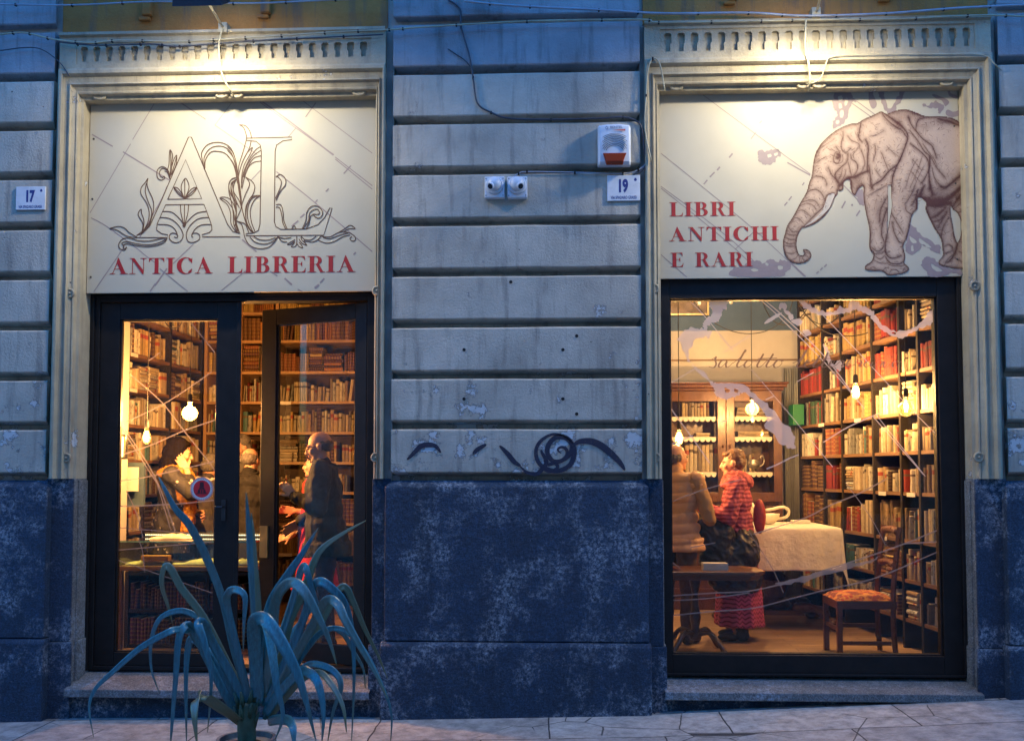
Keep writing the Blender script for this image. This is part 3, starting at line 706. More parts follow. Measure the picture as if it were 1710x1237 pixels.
pol2=[[[(510,632),(525,620),(545,628),(570,616),(596,620),(602,640),(585,655),(575,672),(545,682),(520,675),(508,655)],[(548,640),(560,636),(566,645),(552,652)],[(575,634),(590,632),(588,642),(578,645)]],
 [[(400,1142),(410,1110),(440,1105),(470,1082),(510,1078),(530,1090),(560,1070),(590,1085),(605,1072),(640,1085),(645,1105),(620,1125),(600,1142)],[(480,1112),(500,1108),(510,1118),(490,1122)],[(590,1100),(610,1098),(612,1112),(598,1114)],[(540,1085),(552,1090),(550,1098),(540,1096)]],
 [[(820,408),(830,385),(860,375),(895,388),(900,420),(885,450),(875,490),(850,520),(825,525),(815,505),(830,495),(835,470),(820,445)],[(840,400),(855,396),(858,412),(845,418)],[(868,410),(880,408),(878,430),(868,436)],[(842,430),(852,428),(856,445),(845,448)],[(848,460),(862,458),(862,480),(848,486)],[(832,500),(845,498),(842,512),(832,512)]],
 [[(1012,352),(1030,352),(1026,380),(1038,420),(1050,450),(1070,430),(1090,395),(1096,352),(1116,352),(1110,400),(1085,440),(1062,468),(1040,462),(1020,425),(1008,385)]],
 [[(968,352),(988,352),(985,390),(1000,430),(985,450),(968,425)]],
 [[(1195,430),(1215,432),(1245,418),(1258,425),(1275,438),(1272,455),(1258,470),(1250,445),(1225,448),(1190,442)]],[[(1230,392),(1250,395),(1290,412),(1298,425),(1282,440),(1272,420),(1240,405)]],[[(1290,352),(1300,352),(1305,385),(1332,398),(1326,408),(1298,395)]],[[(1290,455),(1320,462),(1348,455),(1348,475),(1310,485),(1285,475)]],
 [[(885,745),(905,742),(925,775),(945,790),(950,850),(930,845),(905,800),(890,770)]],
 [[(1120,955),(1130,925),(1160,945),(1190,975),(1230,1000),(1258,1018),(1262,1050),(1240,1040),(1215,1030),(1190,1010),(1170,1040),(1140,1052),(1118,1030),(1122,1000)],[(1135,975),(1150,985),(1165,1000),(1150,1005),(1138,995)],[(1175,985),(1200,1000),(1225,1022),(1205,1022),(1180,1005)],[(1140,1018),(1150,1015),(1152,1035),(1142,1035)]],
 [[(1195,1065),(1225,1062),(1262,1090),(1300,1108),(1345,1115),(1350,1135),(1310,1130),(1270,1142),(1215,1140),(1205,1120),(1185,1095)],[(1225,1090),(1245,1100),(1270,1118),(1250,1122),(1230,1108)]]]
blobs(S2,pol2,z6c,YS-.0008,m_mauve,'map_print')
# --- the A L monogram, traced as thin strokes -----------------------------------------
cA=lambda a,b:(170+a/5.622,200+b/5.622); cL=lambda a,b:(380+a/5.622,200+b/5.622)
A=[[(330,1085),(380,1070),(450,1000),(560,760),(815,165),(842,165),(1080,740),(1180,980),(1230,1050),(1300,1068)],[(330,1085),(330,1107),(615,1107),(622,1082),(560,1070),(515,1035),(520,980),(600,800),(960,795),(1030,985),(1035,1035),(1010,1060),(942,1080),(945,1100),(1300,1100)],
[(620,748),(788,378),(938,742),(620,748)],[(780,742),(760,700),(748,660),(750,610),(785,552),(815,600),(818,650),(800,700),(780,742)],[(780,742),(780,552)],[(780,740),(720,650),(678,640),(720,700),(780,742)],[(780,740),(840,655),(892,640),(850,700),(780,742)],[(680,640),(780,740)],[(890,640),(780,740)],
[(740,800),(745,880),(775,1000)],[(815,798),(808,880),(775,1000)],[(778,800),(775,1005)],[(760,990),(775,1010),(790,985)],
[(575,862),(660,870),(740,940),(775,1000)],[(550,918),(640,930),(720,990),(765,1080),(740,1140),(690,1155),(645,1130),(635,1095),(655,1068),(690,1068),(715,1090),(705,1108),(680,1100)],[(525,984),(620,988),(680,1020),(712,1080)],
[(980,862),(890,880),(810,950),(775,1000)],[(1005,918),(910,930),(835,990),(795,1070),(810,1140),(860,1152),(915,1125),(918,1085),(890,1065),(855,1070),(845,1095),(860,1105)],[(1030,984),(940,988),(880,1025),(845,1080)],
[(330,1085),(400,1030),(440,940),(445,860),(420,780),(370,700),(372,640),(410,590),(435,552),(425,600),(440,660),(480,750),(488,830),(470,920),(440,1000),(380,1070)],[(420,600),(410,680),(440,780),(470,860),(450,960),(370,1080)],[(370,1080),(385,1020),(385,970),(345,900),(350,865),(372,842),(375,880),(395,940),(395,1000),(380,1070)],
[(640,550),(655,480),(660,400),(665,330),(642,285),(635,340),(632,420),(620,480),(640,560)],[(645,290),(650,400),(640,540)],[(655,520),(690,400),(705,335),(680,370),(660,440)],[(705,340),(700,420),(660,520)],[(640,555),(625,480),(575,442),(530,465),(518,510),(530,555),(565,568),(592,550),(585,532),(570,550)],[(620,480),(575,458),(545,490),(550,530),(575,545)],[(640,545),(615,495),(590,485)],
[(75,1022),(150,1003),(210,1015),(260,1060),(330,1107),(230,1090),(150,1040),(75,1022)],[(615,1110),(590,1150),(520,1180),(420,1192),(310,1180),(235,1165),(205,1185),(215,1215),(235,1195)],[(235,1200),(215,1225),(170,1210),(162,1165),(200,1120),(260,1110),(340,1135),(440,1140),(540,1120),(600,1110)],[(205,1180),(190,1160),(235,1145),(330,1165),(440,1175),(540,1155),(615,1115)],
[(965,470),(945,380),(940,310),(990,240),(1070,215),(1150,225),(1220,280),(1262,400),(1275,500),(1290,640)],[(970,460),(962,360),(1010,280),(1080,250),(1160,262),(1220,320),(1255,430),(1270,540),(1293,700)],[(970,450),(975,380),(1020,310),(1080,298),(1160,318),(1220,390),(1255,480),(1275,600)],
[(1275,1060),(1240,980),(1235,880),(1215,760),(1195,680),(1195,610),(1220,560),(1262,545)],[(1290,1060),(1255,960),(1262,860),(1240,760),(1215,680),(1220,600),(1262,560)],[(1262,560),(1235,640),(1250,730),(1293,830)],[(1270,1065),(1215,980),(1210,880),(1180,800),(1110,740),(1150,728),(1200,745),(1240,800),(1262,880),(1262,960),(1293,1060)],[(1120,738),(1180,770),(1235,850),(1250,950),(1275,1050)]]
L=[[(178,175),(605,165),(605,188),(520,200),(460,240),(447,300),(440,960),(455,1005),(500,1030),(740,1026),(850,985),(910,920),(960,830),(982,830),(903,1085),(172,1090),(172,1072),(250,1062),(290,1040),(305,980),(318,300),(308,240),(270,205),(178,195),(178,175)],
[(115,50),(170,60),(210,110),(225,170)],[(110,50),(150,75),(172,130),(178,180),(150,290),(108,430),(100,520)],[(222,200),(205,270),(150,380),(110,500),(100,600)],[(235,260),(215,320),(160,420),(135,520),(130,640)],[(230,262),(180,320),(140,400),(115,480)],
[(308,255),(260,290),(200,380),(150,500),(135,600)],[(312,290),(240,345),(180,440),(150,540)],[(315,340),(245,365),(190,450),(160,540),(135,650)],[(315,390),(240,405),(190,460),(155,560)],
[(0,255),(50,310),(80,400),(95,500),(110,640),(130,780)],[(0,290),(50,350),(80,440),(92,560),(120,720)],[(0,340),(50,400),(75,470),(90,580)],[(80,545),(30,570),(12,620),(30,700),(70,760),(85,850),(80,920)],[(85,560),(50,600),(60,680),(110,760),(130,820)],[(80,570),(40,590),(35,640),(60,740),(90,800)],
[(100,480),(100,600),(130,800),(170,960),(215,1040),(250,1060)],[(100,520),(125,700),(130,820),(100,900),(75,960)],[(85,950),(70,1000),(90,1055)],[(95,500),(110,660),(135,830),(190,1000),(240,1055)],
[(170,540),(200,580),(205,620),(170,700),(140,780),(130,830)],[(170,540),(230,580),(256,630),(240,700),(200,760),(175,850),(175,960)],[(305,712),(240,720),(200,760),(170,840),(180,960),(225,1050)],[(305,715),(250,760),(215,850),(225,960),(258,1050)],[(300,712),(225,745),(190,840),(195,950),(240,1055)],
[(85,950),(130,980),(150,1040),(165,1110),(210,1180),(290,1210),(380,1200),(440,1150),(472,1098)],[(90,955),(160,975),(185,1020),(200,1060)],[(210,1100),(260,1150),(350,1168),(430,1140),(472,1100)],[(245,1095),(300,1125),(380,1130),(455,1105)],[(472,1095),(510,1140),(560,1148)],[(472,1098),(530,1115),(600,1105)],
[(455,540),(495,515),(540,550),(545,610),(500,670),(455,760)],[(455,530),(480,545),(505,580),(495,640),(450,740)],[(455,800),(500,800),(520,860),(530,950),(560,1025)],[(455,822),(490,830),(510,900),(520,970),(548,1028)],
[(700,1026),(735,950),(745,870),(790,815),(850,815),(890,860),(885,905),(850,925),(815,905),(805,888),(840,890),(862,880),(850,845),(810,845),(770,880),(760,950),(710,1025)],[(740,1022),(765,970),(780,910),(810,885)],[(605,1025),(625,995),(645,1025)],
[(650,1095),(650,1160),(635,1190),(605,1195),(600,1185),(620,1165),(632,1140)],[(655,1165),(670,1190),(705,1203),(690,1170),(670,1150)],[(560,1172),(575,1160),(610,1140),(635,1125)],[(560,1172),(590,1170),(625,1145)],[(670,1120),(700,1160),(745,1178),(715,1145)],[(690,1095),(720,1125),(715,1145),(695,1125),(690,1100)],
[(720,1125),(780,1130),(830,1095)],[(720,1140),(800,1148),(850,1125),(875,1095)],[(880,1095),(960,1100),(1040,1060),(1100,1055),(1160,1070),(1200,1105),(1195,1135),(1165,1138),(1150,1115),(1168,1098)],[(850,1130),(920,1158),(1000,1145),(1080,1100),(1150,1082)],[(895,1105),(960,1118),(1050,1085),(1130,1065)],[(1040,1060),(1100,1025),(1150,992),(1198,1022),(1140,1025),(1095,1050)]]
segs=[]
mb=MB(); k_=0
for S_,cc in ((A,cA),(L,cL)):
    for pts in S_:
        k_+=1; straight=(pts in (A[0],A[1],A[2],L[0]))
        yy=YS-.0020-.00004*(k_%40)
        c=lambda a,b,yy=yy,cc=cc:(lambda p:(p.x,yy,p.z))(P(*cc(a,b),YS))
        q=pts if straight else (crom(pts,5) if len(pts)>2 else pts)
        ribbon(mb,q,1.55/240,c)
mb.build('monogram',m_brown,S1)
# --- the elephant: engraving printed on the board ---------------------------------------
UL=lambda a,b:(1300+a/7.73,160+b/7.73); UR=lambda a,b:(1450+a/7.73,160+b/7.73); LLc=lambda a,b:(1300+a/7.73,310+b/7.73); LR=lambda a,b:(1450+a/7.73,310+b/7.73)
def T(c,pts): return [c(*p) for p in pts]
RE=1608.5
out=(T(UR,[(1220,385),(1100,300),(950,272),(740,270),(620,225),(520,190),(440,182),(330,205),(230,240),(165,208)])+T(UL,[(1237,250),(1100,310),(1020,360),(930,370),(790,425),(680,500),(590,580),(520,670),(475,760),(450,880),(430,1040),(400,1120),(370,1230)])
 +T(LLc,[(330,150),(285,225),(235,320),(180,420),(115,520),(85,630),(65,700),(65,800),(100,920),(170,985),(260,1002),(350,985),(410,930),(415,880),(380,835),(320,828),(335,870),(315,905),(260,890),(230,800),(228,720),(250,630),(300,540),(330,540),(460,490),(580,400),(660,290),(710,170),(755,110)])
 +T(UL,[(760,1220),(800,1225),(830,1200),(835,1120),(880,1080),(925,1090)])+T(LLc,[(935,20),(950,90),(985,120),(1030,40),(1095,10),(1100,160),(1130,350),(1160,480),(1180,600),(1175,800),(1230,880),(1200,980),(1130,1030),(1125,1080),(1237,1100)])
 +T(LR,[(130,1095),(200,1110),(260,1155),(400,1140),(480,1115),(522,1075),(490,1030),(460,1000),(470,900),(445,780),(490,680),(530,520),(560,380),(625,300),(640,150),(745,210),(740,310),(800,450),(870,580),(940,690),(955,800),(965,900),(910,970),(920,1020),(1000,1045),(1100,1065),(1230,1075)])
 +[(RE,449),(RE,400)]+T(LR,[(1215,640),(1215,480),(1190,440),(1150,350),(1095,300),(1060,255),(1050,300),(1075,450),(1100,620),(1145,740)]))
# gap between hind legs is a hole cut from a simpler outline
body=[p for p in out]
hole=T(LR,[(1070,265),(1095,310),(1150,350),(1190,440),(1210,500),(1195,640),(1150,740),(1105,640),(1085,520),(1062,400),(1055,310)])
body=body[:-12]+[(RE,449),(RE,UR(1220,385)[1])]
hole2=T(LR,[(245,20),(290,0),(300,150),(305,280),(280,420),(255,570),(240,600),(245,400),(250,200)])
inks=[(T(UL,[(1065,350),(1045,440),(1035,540),(1075,600)]),1.3),(T(UL,[(830,460),(830,540),(805,660),(860,740),(930,680)]),1),(T(UL,[(890,520),(940,580),(1030,620),(1040,660)]),.9),(T(UL,[(1120,570),(1155,650),(1150,800),(1145,990)]),1.5),(T(UL,[(740,660),(780,720),(800,790),(770,870),(720,860),(710,800),(740,730),(780,740)]),1.1),(T(UL,[(760,760),(785,770),(775,800),(750,800)]),2.2),(T(UL,[(680,690),(730,720)]),.8),(T(UL,[(690,770),(730,780)]),.8),(T(UL,[(700,850),(740,880),(800,870),(830,830),(820,760)]),.9),
(T(UL,[(890,750),(885,850),(800,930),(730,1010),(740,1080),(790,1150),(760,1230)]),1.3),(T(UL,[(930,760),(940,820),(1000,860),(1020,930),(990,1010),(930,1060)]),1.1),(T(UL,[(1060,690),(1100,800),(1110,900),(1060,1000)]),1),(T(UL,[(640,930),(690,1030),(760,1110),(770,1200)]),1.1),(T(UL,[(440,1045),(530,1045),(600,1080),(620,1160)]),1),(T(UL,[(500,740),(530,650),(600,570),(690,500)]),.8),(T(UL,[(470,880),(540,830),(600,800)]),.7),(T(UL,[(480,790),(510,700),(600,640),(720,560)]),.6),(T(UL,[(780,1170),(840,1110),(900,1060),(980,1050),(1060,1010),(1160,970)]),1.8),(T(UL,[(900,870),(920,960),(940,1040)]),1),(T(UL,[(1040,670),(960,760),(980,820)]),.7),(T(UL,[(820,960),(800,1040),(760,1090)]),.8),(T(UL,[(870,950),(850,1040),(800,1120)]),.8),
(T(UR,[(165,208),(210,280),(300,370),(430,450),(480,520),(510,560),(470,640)]),1.2),(T(UR,[(180,215),(300,300),(430,400),(495,480),(505,560),(450,720),(380,880),(260,980),(170,1090),(60,1160),(45,1200),(30,1100),(5,900)]),1.5),(T(UR,[(250,680),(400,800)]),.7),(T(UR,[(170,740),(230,900),(270,980)]),.8),(T(UR,[(80,640),(95,720),(60,850)]),.9),(T(UR,[(90,960),(170,1070)]),.8),(T(UR,[(10,530),(120,500),(200,450)]),.6),(T(UR,[(520,290),(560,390),(700,560),(810,640),(850,720),(880,810)]),1.3),(T(UR,[(720,290),(640,320),(610,440),(650,490)]),1.2),(T(UR,[(530,450),(640,590),(720,720),(800,790),(880,930),(980,1050)]),1.2),(T(UR,[(540,620),(700,750),(770,850),(770,980),(690,1130)]),1.3),(T(UR,[(700,620),(780,740),(850,830),(880,900)]),1),(T(UR,[(790,780),(790,900),(780,1000),(800,1200)]),1.6),(T(UR,[(820,930),(850,1060),(920,1160)]),1),(T(UR,[(1210,1010),(1120,1090),(1000,1180),(930,1170)]),1.4),(T(UR,[(900,300),(1050,340),(1200,400)]),1.4),(T(UR,[(450,720),(370,900),(310,1060),(300,1230)]),1.4),(T(UR,[(570,830),(690,970)]),.8),(T(UR,[(550,980),(690,1140)]),.8),(T(UR,[(620,830),(540,990),(480,1190)]),.7),(T(UR,[(700,770),(640,940),(540,1190)]),.7),(T(UR,[(720,900),(640,1060),(580,1200)]),.7),(T(UR,[(620,960),(700,1050)]),.7),
(T(LLc,[(340,120),(420,60),(500,60),(560,110),(590,190),(560,270)]),1),(T(LLc,[(285,225),(400,190),(480,210),(530,280)]),.9),(T(LLc,[(270,270),(360,230),(430,250),(490,310)]),.8),(T(LLc,[(225,340),(300,320),(360,350),(410,400)]),.9),(T(LLc,[(180,430),(250,420),(330,500)]),.8),(T(LLc,[(115,520),(180,600),(260,590)]),.8),(T(LLc,[(90,610),(150,640),(240,640)]),.9),(T(LLc,[(75,660),(150,700),(230,690)]),.9),(T(LLc,[(65,720),(140,755),(228,735)]),.9),(T(LLc,[(70,770),(150,785),(230,780)]),.9),(T(LLc,[(80,860),(170,880),(235,850)]),.8),(T(LLc,[(150,960),(220,940),(250,890)]),.8),(T(LLc,[(270,985),(270,930),(255,900)]),.8),(T(LLc,[(330,980),(310,940),(300,905)]),.7),(T(LLc,[(390,945),(360,900),(335,880)]),.7),(T(LLc,[(405,880),(360,870),(330,860)]),.7),(T(LLc,[(610,180),(580,270),(470,380),(350,500),(320,530)]),1.2),(T(LLc,[(720,100),(660,110),(610,150),(600,230)]),1.2),(T(LLc,[(720,150),(690,250),(600,360),(460,480),(330,525)]),.8),
(T(LR,[(0,130),(120,60),(230,0)]),.8),(T(LR,[(250,140),(160,300),(140,480)]),.9),(T(LR,[(240,300),(180,480),(170,640),(200,720),(190,800),(120,850),(40,800)]),1.1),(T(LR,[(10,560),(25,640),(20,780),(60,880),(180,860)]),1.1),(T(LR,[(60,890),(150,950),(230,880)]),.9),(T(LR,[(50,950),(150,1000),(250,1000)]),.8),(T(LR,[(290,350),(380,500),(450,620)]),1),(T(LR,[(310,470),(330,600),(390,720),(440,750),(450,850)]),1.1),(T(LR,[(240,640),(215,780),(225,880),(300,940),(420,910)]),1.3),(T(LR,[(220,920),(280,1000),(400,1010),(465,960)]),1.2),(T(LR,[(260,1020),(350,1040),(470,1030)]),.9),(T(LR,[(560,380),(490,330),(480,260)]),.8),(T(LR,[(600,0),(560,100),(470,250)]),.7),(T(LR,[(640,60),(600,180),(560,260)]),.9),(T(LR,[(660,120),(720,0)]),1.3),(T(LR,[(660,150),(800,200),(950,200),(1060,150),(1200,20)]),1.6),(T(LR,[(745,230),(880,250),(1060,230)]),1.6),(T(LR,[(800,0),(830,120)]),.9),(T(LR,[(1220,80),(1150,180),(1090,270)]),1.2),(T(LR,[(1220,200),(1140,270),(1100,300)]),.9),(T(LR,[(1150,350),(1220,330)]),1.2),
(T(LR,[(780,430),(900,380),(1000,280)]),1),(T(LR,[(820,470),(930,440),(1010,330)]),.9),(T(LR,[(880,580),(930,480),(1020,350)]),.9),(T(LR,[(940,680),(960,550),(1040,400)]),.9),(T(LR,[(960,800),(1040,760),(1090,830),(970,890)]),.9),(T(LR,[(1100,880),(1000,980),(990,1040)]),.9),(T(LR,[(1150,740),(1120,860),(1060,960),(1000,1000)]),1.4),(T(LR,[(1160,850),(1225,880)]),.8),(T(LR,[(1110,930),(1225,1000)]),.8),(T(LR,[(1170,720),(1225,740)]),.8),(T(LR,[(180,1110),(210,1070),(260,1060)]),.9),(T(LR,[(260,1150),(300,1090),(360,1090),(400,1130)]),.8),(T(LR,[(440,1110),(470,1060),(510,1050)]),.8),(T(LR,[(10,1080),(60,1050),(110,1080)]),.8),(T(LR,[(40,30),(10,0)]),1)]
P2=lambda px,py:(lambda p:(p.x,p.z))(P(px,py,YS))
ob=[P2(*p) for p in crom(body[:-2],3)]+[P2(*p) for p in body[-2:]]
h1=[P2(*p) for p in crom(hole,3,True)]; h2=[P2(*p) for p in crom(hole2,3,True)]
# colour grid: ink density grows towards the drawn contours (that is how the print is shaded)
segsE=[]
def addseg(pts,wt):
    q=crom(pts,3) if len(pts)>2 else pts
    for a,b in zip(q,q[1:]): segsE.append((a[0],a[1],b[0],b[1],wt))
for p_,w_ in inks: addseg(p_,w_)
addseg(body[:-2],1.6); addseg(hole,1.4)
SG=np.array(segsE); 
step=1.9; gx_=np.arange(1300,1610+step,step); gy_=np.arange(180,462,step)
GX,GY=np.meshgrid(gx_,gy_)
dens=np.zeros(GX.shape)
for x0,y0,x1,y1,wt in SG:
    dx,dy=x1-x0,y1-y0; L2=dx*dx+dy*dy+1e-9
    mnx,mxx=min(x0,x1)-14,max(x0,x1)+14; mny,mxy=min(y0,y1)-14,max(y0,y1)+14
    i0,i1=np.searchsorted(gx_,[mnx,mxx]); j0,j1=np.searchsorted(gy_,[mny,mxy])
    X=GX[j0:j1,i0:i1];Y=GY[j0:j1,i0:i1]
    if X.size==0: continue
    tt=np.clip(((X-x0)*dx+(Y-y0)*dy)/L2,0,1); d=np.hypot(X-x0-tt*dx,Y-y0-tt*dy)
    dens[j0:j1,i0:i1]=np.maximum(dens[j0:j1,i0:i1],wt*np.exp(-d/3.6)*.62)
rs=np.random.RandomState(4); dens+=rs.normal(0,.045,dens.shape)
def dark(cx,cy,rx,ry,k):
    global dens
    dens+=k*np.exp(-(((GX-cx)/rx)**2+((GY-cy)/ry)**2))
for a in ((1520,193,32,9,.4),(1585,203,30,8,.35),(1500,208,10,12,.3),(1545,212,14,7,.35),(1565,330,60,22,.55),(1600,300,14,20,.3),(1465,350,10,30,.35),(1480,360,8,40,.25),(1560,360,18,28,.4),(1575,390,10,30,.2),(1322,400,10,40,.2),(1402,300,14,14,.3),(1600,420,14,30,.3),(1365,250,6,40,.25),(1432,305,12,12,.5)): dark(*a)
dens=np.clip(dens,0,1)
def inside(X,Y,poly):
    r=np.zeros(X.shape,bool); n=len(poly)
    for i in range(n):
        x0,y0=poly[i];x1,y1=poly[(i+1)%n]
        if y0==y1: continue
        c=((y0>Y)!=(y1>Y))&(X<(x1-x0)*(Y-y0)/(y1-y0)+x0); r^=c
    return r
bp=crom(body[:-2],3)+body[-2:]; CXm,CYm=(GX[:-1,:-1]+step/2),(GY[:-1,:-1]+step/2)
ins=inside(CXm,CYm,bp)&~inside(CXm,CYm,crom(hole,3,True))&~inside(CXm,CYm,crom(hole2,3,True))
idx=-np.ones(GX.shape,int); vs=[];cols=[];fs=[]
for j,i in zip(*np.nonzero(ins)):
    f=[]
    for jj,ii in ((j,i),(j+1,i),(j+1,i+1),(j,i+1)):
        if idx[jj,ii]<0:
            idx[jj,ii]=len(vs); p=P(min(GX[jj,ii],RE+1),GY[jj,ii],YS); vs.append((p.x,YS-.0030,p.z)); cols.append(dens[jj,ii])
        f.append(int(idx[jj,ii]))
    fs.append(tuple(f))
mb=MB(); mb.add(vs,fs)
em,t,b=_nodes('elephant_print'); at=t.nodes.new('ShaderNodeAttribute'); at.attribute_name='ink'
hat=N(t,'ShaderNodeTexNoise',Scale=150,Detail=4); t.links.new(coords(t),hat.inputs['Vector'])
ad=N(t,'ShaderNodeMath',_operation='MULTIPLY_ADD'); ad.inputs[1].default_value=.35; ad.inputs[2].default_value=-.17; t.links.new(hat.outputs['Fac'],ad.inputs[0])
a2=N(t,'ShaderNodeMath',_operation='ADD'); a2.use_clamp=True; t.links.new(at.outputs['Fac'],a2.inputs[0]); t.links.new(ad.outputs[0],a2.inputs[1])
t.links.new(mix(t,a2.outputs[0],(.52,.36,.24),(.09,.028,.012)),b.inputs['Base Color']); b.inputs['Roughness'].default_value=.5
eo=mb.build('elephant_drawing',em,S2)
a=eo.data.attributes.new('ink','FLOAT','POINT'); a.data.foreach_set('value',cols)
mb=MB(); k_=0
for pts,w_ in inks+[(body[:-2],1.5),(hole,1.2),(hole2+[hole2[0]],1.1)]:
    k_+=1; yy=YS-.0034-.00003*(k_%40)
    c=lambda a,b,yy=yy:(lambda p:(p.x,yy,p.z))(P(min(a,RE),b,YS))
    q=crom(pts,4); n=len(q); ww=[w_*.70/240*(.45+.55*math.sin(math.pi*min(1,(i+1)/(n)))+.25*noise.noise(Vector((i*.3,k_,0)))) for i in range(n)]
    ribbon(mb,q,ww,c)
# skin wrinkle hatching across trunk, legs and belly
r3=random.Random(5)
for c0,n_,dx,dy,ln in (((1330,350),26,-22,58,5),((1475,365),30,8,60,6),((1500,340),26,5,80,6),((1560,330),60,45,16,9),((1380,280),30,25,40,5),((1570,385),30,12,45,6),((1535,215),26,45,12,6),((1480,270),20,20,40,6)):
    for _ in range(n_):
        x=c0[0]+r3.uniform(-1,1)*dx; y=c0[1]+r3.uniform(-1,1)*dy; a=r3.uniform(-.9,.4); l=r3.uniform(.5,1)*ln
        if not bool(inside(np.array([x]),np.array([y]),bp)[0]): continue
        k_+=1; yy=YS-.0034-.00003*(k_%40)
        c=lambda a_,b_,yy=yy:(lambda p:(p.x,yy,p.z))(P(min(a_,RE),b_,YS))
        ribbon(mb,crom([(x,y),(x+l*.5*math.cos(a),y+l*.5*math.sin(a)+r3.uniform(-1,1)),(x+l*math.cos(a),y+l*math.sin(a))],3),.55/240,c,taper=True)
rg=np.random.RandomState(9)
for _ in range(1500):
    x=rg.uniform(1308,1606); y=rg.uniform(186,452)
    if not bool(inside(np.array([x]),np.array([y]),bp)[0]) or bool(inside(np.array([x]),np.array([y]),hole)[0]) or bool(inside(np.array([x]),np.array([y]),hole2)[0]): continue
    mx_=(SG[:,0]+SG[:,2])/2-x; my_=(SG[:,1]+SG[:,3])/2-y; d2=mx_**2+my_**2; i=int(np.argmin(d2)); dd=math.sqrt(d2[i])
    if dd>rg.uniform(2,26): continue
    a=math.atan2(SG[i,3]-SG[i,1],SG[i,2]-SG[i,0])+rg.normal(0,.25)+(1.25 if rg.rand()<.3 else 0); l=rg.uniform(3,9)
    k_+=1; yy=YS-.0034-.00003*(k_%40)
    c=lambda a_,b_,yy=yy:(lambda p:(p.x,yy,p.z))(P(min(a_,RE),b_,YS))
    ribbon(mb,[(x-l/2*math.cos(a),y-l/2*math.sin(a)),(x+rg.normal(0,.4),y+rg.normal(0,.4)),(x+l/2*math.cos(a),y+l/2*math.sin(a))],.42/240,c,taper=True)
tusk=crom(T(LLc,[(720,110),(700,220),(620,330),(480,450),(330,535),(440,450),(560,330),(610,200),(650,120)]),3,True)
mb.build('elephant_contour',flatm('elephant_ink',(.10,.03,.015),.5),S2)
mb=MB(); mb.poly([[P2(*p) for p in tusk]],YS-.0032); mb.build('elephant_tusk',flatm('tusk_print',(.46,.39,.31),.5),S2)
# ================================================================== film decals on the panes
def filmm(name,c,alpha):
    m=bpy.data.materials.new(name); m.use_nodes=True; t=m.node_tree; t.nodes.remove(t.nodes['Principled BSDF'])
    d=N(t,'ShaderNodeBsdfDiffuse'); d.inputs[0].default_value=(*c,1); tl=N(t,'ShaderNodeBsdfTranslucent'); tl.inputs[0].default_value=(*c,1); tp=N(t,'ShaderNodeBsdfTransparent')
    a=t.nodes.new('ShaderNodeMixShader'); a.inputs[0].default_value=.30; t.links.new(d.outputs[0],a.inputs[1]); t.links.new(tl.outputs[0],a.inputs[2])
    b2=t.nodes.new('ShaderNodeMixShader'); b2.inputs[0].default_value=alpha; t.links.new(tp.outputs[0],b2.inputs[1]); t.links.new(a.outputs[0],b2.inputs[2])
    t.links.new(b2.outputs[0],t.nodes['Material Output'].inputs[0]); return m
m_film=filmm('film_pale',(.42,.36,.31),.52); m_film2=filmm('film_brown',(.20,.15,.13),.8)
YG=YW+.043
def film(segs,polys,conv,y,par,name='window_film',mat=None,lim=None):
    mb=MB(); k=0
    def cp(a,b,yy):
        px,py=conv(a,b)
        if lim: px=min(max(px,lim[0]),lim[1]); py=min(max(py,lim[2]),lim[3])
        p=P(px,py,y); return (p.x,yy,p.z)
    for pts,w in segs:
        k+=1; yy=y-.00008*(k%30); ribbon(mb,crom(pts,5) if len(pts)>2 else pts,w/240,lambda a,b,yy=yy:cp(a,b,yy))
    for ls in polys:
        k+=1; yy=y-.00008*(k%30)
        mb.poly([[ (q[0],q[2]) for q in (cp(a,b,yy) for a,b in ragged(l,11))] for l in ls],yy)
    return sub(mb.build(name,mat or m_film),par)
z7=lambda a,b:(1100+a/3.1667,470+b/3.1667); z8=lambda a,b:(1100+a/3.1667,800+b/3.1667)
limW=(1121.5,1566,498,1092)
coast=[[[(270,110),(300,95),(360,95),(358,140),(335,150),(330,190),(300,215),(270,225),(255,255),(235,250),(238,225),(260,190),(290,170),(285,150),(268,130)]],
 [[(130,265),(175,245),(215,250),(270,260),(275,285),(262,302),(240,292),(200,305),(180,330),(165,360),(160,400),(190,450),(230,470),(280,530),(330,540),(450,545),(500,590),(560,640),(620,690),(650,740),(700,780),(718,830),(720,870),(690,882),(650,860),(600,800),(560,770),(575,720),(530,660),(470,600),(440,590),(400,610),(350,620),(300,600),(290,560),(240,510),(190,460),(140,390),(115,320),(100,300)],[(350,560),(375,575),(365,590),(350,580)],[(400,565),(420,575),(415,590),(400,582)]],
 [[(735,95),(765,95),(790,120),(830,145),(880,160),(930,155),(960,130),(1000,140),(1020,100),(1045,105),(1080,130),(1120,150),(1150,180),(1180,230),(1230,255),(1300,262),(1350,240),(1400,200),(1465,130),(1465,190),(1420,235),(1350,265),(1290,300),(1240,290),(1180,260),(1140,210),(1100,170),(1060,155),(1020,150),(980,170),(900,182),(830,175),(780,150)],[(1235,268),(1255,272),(1250,280),(1235,276)]],
 [[(640,120),(665,112),(680,135),(670,150),(650,140),(640,150)]],[[(660,150),(690,160),(700,175),(675,175)]],[[(685,180),(705,175),(712,195),(695,205)]],[[(700,210),(740,195),(760,215),(740,235)]],[[(760,260),(790,255),(805,280),(780,290)]],[[(560,215),(600,185),(650,165),(620,195),(570,222)]],
 [[(870,330),(890,350),(905,400),(925,440),(950,420),(975,440),(960,470),(930,460),(900,440),(880,390)]]]
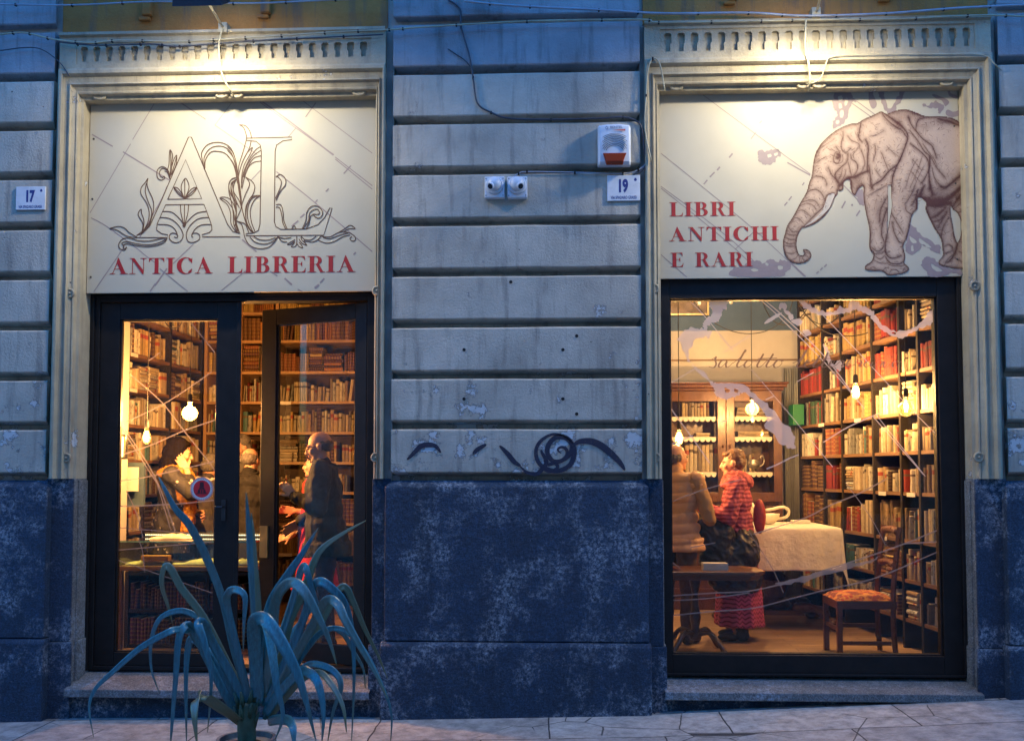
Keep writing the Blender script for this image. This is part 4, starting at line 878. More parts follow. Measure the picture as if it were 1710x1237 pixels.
segW=[([(160,100),(240,180),(380,350),(395,370)],1.6),([(340,378),(485,285)],1.5),([(66,535),(200,455)],1.5),([(490,465),(700,710),(920,980)],1.4),([(535,95),(640,190),(870,420),(1070,650),(1080,665)],1.8),([(550,92),(660,185),(880,400),(1060,640)],2.0),([(860,170),(1080,400),(1340,680),(1470,810)],1.5),([(66,675),(180,830),(270,960)],2.2),([(66,860),(180,815)],2.6),([(330,745),(360,735)],2.2),([(565,625),(610,605)],2),([(730,530),(820,480)],1.4),([(870,850),(1000,770),(1180,690)],2.2),([(740,915),(690,935)],2.2),([(570,990),(620,970),(690,935)],2.6),([(1130,710),(1400,1020)],1.6),([(1150,705),(1410,1030)],1.4),([(960,1030),(1180,830)],0.01)]
film(segW,coast,z7,YG,win,lim=limW,mat=filmm('film_white',(.62,.58,.55),.66))  # upper film whitened: the floodlighting is painted into its colour
segW2=[([(66,120),(220,60),(440,0)],1.8),([(170,360),(300,335)],2),([(500,290),(770,205),(900,140),(1060,75),(1200,0)],2.6),([(480,280),(600,470),(660,600)],1.5),([(990,20),(1120,200),(1200,350)],1.6),([(66,615),(300,600),(480,590),(700,540),(880,480),(1100,410),(1300,340),(1470,270)],2.6),([(66,640),(250,630),(480,600)],2.2),([(66,720),(260,700),(500,680),(700,630),(900,580),(1150,520),(1470,385)],2.4),([(1300,340),(1470,330)],2.4)]
film(segW2,[[[(620,552),(760,512),(900,472),(1000,447),(1110,428),(1170,405),(1120,436),(980,478),(800,530),(680,556)]]],z8,YG-.003,win,lim=limW)
segL=[([(280,940),(620,410)],0.01),([(490,165),(620,320)],2),([(180,660),(385,560),(600,415)],2.0),([(290,360),(345,320)],1.6),([(190,420),(350,560),(460,700),(620,900)],2.2),([(165,820),(300,775),(460,705),(620,650)],2.4),([(150,680),(290,900),(330,960)],2.2),([(175,700),(320,930),(420,1195)],2.4),([(150,950),(260,935),(440,895),(610,855)],2.4),([(180,1000),(230,1110),(262,1230)],2.0),([(150,1075),(300,1070),(470,1060),(610,1045)],2.4),([(150,1180),(330,1195),(610,1215)],1.6),([(330,960),(400,1195)],1.8)]
z2=lambda a,b:(150+a/2.945,480+b/2.945); YL=YF+.0375
film(segL,[],z2,YL,leafA,lim=(197.5,359,535,1088))
segL2=[([(240,1240),(260,1300),(270,1400)],1.8),([(140,1290),(600,1250)],1.8),([(140,1340),(600,1500)],1.8),([(500,1200),(600,1400)],1.6)]
film(segL2,[],z2,YL-.003,leafA,lim=(197.5,359,535,1088))
# film on the open leaf lies in the leaf's own plane
def film_leaf(segs):
    mb=MB(); inv=LM.inverted()
    for k,(pts,w) in enumerate(segs):
        def cp(a,b):
            px,py=z2(a,b); o=Vector((0,-CD,CZ)); d=(P(px,py,0)-o); ol=inv@o; dl=(inv.to_3x3())@d
            tt=(.0205-.00008*(k%20)-ol.y)/dl.y; q=ol+dl*tt
            q.x=min(max(q.x,-LW+sw+.004),-.104); q.z=min(max(q.z,zb_+bt-.05),zt2-tp-.004); return q
        q=[cp(*p) for p in (crom(pts,5) if len(pts)>2 else pts)]
        vs=[]
        for i in range(len(q)):
            a=q[max(i-1,0)];b=q[min(i+1,len(q)-1)]; tx,tz=b.x-a.x,b.z-a.z; l=math.hypot(tx,tz) or 1; w2=w/480
            vs+= [LM@Vector((q[i].x-tz/l*w2,q[i].y,q[i].z+tx/l*w2)),LM@Vector((q[i].x+tz/l*w2,q[i].y,q[i].z-tx/l*w2))]
        mb.add(vs,[(2*i,2*i+1,2*i+3,2*i+2) for i in range(len(q)-1)])
    sub(mb.build('window_film',m_film),leafB)
film_leaf([([(910,380),(1050,565),(1160,740),(1290,945)],2.2),([(1000,335),(1115,235)],2.4),([(1230,225),(1300,300)],1.8),([(1115,520),(1285,410)],2),([(905,650),(1045,565)],2.4),([(910,860),(1080,790),(1300,695)],2.2),([(940,1040),(1150,985)],2.4),([(915,1200),(1100,1190),(1300,1170)],1.8),([(930,1100),(970,1200),(1010,1400)],1.8),([(1050,560),(1100,530)],1.8)])
# script words on the window, drawn as slanted pen strokes
def script(mb,segs,y,sc,ox,oy):
    for k,(pts,w) in enumerate(segs):
        yy=y-.0001*(k%20)
        q=crom(pts,5); n=len(q)
        ww=[]
        for i in range(n):
            a=q[max(i-1,0)];b=q[min(i+1,n-1)]; dx,dy=b[0]-a[0],b[1]-a[1]; l=math.hypot(dx,dy) or 1
            ww.append((w if False else (1.1+2.6*max(0,dy/l)))*sc/240)
        ribbon(mb,q,ww,lambda a,b,yy=yy:(lambda p:(p.x,yy,p.z))(P(ox+a,oy+b,YG)))
zs=lambda pts:[(a/6.186,b/6.186) for a,b in pts]   # traced from the 6.19x enlargement at (1110,480)
def zz(l): return ([(a-0,b-0) for a,b in zs(l)],1)
S_s=[zz([(470,750),(500,735),(530,715),(520,745),(530,790),(510,825),(475,825),(455,815)]),
 zz([(640,760),(610,745),(575,770),(555,810),(575,825),(610,800),(640,760),(630,800),(640,825),(670,810),(700,780)]),
 zz([(700,785),(760,740),(810,690),(840,655),(830,650),(790,720),(745,800),(760,825),(790,810),(820,790)]),
 zz([(890,760),(850,760),(820,800),(835,828),(870,815),(900,780),(890,760),(905,765),(940,760)]),
 zz([(940,770),(990,730),(1020,685),(1000,720),(955,800),(965,825),(1000,810),(1040,770)]),zz([(960,735),(1060,732)]),
 zz([(1040,770),(1090,730),(1120,685),(1100,720),(1050,800),(1060,825),(1100,810),(1130,780)]),zz([(1060,732),(1160,728)]),
 zz([(1200,755),(1160,755),(1125,800),(1140,828),(1180,815),(1210,780),(1200,755),(1225,760)])]
mb=MB(); script(mb,S_s,YG-.005,.9,1110,480)
def zz6(l): return ([(a,b) for a,b in [(x/4.417,y/4.417) for x,y in l]],1)
S2_=[zz6([(60,560),(110,530),(150,470),(160,465),(130,520),(90,575),(110,590),(140,575)]),
 zz6([(140,565),(175,555),(185,540),(165,540),(145,570),(160,588),(190,575)]),
 zz6([(190,575),(230,540),(260,500),(235,545),(210,580),(230,588),(260,570)]),zz6([(200,535),(275,530)]),
 zz6([(255,575),(300,535),(320,480),(300,520),(275,580),(295,588),(325,570)]),zz6([(275,528),(345,522)]),
 zz6([(325,570),(360,555),(365,540),(345,542),(330,570),(345,588),(380,572)]),
 zz6([(380,572),(410,545),(420,540),(440,550),(420,580),(440,585)]),
 zz6([(440,580),(480,560),(490,540),(470,542),(455,570),(470,588),(510,570)]),
 zz6([(510,575),(535,545),(555,542),(570,550),(550,580),(575,585)]),
 zz6([(640,555),(610,545),(585,570),(600,588),(630,570),(645,550),(635,580),(660,580)]),
 zz6([(660,580),(685,550),(705,542),(725,550),(705,580),(730,580)]),
 zz6([(740,545),(730,580),(745,588),(770,560)]),
 zz6([(845,545),(810,548),(790,575),(810,590),(840,570),(850,548),(870,552)])]
script(mb,S2_,YG-.005,.9,1310,480)
sub(mb.build('script_lettering',m_film2),win)
# ================================================================== THINGS FIXED TO THE FRONT
m_plastic=M_('white_plastic',(.62,.63,.64),.4,.06,5,.03,60)
m_blueink=flatm('number_blue',(.02,.03,.16),.5)
def plaque(n,x0,y0,x1,y1,label):
    a=P(x0,y0,-.014);b=P(x1,y1,-.014); yF=-.014
    o=thing('house_number_plaque',label,'number plate',(a.x,0,b.z),'house number plates')
    mb=MB(); mb.box(a.x,b.x,yF,-.001,b.z,a.z); mb.build('plate',m_marble,o,bevel=.002)
    w_,h_=b.x-a.x,a.z-b.z
    mb=text_mb(n,h_*.66,a.x+w_*.47,b.z+h_*.36,yF-.001,.62,.006); mb.build('number',m_blueink,o)
    mb=text_mb('VIA SPADARO GRASSI',h_*.17,a.x+w_*.5,b.z+h_*.07,yF-.001,.86*w_/(h_*.17*10.6)*1.0,.0004); mb.build('street_name',m_blueink,o)
    mb=MB(); c=(a.x+w_*.86,b.z+h_*.83); r=h_*.055
    mb.poly([[(c[0]+r*math.cos(k*.7),c[1]-r*.3+r*math.sin(k*.7)) for k in range(9)]],yF-.0008); mb.poly([[(c[0]-r*.7,c[1]+r*.5),(c[0]+r*.7,c[1]+r*.5),(c[0]+r*.4,c[1]+r*1.1),(c[0],c[1]+r*.8),(c[0]-r*.4,c[1]+r*1.1)]],yF-.0010)
    mb.build('emblem',m_blueink,o)
m_marble=M_('plaque_marble',(.60,.60,.60),.35,.10,12,.05,40)
plaque('17',27,312,75,350,'white marble number plate 17 on the left pier')
plaque('19',1014,293,1069,335,'white marble number plate 19 beneath the alarm siren')
# alarm siren
a=P(998,204,-.10); b=P(1055,272,-.10)
o=thing('alarm_siren','white wall alarm siren with amber light and curved louvres on the pier','alarm siren',((a.x+b.x)/2,0,b.z))
cx=(a.x+b.x)/2; hw=(b.x-a.x)/2*.97; z0,z1=b.z,a.z
mb=MB(); prof=[(-.001,1.0),(-.06,.99),(-.088,.93),(-.095,.5),(-.085,.06),(-.07,.0),(-.001,0.0)]
xs_=[-1,-.9,-.4,.4,.9,1]; yo=[.025,.006,0,0,.006,.025]
vs=[];
for xk,yk in zip(xs_,yo):
    for (y,f) in prof: vs.append((cx+hw*xk,min(y+yk*(1 if y<-.01 else 0),-.001),z0+(z1-z0)*f*(1-.03*abs(xk)**4)))
K=len(prof); fs=[]
for i in range(len(xs_)-1):
    for k in range(K-1): q=i*K+k; fs.append((q,q+1,q+K+1,q+K))
fs.append(tuple(range(K-1,-1,-1))); fs.append(tuple((len(xs_)-1)*K+k for k in range(K)))
mb.add(vs,fs); mb.build('housing',m_plastic,o,bevel=.004)
mb=MB()
for k in range(8):
    r=.058+.0105*k; cz=z0+(z1-z0)*.22
    pts=[]
    for i in range(13):
        an=R(180-25-i*(130)/12); x=cx+r*math.cos(an)*1.15; z=cz+r*math.sin(an)*1.1
        if abs(x-cx)<hw*.78: pts.append((x,-.0965,z))
    mb.tube(pts,.0016,5)
mb.build('louvre',flatm('slot_dark',(.01,.01,.015),.8),o)
mb=MB(); am=bpy.data.materials.new('amber_lens'); am.use_nodes=True; bb=am.node_tree.nodes['Principled BSDF']; bb.inputs['Base Color'].default_value=(.28,.035,.008,1); bb.inputs['Roughness'].default_value=.15
w1=hw*.72; w2=hw*.5; zz0=z0+.012; zz1=z0+(z1-z0)*.24
mb.add([(cx-w2,-.104,zz0),(cx+w2,-.104,zz0),(cx+w1,-.106,zz1),(cx-w1,-.106,zz1),(cx-w2,-.08,zz0-.02),(cx+w2,-.08,zz0-.02),(cx+w1,-.07,zz1+.004),(cx-w1,-.07,zz1+.004)],[(0,1,2,3),(4,5,1,0),(3,2,6,7),(4,0,3,7),(1,5,6,2)])
mb.build('amber_light',am,o,bevel=.004)
ink=flatm('label_grey',(.18,.20,.28),.5)
mb=text_mb('BENTEL',.024,cx+.012,z1-.045,-.0975,1.05,.0006); mb.build('logo_lettering',ink,o)
mb=MB(); mb.poly([[(cx-.065,z1-.038),(cx-.055,z1-.028),(cx-.045,z1-.038),(cx-.05,z1-.052),(cx-.06,z1-.052)],[(cx-.061,z1-.039),(cx-.055,z1-.034),(cx-.049,z1-.039),(cx-.052,z1-.048),(cx-.058,z1-.048)]],-.0975); mb.build('logo_badge',ink,o)
mb=MB(); mb.poly([[(cx-.02,z1-.058),(cx+.075,z1-.050),(cx+.075,z1-.064)]],-.0975); mb.build('logo_swoosh',flatm('label_red',(.6,.12,.08),.5),o)
# twin surveillance cameras
def camera_dome(px0,px1,py0,py1,side,label):
    a=P(px0,py0,-.04);b=P(px1,py1,-.04); cx,cz=(a.x+b.x)/2,(a.z+b.z)/2; r=(b.x-a.x)/2
    o=thing('security_camera',label,'camera',(cx,0,cz),'wall cameras side by side')
    mb=MB(); mb.box(a.x,b.x,-.055,-.001,b.z,a.z); mb.build('mounting_box',m_plastic,o,bevel=.006)
    Mx=Matrix.Translation((cx,-.055,cz+.01))@Matrix.Rotation(R(90),4,'X')
    mb=MB(); mb.lathe([(r*.92,0),(r*.9,.012),(r*.8,.022),(r*.74,.020)],28,M=Mx); ring=mb.build('base_ring',m_plastic,o,smooth=True)
    mb=MB(); mb.ell((cx,-.078,cz+.014),(r*.70,r*.66,r*.70),n=24); mb.build('dome',m_plastic,o,smooth=True)
    d=Vector((side*.45,-.75,-.50)).normalized(); q=Vector((cx,-.078,cz+.014)); 
    mb=MB(); s_=q+d*r*.45; e_=q+d*r*.84; mb.tube([s_,e_],[r*.34,r*.34],18); hood=mb.build('lens_hood',m_plastic,o,smooth=False)
    mb=MB(); mb.tube([e_+d*.0006,e_+d*.0012],[r*.27,r*.27],18); mb.build('lens',M_('lens_black',(.01,.01,.012),.1,0,5,0),o)
    mb=MB(); 
    for sx in (-1,1):
        for sz in (-1,1): mb.lathe([(.004,0),(.004,.001)],8,M=Matrix.Translation((cx+sx*r*.86,-.055,cz+sz*r*.86))@Matrix.Rotation(R(90),4,'X'))
    mb.build('screw',flatm('screw_dark',(.05,.04,.03),.4),o)
camera_dome(809.5,842.5,296,331,-1,'left one of the two white dome cameras, lens turned to the left')
camera_dome(847.5,880.5,296,331,1,'right one of the two white dome cameras, lens turned to the right')
# floodlights on arms
m_fl=M_('floodlight_metal',(.05,.055,.07),.5,metal=.6)
def flood(px,py,arm_px,arm_py,label):
    yl_=-.56; c=P(px,py,yl_); w_=.155
    base=P(arm_px,arm_py,-.045)
    o=thing('floodlight',label,'floodlight',(base.x,0,base.z),'floodlights on arms over the signs')
    tilt=Matrix.Translation(c)@Matrix.Rotation(R(32),4,'X')
    mb=MB(); mb.add([(-w_,-.09,.035),(w_,-.09,.035),(w_,.09,.035),(-w_,.09,.035),(-w_*1.05,-.105,-.02),(w_*1.05,-.105,-.02),(w_*1.05,.105,-.02),(-w_*1.05,.105,-.02)],[(0,1,2,3),(0,4,5,1),(1,5,6,2),(2,6,7,3),(3,7,4,0)],M=tilt)
    for k in range(9): mb.box(-w_*.9+k*w_*.225-.004,-w_*.9+k*w_*.225+.004,-.08,.08,.036,.062,M=tilt)
    mb.build('housing',m_fl,o)
    mb=MB(); mb.box(-w_*.98,w_*.98,-.095,.095,-.0195,-.012,M=tilt); mb.build('lens',emis('flood_lens',(1,.93,.78),1.2),o)
    mb=MB(); s=c+Vector((.02,.02,.03)); mb.tube([base,base+Vector((0,-.03,.0)),s],.010,6); mb.box(base.x-.03,base.x+.03,-.05,.03,base.z-.04,base.z+.03)
    mb.build('arm',M_('arm_cream',(.40,.34,.22),.5),o)
    L=bpy.data.lights.new('flood_light','AREA'); L.shape='RECTANGLE'; L.size=.28; L.size_y=.17; L.energy=W_FLOOD; L.color=(1,.89,.64); L.spread=R(172)
    lo=bpy.data.objects.new('flood_light',L); COL.objects.link(lo); lo.parent=o; lo.location=tilt@Vector((0,0,-.04))-o.location; lo.rotation_euler=(R(3),0,0)
flood(336,2,372,45,'dark finned floodlight on a short arm over the doorway sign')
flood(1372,-22,1363,20,'dark floodlight on a short arm over the elephant sign')
# cables
def cable(pts,r,mat,label,y=-.02,ys=None,clips=0,name='cable',grp='cables along the front'):
    q=crom([tuple(P(px,py,(ys[i] if ys else y))) for i,(px,py) in enumerate(pts)],5)
    o=thing(name,label,'cable',q[0],grp); mb=MB(); mb.tube(q,r,6); mb.build('wire',mat,o,smooth=True)
    if clips:
        for k in range(1,clips): p=Vector(q[int(len(q)*k/clips)]); mb=MB(); mb.box(p.x-.006,p.x+.006,p.y-.005,p.y+.014,p.z-.009,p.z+.009); mb.build('clip',m_black,o)
wc=M_('cable_cream',(.40,.35,.22),.5); wb=M_('cable_dark',(.04,.04,.05),.5); wg=M_('cable_grey',(.32,.33,.36),.5)
cable([(-20,7),(120,9),(262,3),(420,6),(560,0),(700,-3)],.006,wg,'pale power line crossing behind the left floodlight housing',y=-.06,clips=9)
cable([(775,2),(860,10),(1000,17),(1110,23),(1250,22),(1345,27),(1480,23),(1600,14),(1720,8)],.008,wg,'thick pale cable sagging across the top right of the front',y=-.055,clips=12)
cable([(0,58),(40,55),(90,66),(150,72),(200,68),(300,70),(372,66),(470,60),(560,54),(650,50),(700,46),(880,36),(1070,33),(1100,38),(1250,36),(1345,34),(1500,32),(1640,26),(1720,28)],.006,wc,'long clipped cable along the cornice above both openings',y=-.052,clips=28)
cable([(95,70),(160,76),(250,74),(300,78),(400,70),(520,64),(640,58)],.005,wb,'thin dark cable sagging under the cornice over the doorway',y=-.05,clips=10)
cable([(0,85),(40,80),(70,83),(100,105),(116,128)],.004,wb,'thin dark wire dropping from the left pier to the door surround',y=-.03)
cable([(372,48),(366,70),(367,105),(373,130),(385,152),(390,160)],.006,wc,'cream wire hanging down over the frieze above the doorway',ys=[-.06,-.055,-.05,-.06,-.03,.05])
cable([(1346,32),(1345,60),(1345,85),(1351,110),(1352,140),(1350,152)],.007,wc,'cream wire hanging over the frieze above the elephant sign',ys=[-.06,-.055,-.045,-.055,-.03,.04])
cable([(1346,140),(1360,138),(1372,128),(1380,105),(1390,95),(1440,92),(1560,91),(1640,92),(1662,108),(1672,118)],.004,wc,'thin looping wire pinned along the top of the elephant sign surround',ys=[.03,.0,-.02,-.04,-.04,-.04,-.04,-.04,-.04,-.01])
cable([(748,0),(768,15),(770,45),(783,90),(790,130),(797,172),(820,188),(850,198),(920,200),(1000,198),(1040,196),(1062,202),(1072,215),(1076,250),(1080,272),(1072,285),(1058,292)],.0065,wb,'black cable winding down the pier and round the alarm siren',y=-.012,clips=8)
cable([(855,298),(866,290),(880,287),(960,288),(1040,290),(1066,284),(1078,274)],.004,wg,'thin pale cable running from the cameras to the number 19 plate',y=-.012,clips=6)
cable([(748,82),(760,90),(775,100),(786,112)],.004,wb,'short loose black wire end below the pier cornice',y=-.01)
cable([(1088,270),(1077,215),(1079,160),(1082,118),(1090,98),(1102,108),(1110,150)],.005,wc,'cream wire climbing the left edge of the window surround',y=-.04,clips=3)
# ================================================================== BOOKCASES AND BOOKS
def bookmat(name,c,kind,pal=1.0):
    m,t,b=_nodes(name); uv=t.nodes.new('ShaderNodeUVMap'); sp=t.nodes.new('ShaderNodeSeparateXYZ'); t.links.new(uv.outputs[0],sp.inputs[0])
    v=coords(t); n1=ramp(t,noi(t,v,22,5,.7),.3,.75); n2=ramp(t,noi(t,v,70,4,.7),.45,.7)
    at=t.nodes.new('ShaderNodeAttribute'); at.attribute_name='tint'
    base=mix(t,n1,tuple(x*.72 for x in c),tuple(min(1,x*1.12) for x in c))
    k=N(t,'ShaderNodeMath',_operation='MULTIPLY'); k.inputs[1].default_value=.4; t.links.new(n2,k.inputs[0])
    base=mix(t,k.outputs[0],base,tuple(x*.45 for x in c))
    V=sp.outputs['Y']
    if kind=='bands':     # raised leather bands with gilt rules
        w_=N(t,'ShaderNodeMath',_operation='MULTIPLY'); w_.inputs[1].default_value=6.0; t.links.new(V,w_.inputs[0])
        fr=N(t,'ShaderNodeMath',_operation='FRACT'); t.links.new(w_.outputs[0],fr.inputs[0])
        pp=N(t,'ShaderNodeMath',_operation='PINGPONG'); pp.inputs[1].default_value=.5; t.links.new(fr.outputs[0],pp.inputs[0])
        g=ramp(t,pp.outputs[0],.03,.07,1,0); g2=ramp(t,pp.outputs[0],.12,.16,1,0)
        base=mix(t,g2,base,(.42,.27,.08)); base=mix(t,g,base,tuple(x*.6 for x in c))
    if kind in('label','label2'):
        lo,hi=((.66,.82) if kind=='label' else (.70,.80))
        a=ramp(t,V,lo,lo+.005); a2=ramp(t,V,hi,hi+.005,1,0); q=N(t,'ShaderNodeMath',_operation='MULTIPLY'); t.links.new(a,q.inputs[0]); t.links.new(a2,q.inputs[1])
        base=mix(t,q.outputs[0],base,(.35,.06,.03) if kind=='label' else (.12,.08,.05))
    if kind=='print':
        nz=N(t,'ShaderNodeTexNoise',Scale=90,Detail=2); t.links.new(coords(t,(1,1,.25)),nz.inputs['Vector'])
        a=ramp(t,V,.25,.27); a2=ramp(t,V,.80,.82,1,0); q=N(t,'ShaderNodeMath',_operation='MULTIPLY'); t.links.new(a,q.inputs[0]); t.links.new(a2,q.inputs[1])
        q2=N(t,'ShaderNodeMath',_operation='MULTIPLY'); t.links.new(q.outputs[0],q2.inputs[0]); t.links.new(ramp(t,nz.outputs['Fac'],.54,.58,0,.8),q2.inputs[1])
        base=mix(t,q2.outputs[0],base,tuple(x*.25 for x in c))
    col=t.nodes.new('ShaderNodeMix'); col.data_type='RGBA'; col.blend_type='MULTIPLY'; col.inputs[0].default_value=1
    cb=t.nodes.new('ShaderNodeCombineXYZ'); 
    for i in range(3): t.links.new(at.outputs['Fac'],cb.inputs[i])
    t.links.new(base,col.inputs['A']); t.links.new(cb.outputs[0],col.inputs['B'])
    t.links.new(col.outputs['Result'],b.inputs['Base Color']); b.inputs['Roughness'].default_value=.6; b.inputs['Specular IOR Level'].default_value=.35
    bump(t,b,n2,.3,.002); return m
BM=[('cream vellum',(.60,.49,.32),'plain'),('pale parchment',(.66,.58,.42),'label2'),('ivory',(.70,.65,.52),'print'),('tan',(.42,.29,.15),'print'),('ochre',(.48,.33,.12),'label'),('buff',(.55,.42,.24),'label'),
    ('brown leather',(.20,.085,.035),'bands'),('dark brown',(.10,.045,.025),'bands'),('reddish brown leather',(.26,.07,.035),'bands'),('red',(.28,.028,.02),'label2'),('bright red',(.36,.045,.028),'print'),('dark green',(.03,.10,.055),'label2'),
    ('teal',(.07,.17,.17),'label2'),('grey',(.28,.28,.25),'print'),('white',(.70,.70,.64),'print'),('orange brown',(.46,.19,.05),'bands'),('golden',(.55,.40,.13),'bands'),('mottled beige',(.40,.32,.22),'plain'),('navy',(.05,.06,.12),'label2'),('violet brown',(.16,.06,.08),'bands')]
BMAT=[bookmat('book_'+n.replace(' ','_'),c,k) for n,c,k in BM]+[M_('book_pages',(.55,.47,.33),.85,.15,60,.2,200)]
NP=len(BM)
PAL=dict(old=[0,0,0,1,1,1,2,2,3,4,5,5,5,3,17,17,13,6,7,12,14,1,0],vel=[0,0,1,1,5,0,1,17,4],lea=[6,7,8,15,6,16,6,19],gold=[16,16,15,15,6,8,19],red=[9,9,8,9],mod=[2,0,2,0,1,14,0,13,1,2,5,9,5,3,1,0,17],warm=[4,5,5,0,4,3,16],grn=[11,9,11,11,13],rdmix=[10,9,0,10,8,2],dk=[6,7,8,7,19,7],bx=[3,3,4],yel=[4,5,16,4])
BOOKS=[]  # dicts
def add_book(u,n,p,t,h,d,ci,lean=0.0,flat=False,cell=None):
    """p: front-left-bottom corner, u: direction along the shelf, n: outward normal"""
    BOOKS.append(dict(u=u,n=n,p=Vector(p),t=t,h=h,d=d,c=ci,lean=lean,flat=flat,cell=cell,tint=rnd.choice((rnd.uniform(.30,.6),rnd.uniform(.5,.9),rnd.uniform(.55,.95)))))
def book_geo(B,mb):
    u,n,p,t,h,d=B['u'],B['n'],B['p'],B['t'],B['h'],B['d']
    z=Vector((0,0,1))
    if B['flat']: U,H=z,u      # lying: thickness is vertical, height runs along the shelf
    else:
        c,s=math.cos(B['lean']),math.sin(B['lean']); U=(u*c+z*s) if False else u; H=(z*c+u*s); U=(u*c-z*s)
    b_=.006*1; pr=[(0,-d),(0,-.007),(.14,.002),(.5,.007),(.86,.002),(1,-.007),(1,-d)]
    vs=[];K=len(pr)
    for zz_ in (0,h):
        for a,q in pr: vs.append(p+U*(a*t)+n*q+H*zz_)
    o=len(mb.v); mb.v+= [tuple(v) for v in vs]
    def face(idx,uvs,mi):
        mb.f.append(tuple(o+i for i in idx)); mb.m.append(mi); mb.uv+=uvs; mb.t.append(B['tint'])
    flip=B['flat']
    for i in range(K-1):
        a=pr[i][0];b2=pr[i+1][0]; idx=(i,i+1,K+i+1,K+i); uv=[(a,0),(b2,0),(b2,1),(a,1)]
        if flip: idx=idx[::-1]; uv=uv[::-1]
        face(idx,uv,B['c'])
    face((K-1,0,K,2*K-1) if not flip else (2*K-1,K,0,K-1),[(0,0)]*4,NP)
    face(tuple(range(2*K-1,K-1,-1)) if flip else tuple(range(K,2*K)),[(0,.01)]*K,NP)
    face(tuple(range(K)) if flip else tuple(range(K-1,-1,-1)),[(0,.01)]*K,NP)
m_shelf=M_('shelf_wood',(.16,.085,.04),.55,.3,5,.15,60,stretch=(1,1,6))
m_shelf_light=M_('shelf_wood_light',(.34,.20,.09),.55,.25,5,.15,60)
m_upr=M_('upright_grey_brown',(.020,.016,.014),.7,.25,8,.1,60,spec=.2)
m_back=M_('case_back',(.055,.030,.018),.8,.2,4,.1,40)
m_tag=flatm('shelf_tag_white',(.62,.60,.55),.6)
def bookcase(label,A,B_,depth,zs,ups,fill,zfloor=FZ,side=1,shelf_m=None,tags=(),ztop=None,upm=None,thick=.028):
    """A->B_ is the front line left to right as seen; zs = shelf tops; ups = upright distances along it; fill(bay,row)->style"""
    A=Vector((A[0],A[1],0));B_=Vector((B_[0],B_[1],0)); u=(B_-A); Ln=u.length; u.normalize(); n=Vector((u.y,-u.x,0))
    if n.dot(Vector((0,-CD,0))-A)<0: n=-n
    o=thing('bookcase',label,'bookcase',(A.x,A.y,zfloor))
    zt=ztop or max(zs)+.36
    def slab(mb,s0,s1,d0,d1,z0,z1):
        vs=[]
        for z in (z0,z1):
            for s,d in ((s0,d0),(s1,d0),(s1,d1),(s0,d1)): q=A+u*s-n*d; vs.append((q.x,q.y,z))
        mb.add(vs,[(0,3,2,1),(4,5,6,7),(0,1,5,4),(1,2,6,5),(2,3,7,6),(3,0,4,7)])
    for s in ups: mb=MB(); slab(mb,s-.016,s+.016,-.004,depth-.001,zfloor,zt); mb.build('upright',upm or m_upr,o)
    mb=MB(); slab(mb,ups[0]-.014,ups[-1]+.014,depth,depth+.015,zfloor,zt-.003); mb.build('back_panel',m_back,o)
    for z in zs: 
        mb=MB(); slab(mb,ups[0]+.0165,ups[-1]-.0165,.004,depth-.002,z-thick,z); mb.build('shelf',shelf_m or m_shelf,o)
    mb=MB(); slab(mb,ups[0]+.0165,ups[-1]-.0165,.004,depth-.002,zt-.03,zt-.002); mb.build('top_board',shelf_m or m_shelf,o)
    if tags:
        mb=MB()
        for s,z in tags: slab(mb,s,s+.14,-.006,-.001,z-.036,z-.003)
        mb.build('shelf_label',m_tag,o)
    rows=sorted(zs)
    for r,z in enumerate(rows):
        zu=(rows[r+1]-thick if r+1<len(rows) else zt-.03)-z
        for b in range(len(ups)-1):
            st=fill(b,r)
            if not st: continue
            s=ups[b]+.022; e=ups[b+1]-.022; sty=st if isinstance(st,dict) else dict(pal=st)
            pal=PAL[sty.get('pal','old')]; dens=sty.get('dens',1); kind=sty.get('kind','mix'); hh=sty.get('h',.82); tt=sty.get('t',(.020,.048))
            base=zu*hh; run=0; fixc=None
            while s<e-.015:
                x=rnd.random()
                if run<=0:
                    run=rnd.randint(2,7); fixc=rnd.choice(pal); base=zu*rnd.uniform(hh-.16,min(hh+.10,.93)); tb=rnd.uniform(*tt); same=rnd.random()<(.8 if sty.get('pal') in ('lea','gold','dk','red','vel') else .25)
                    if rnd.random()>dens: s+=rnd.uniform(.03,.12); continue
                    if kind=='mix' and rnd.random()<.13 and e-s>.20 or kind=='stack' and rnd.random()<.55 and e-s>.17:
                        w_=min(rnd.uniform(.15,.22),e-s); zz_=0; lim=zu*rnd.uniform(.5,.92)
                        while zz_<lim:
                            th=rnd.uniform(.018,.045)
                            if zz_+th>zu-.01: break
                            wl=w_*rnd.uniform(.85,1); add_book(u,n,A+u*(s+rnd.uniform(0,w_-wl))-n*rnd.uniform(.012,.03)+Vector((0,0,z+zz_+.0005)),th-.0012,wl,min(depth-.04,.2),rnd.choice(pal),flat=True,cell=(o.name,label,b,r)); zz_+=th
                        s+=w_+.008; run=0; continue
                run-=1
                th=tb*(1 if same else rnd.uniform(.7,1.3)); h=base*(1 if same and rnd.random()<.8 else rnd.uniform(.82,1.06)); h=min(h,zu-.008)
                if s+th>e: break
                ln=0
                if not same and rnd.random()<.16 and s+th+h*.16<e: ln=rnd.uniform(.04,.13)
                dn=rnd.uniform(.008,.045) if not same else rnd.uniform(.012,.02)
                off=0
                if ln<0: off=0
                add_book(u,n,A+u*(s+off)-n*dn+Vector((0,0,z+.0008+ (math.sin(ln)*th))),th-.0012,h-(.012 if ln else 0),min(depth-.05,h*.72,.19),fixc if same else rnd.choice(pal),lean=ln,cell=(o.name,label,b,r))
                s+=th/math.cos(ln)+(math.sin(ln)*h*.9 if ln else 0)+.0005
    return o
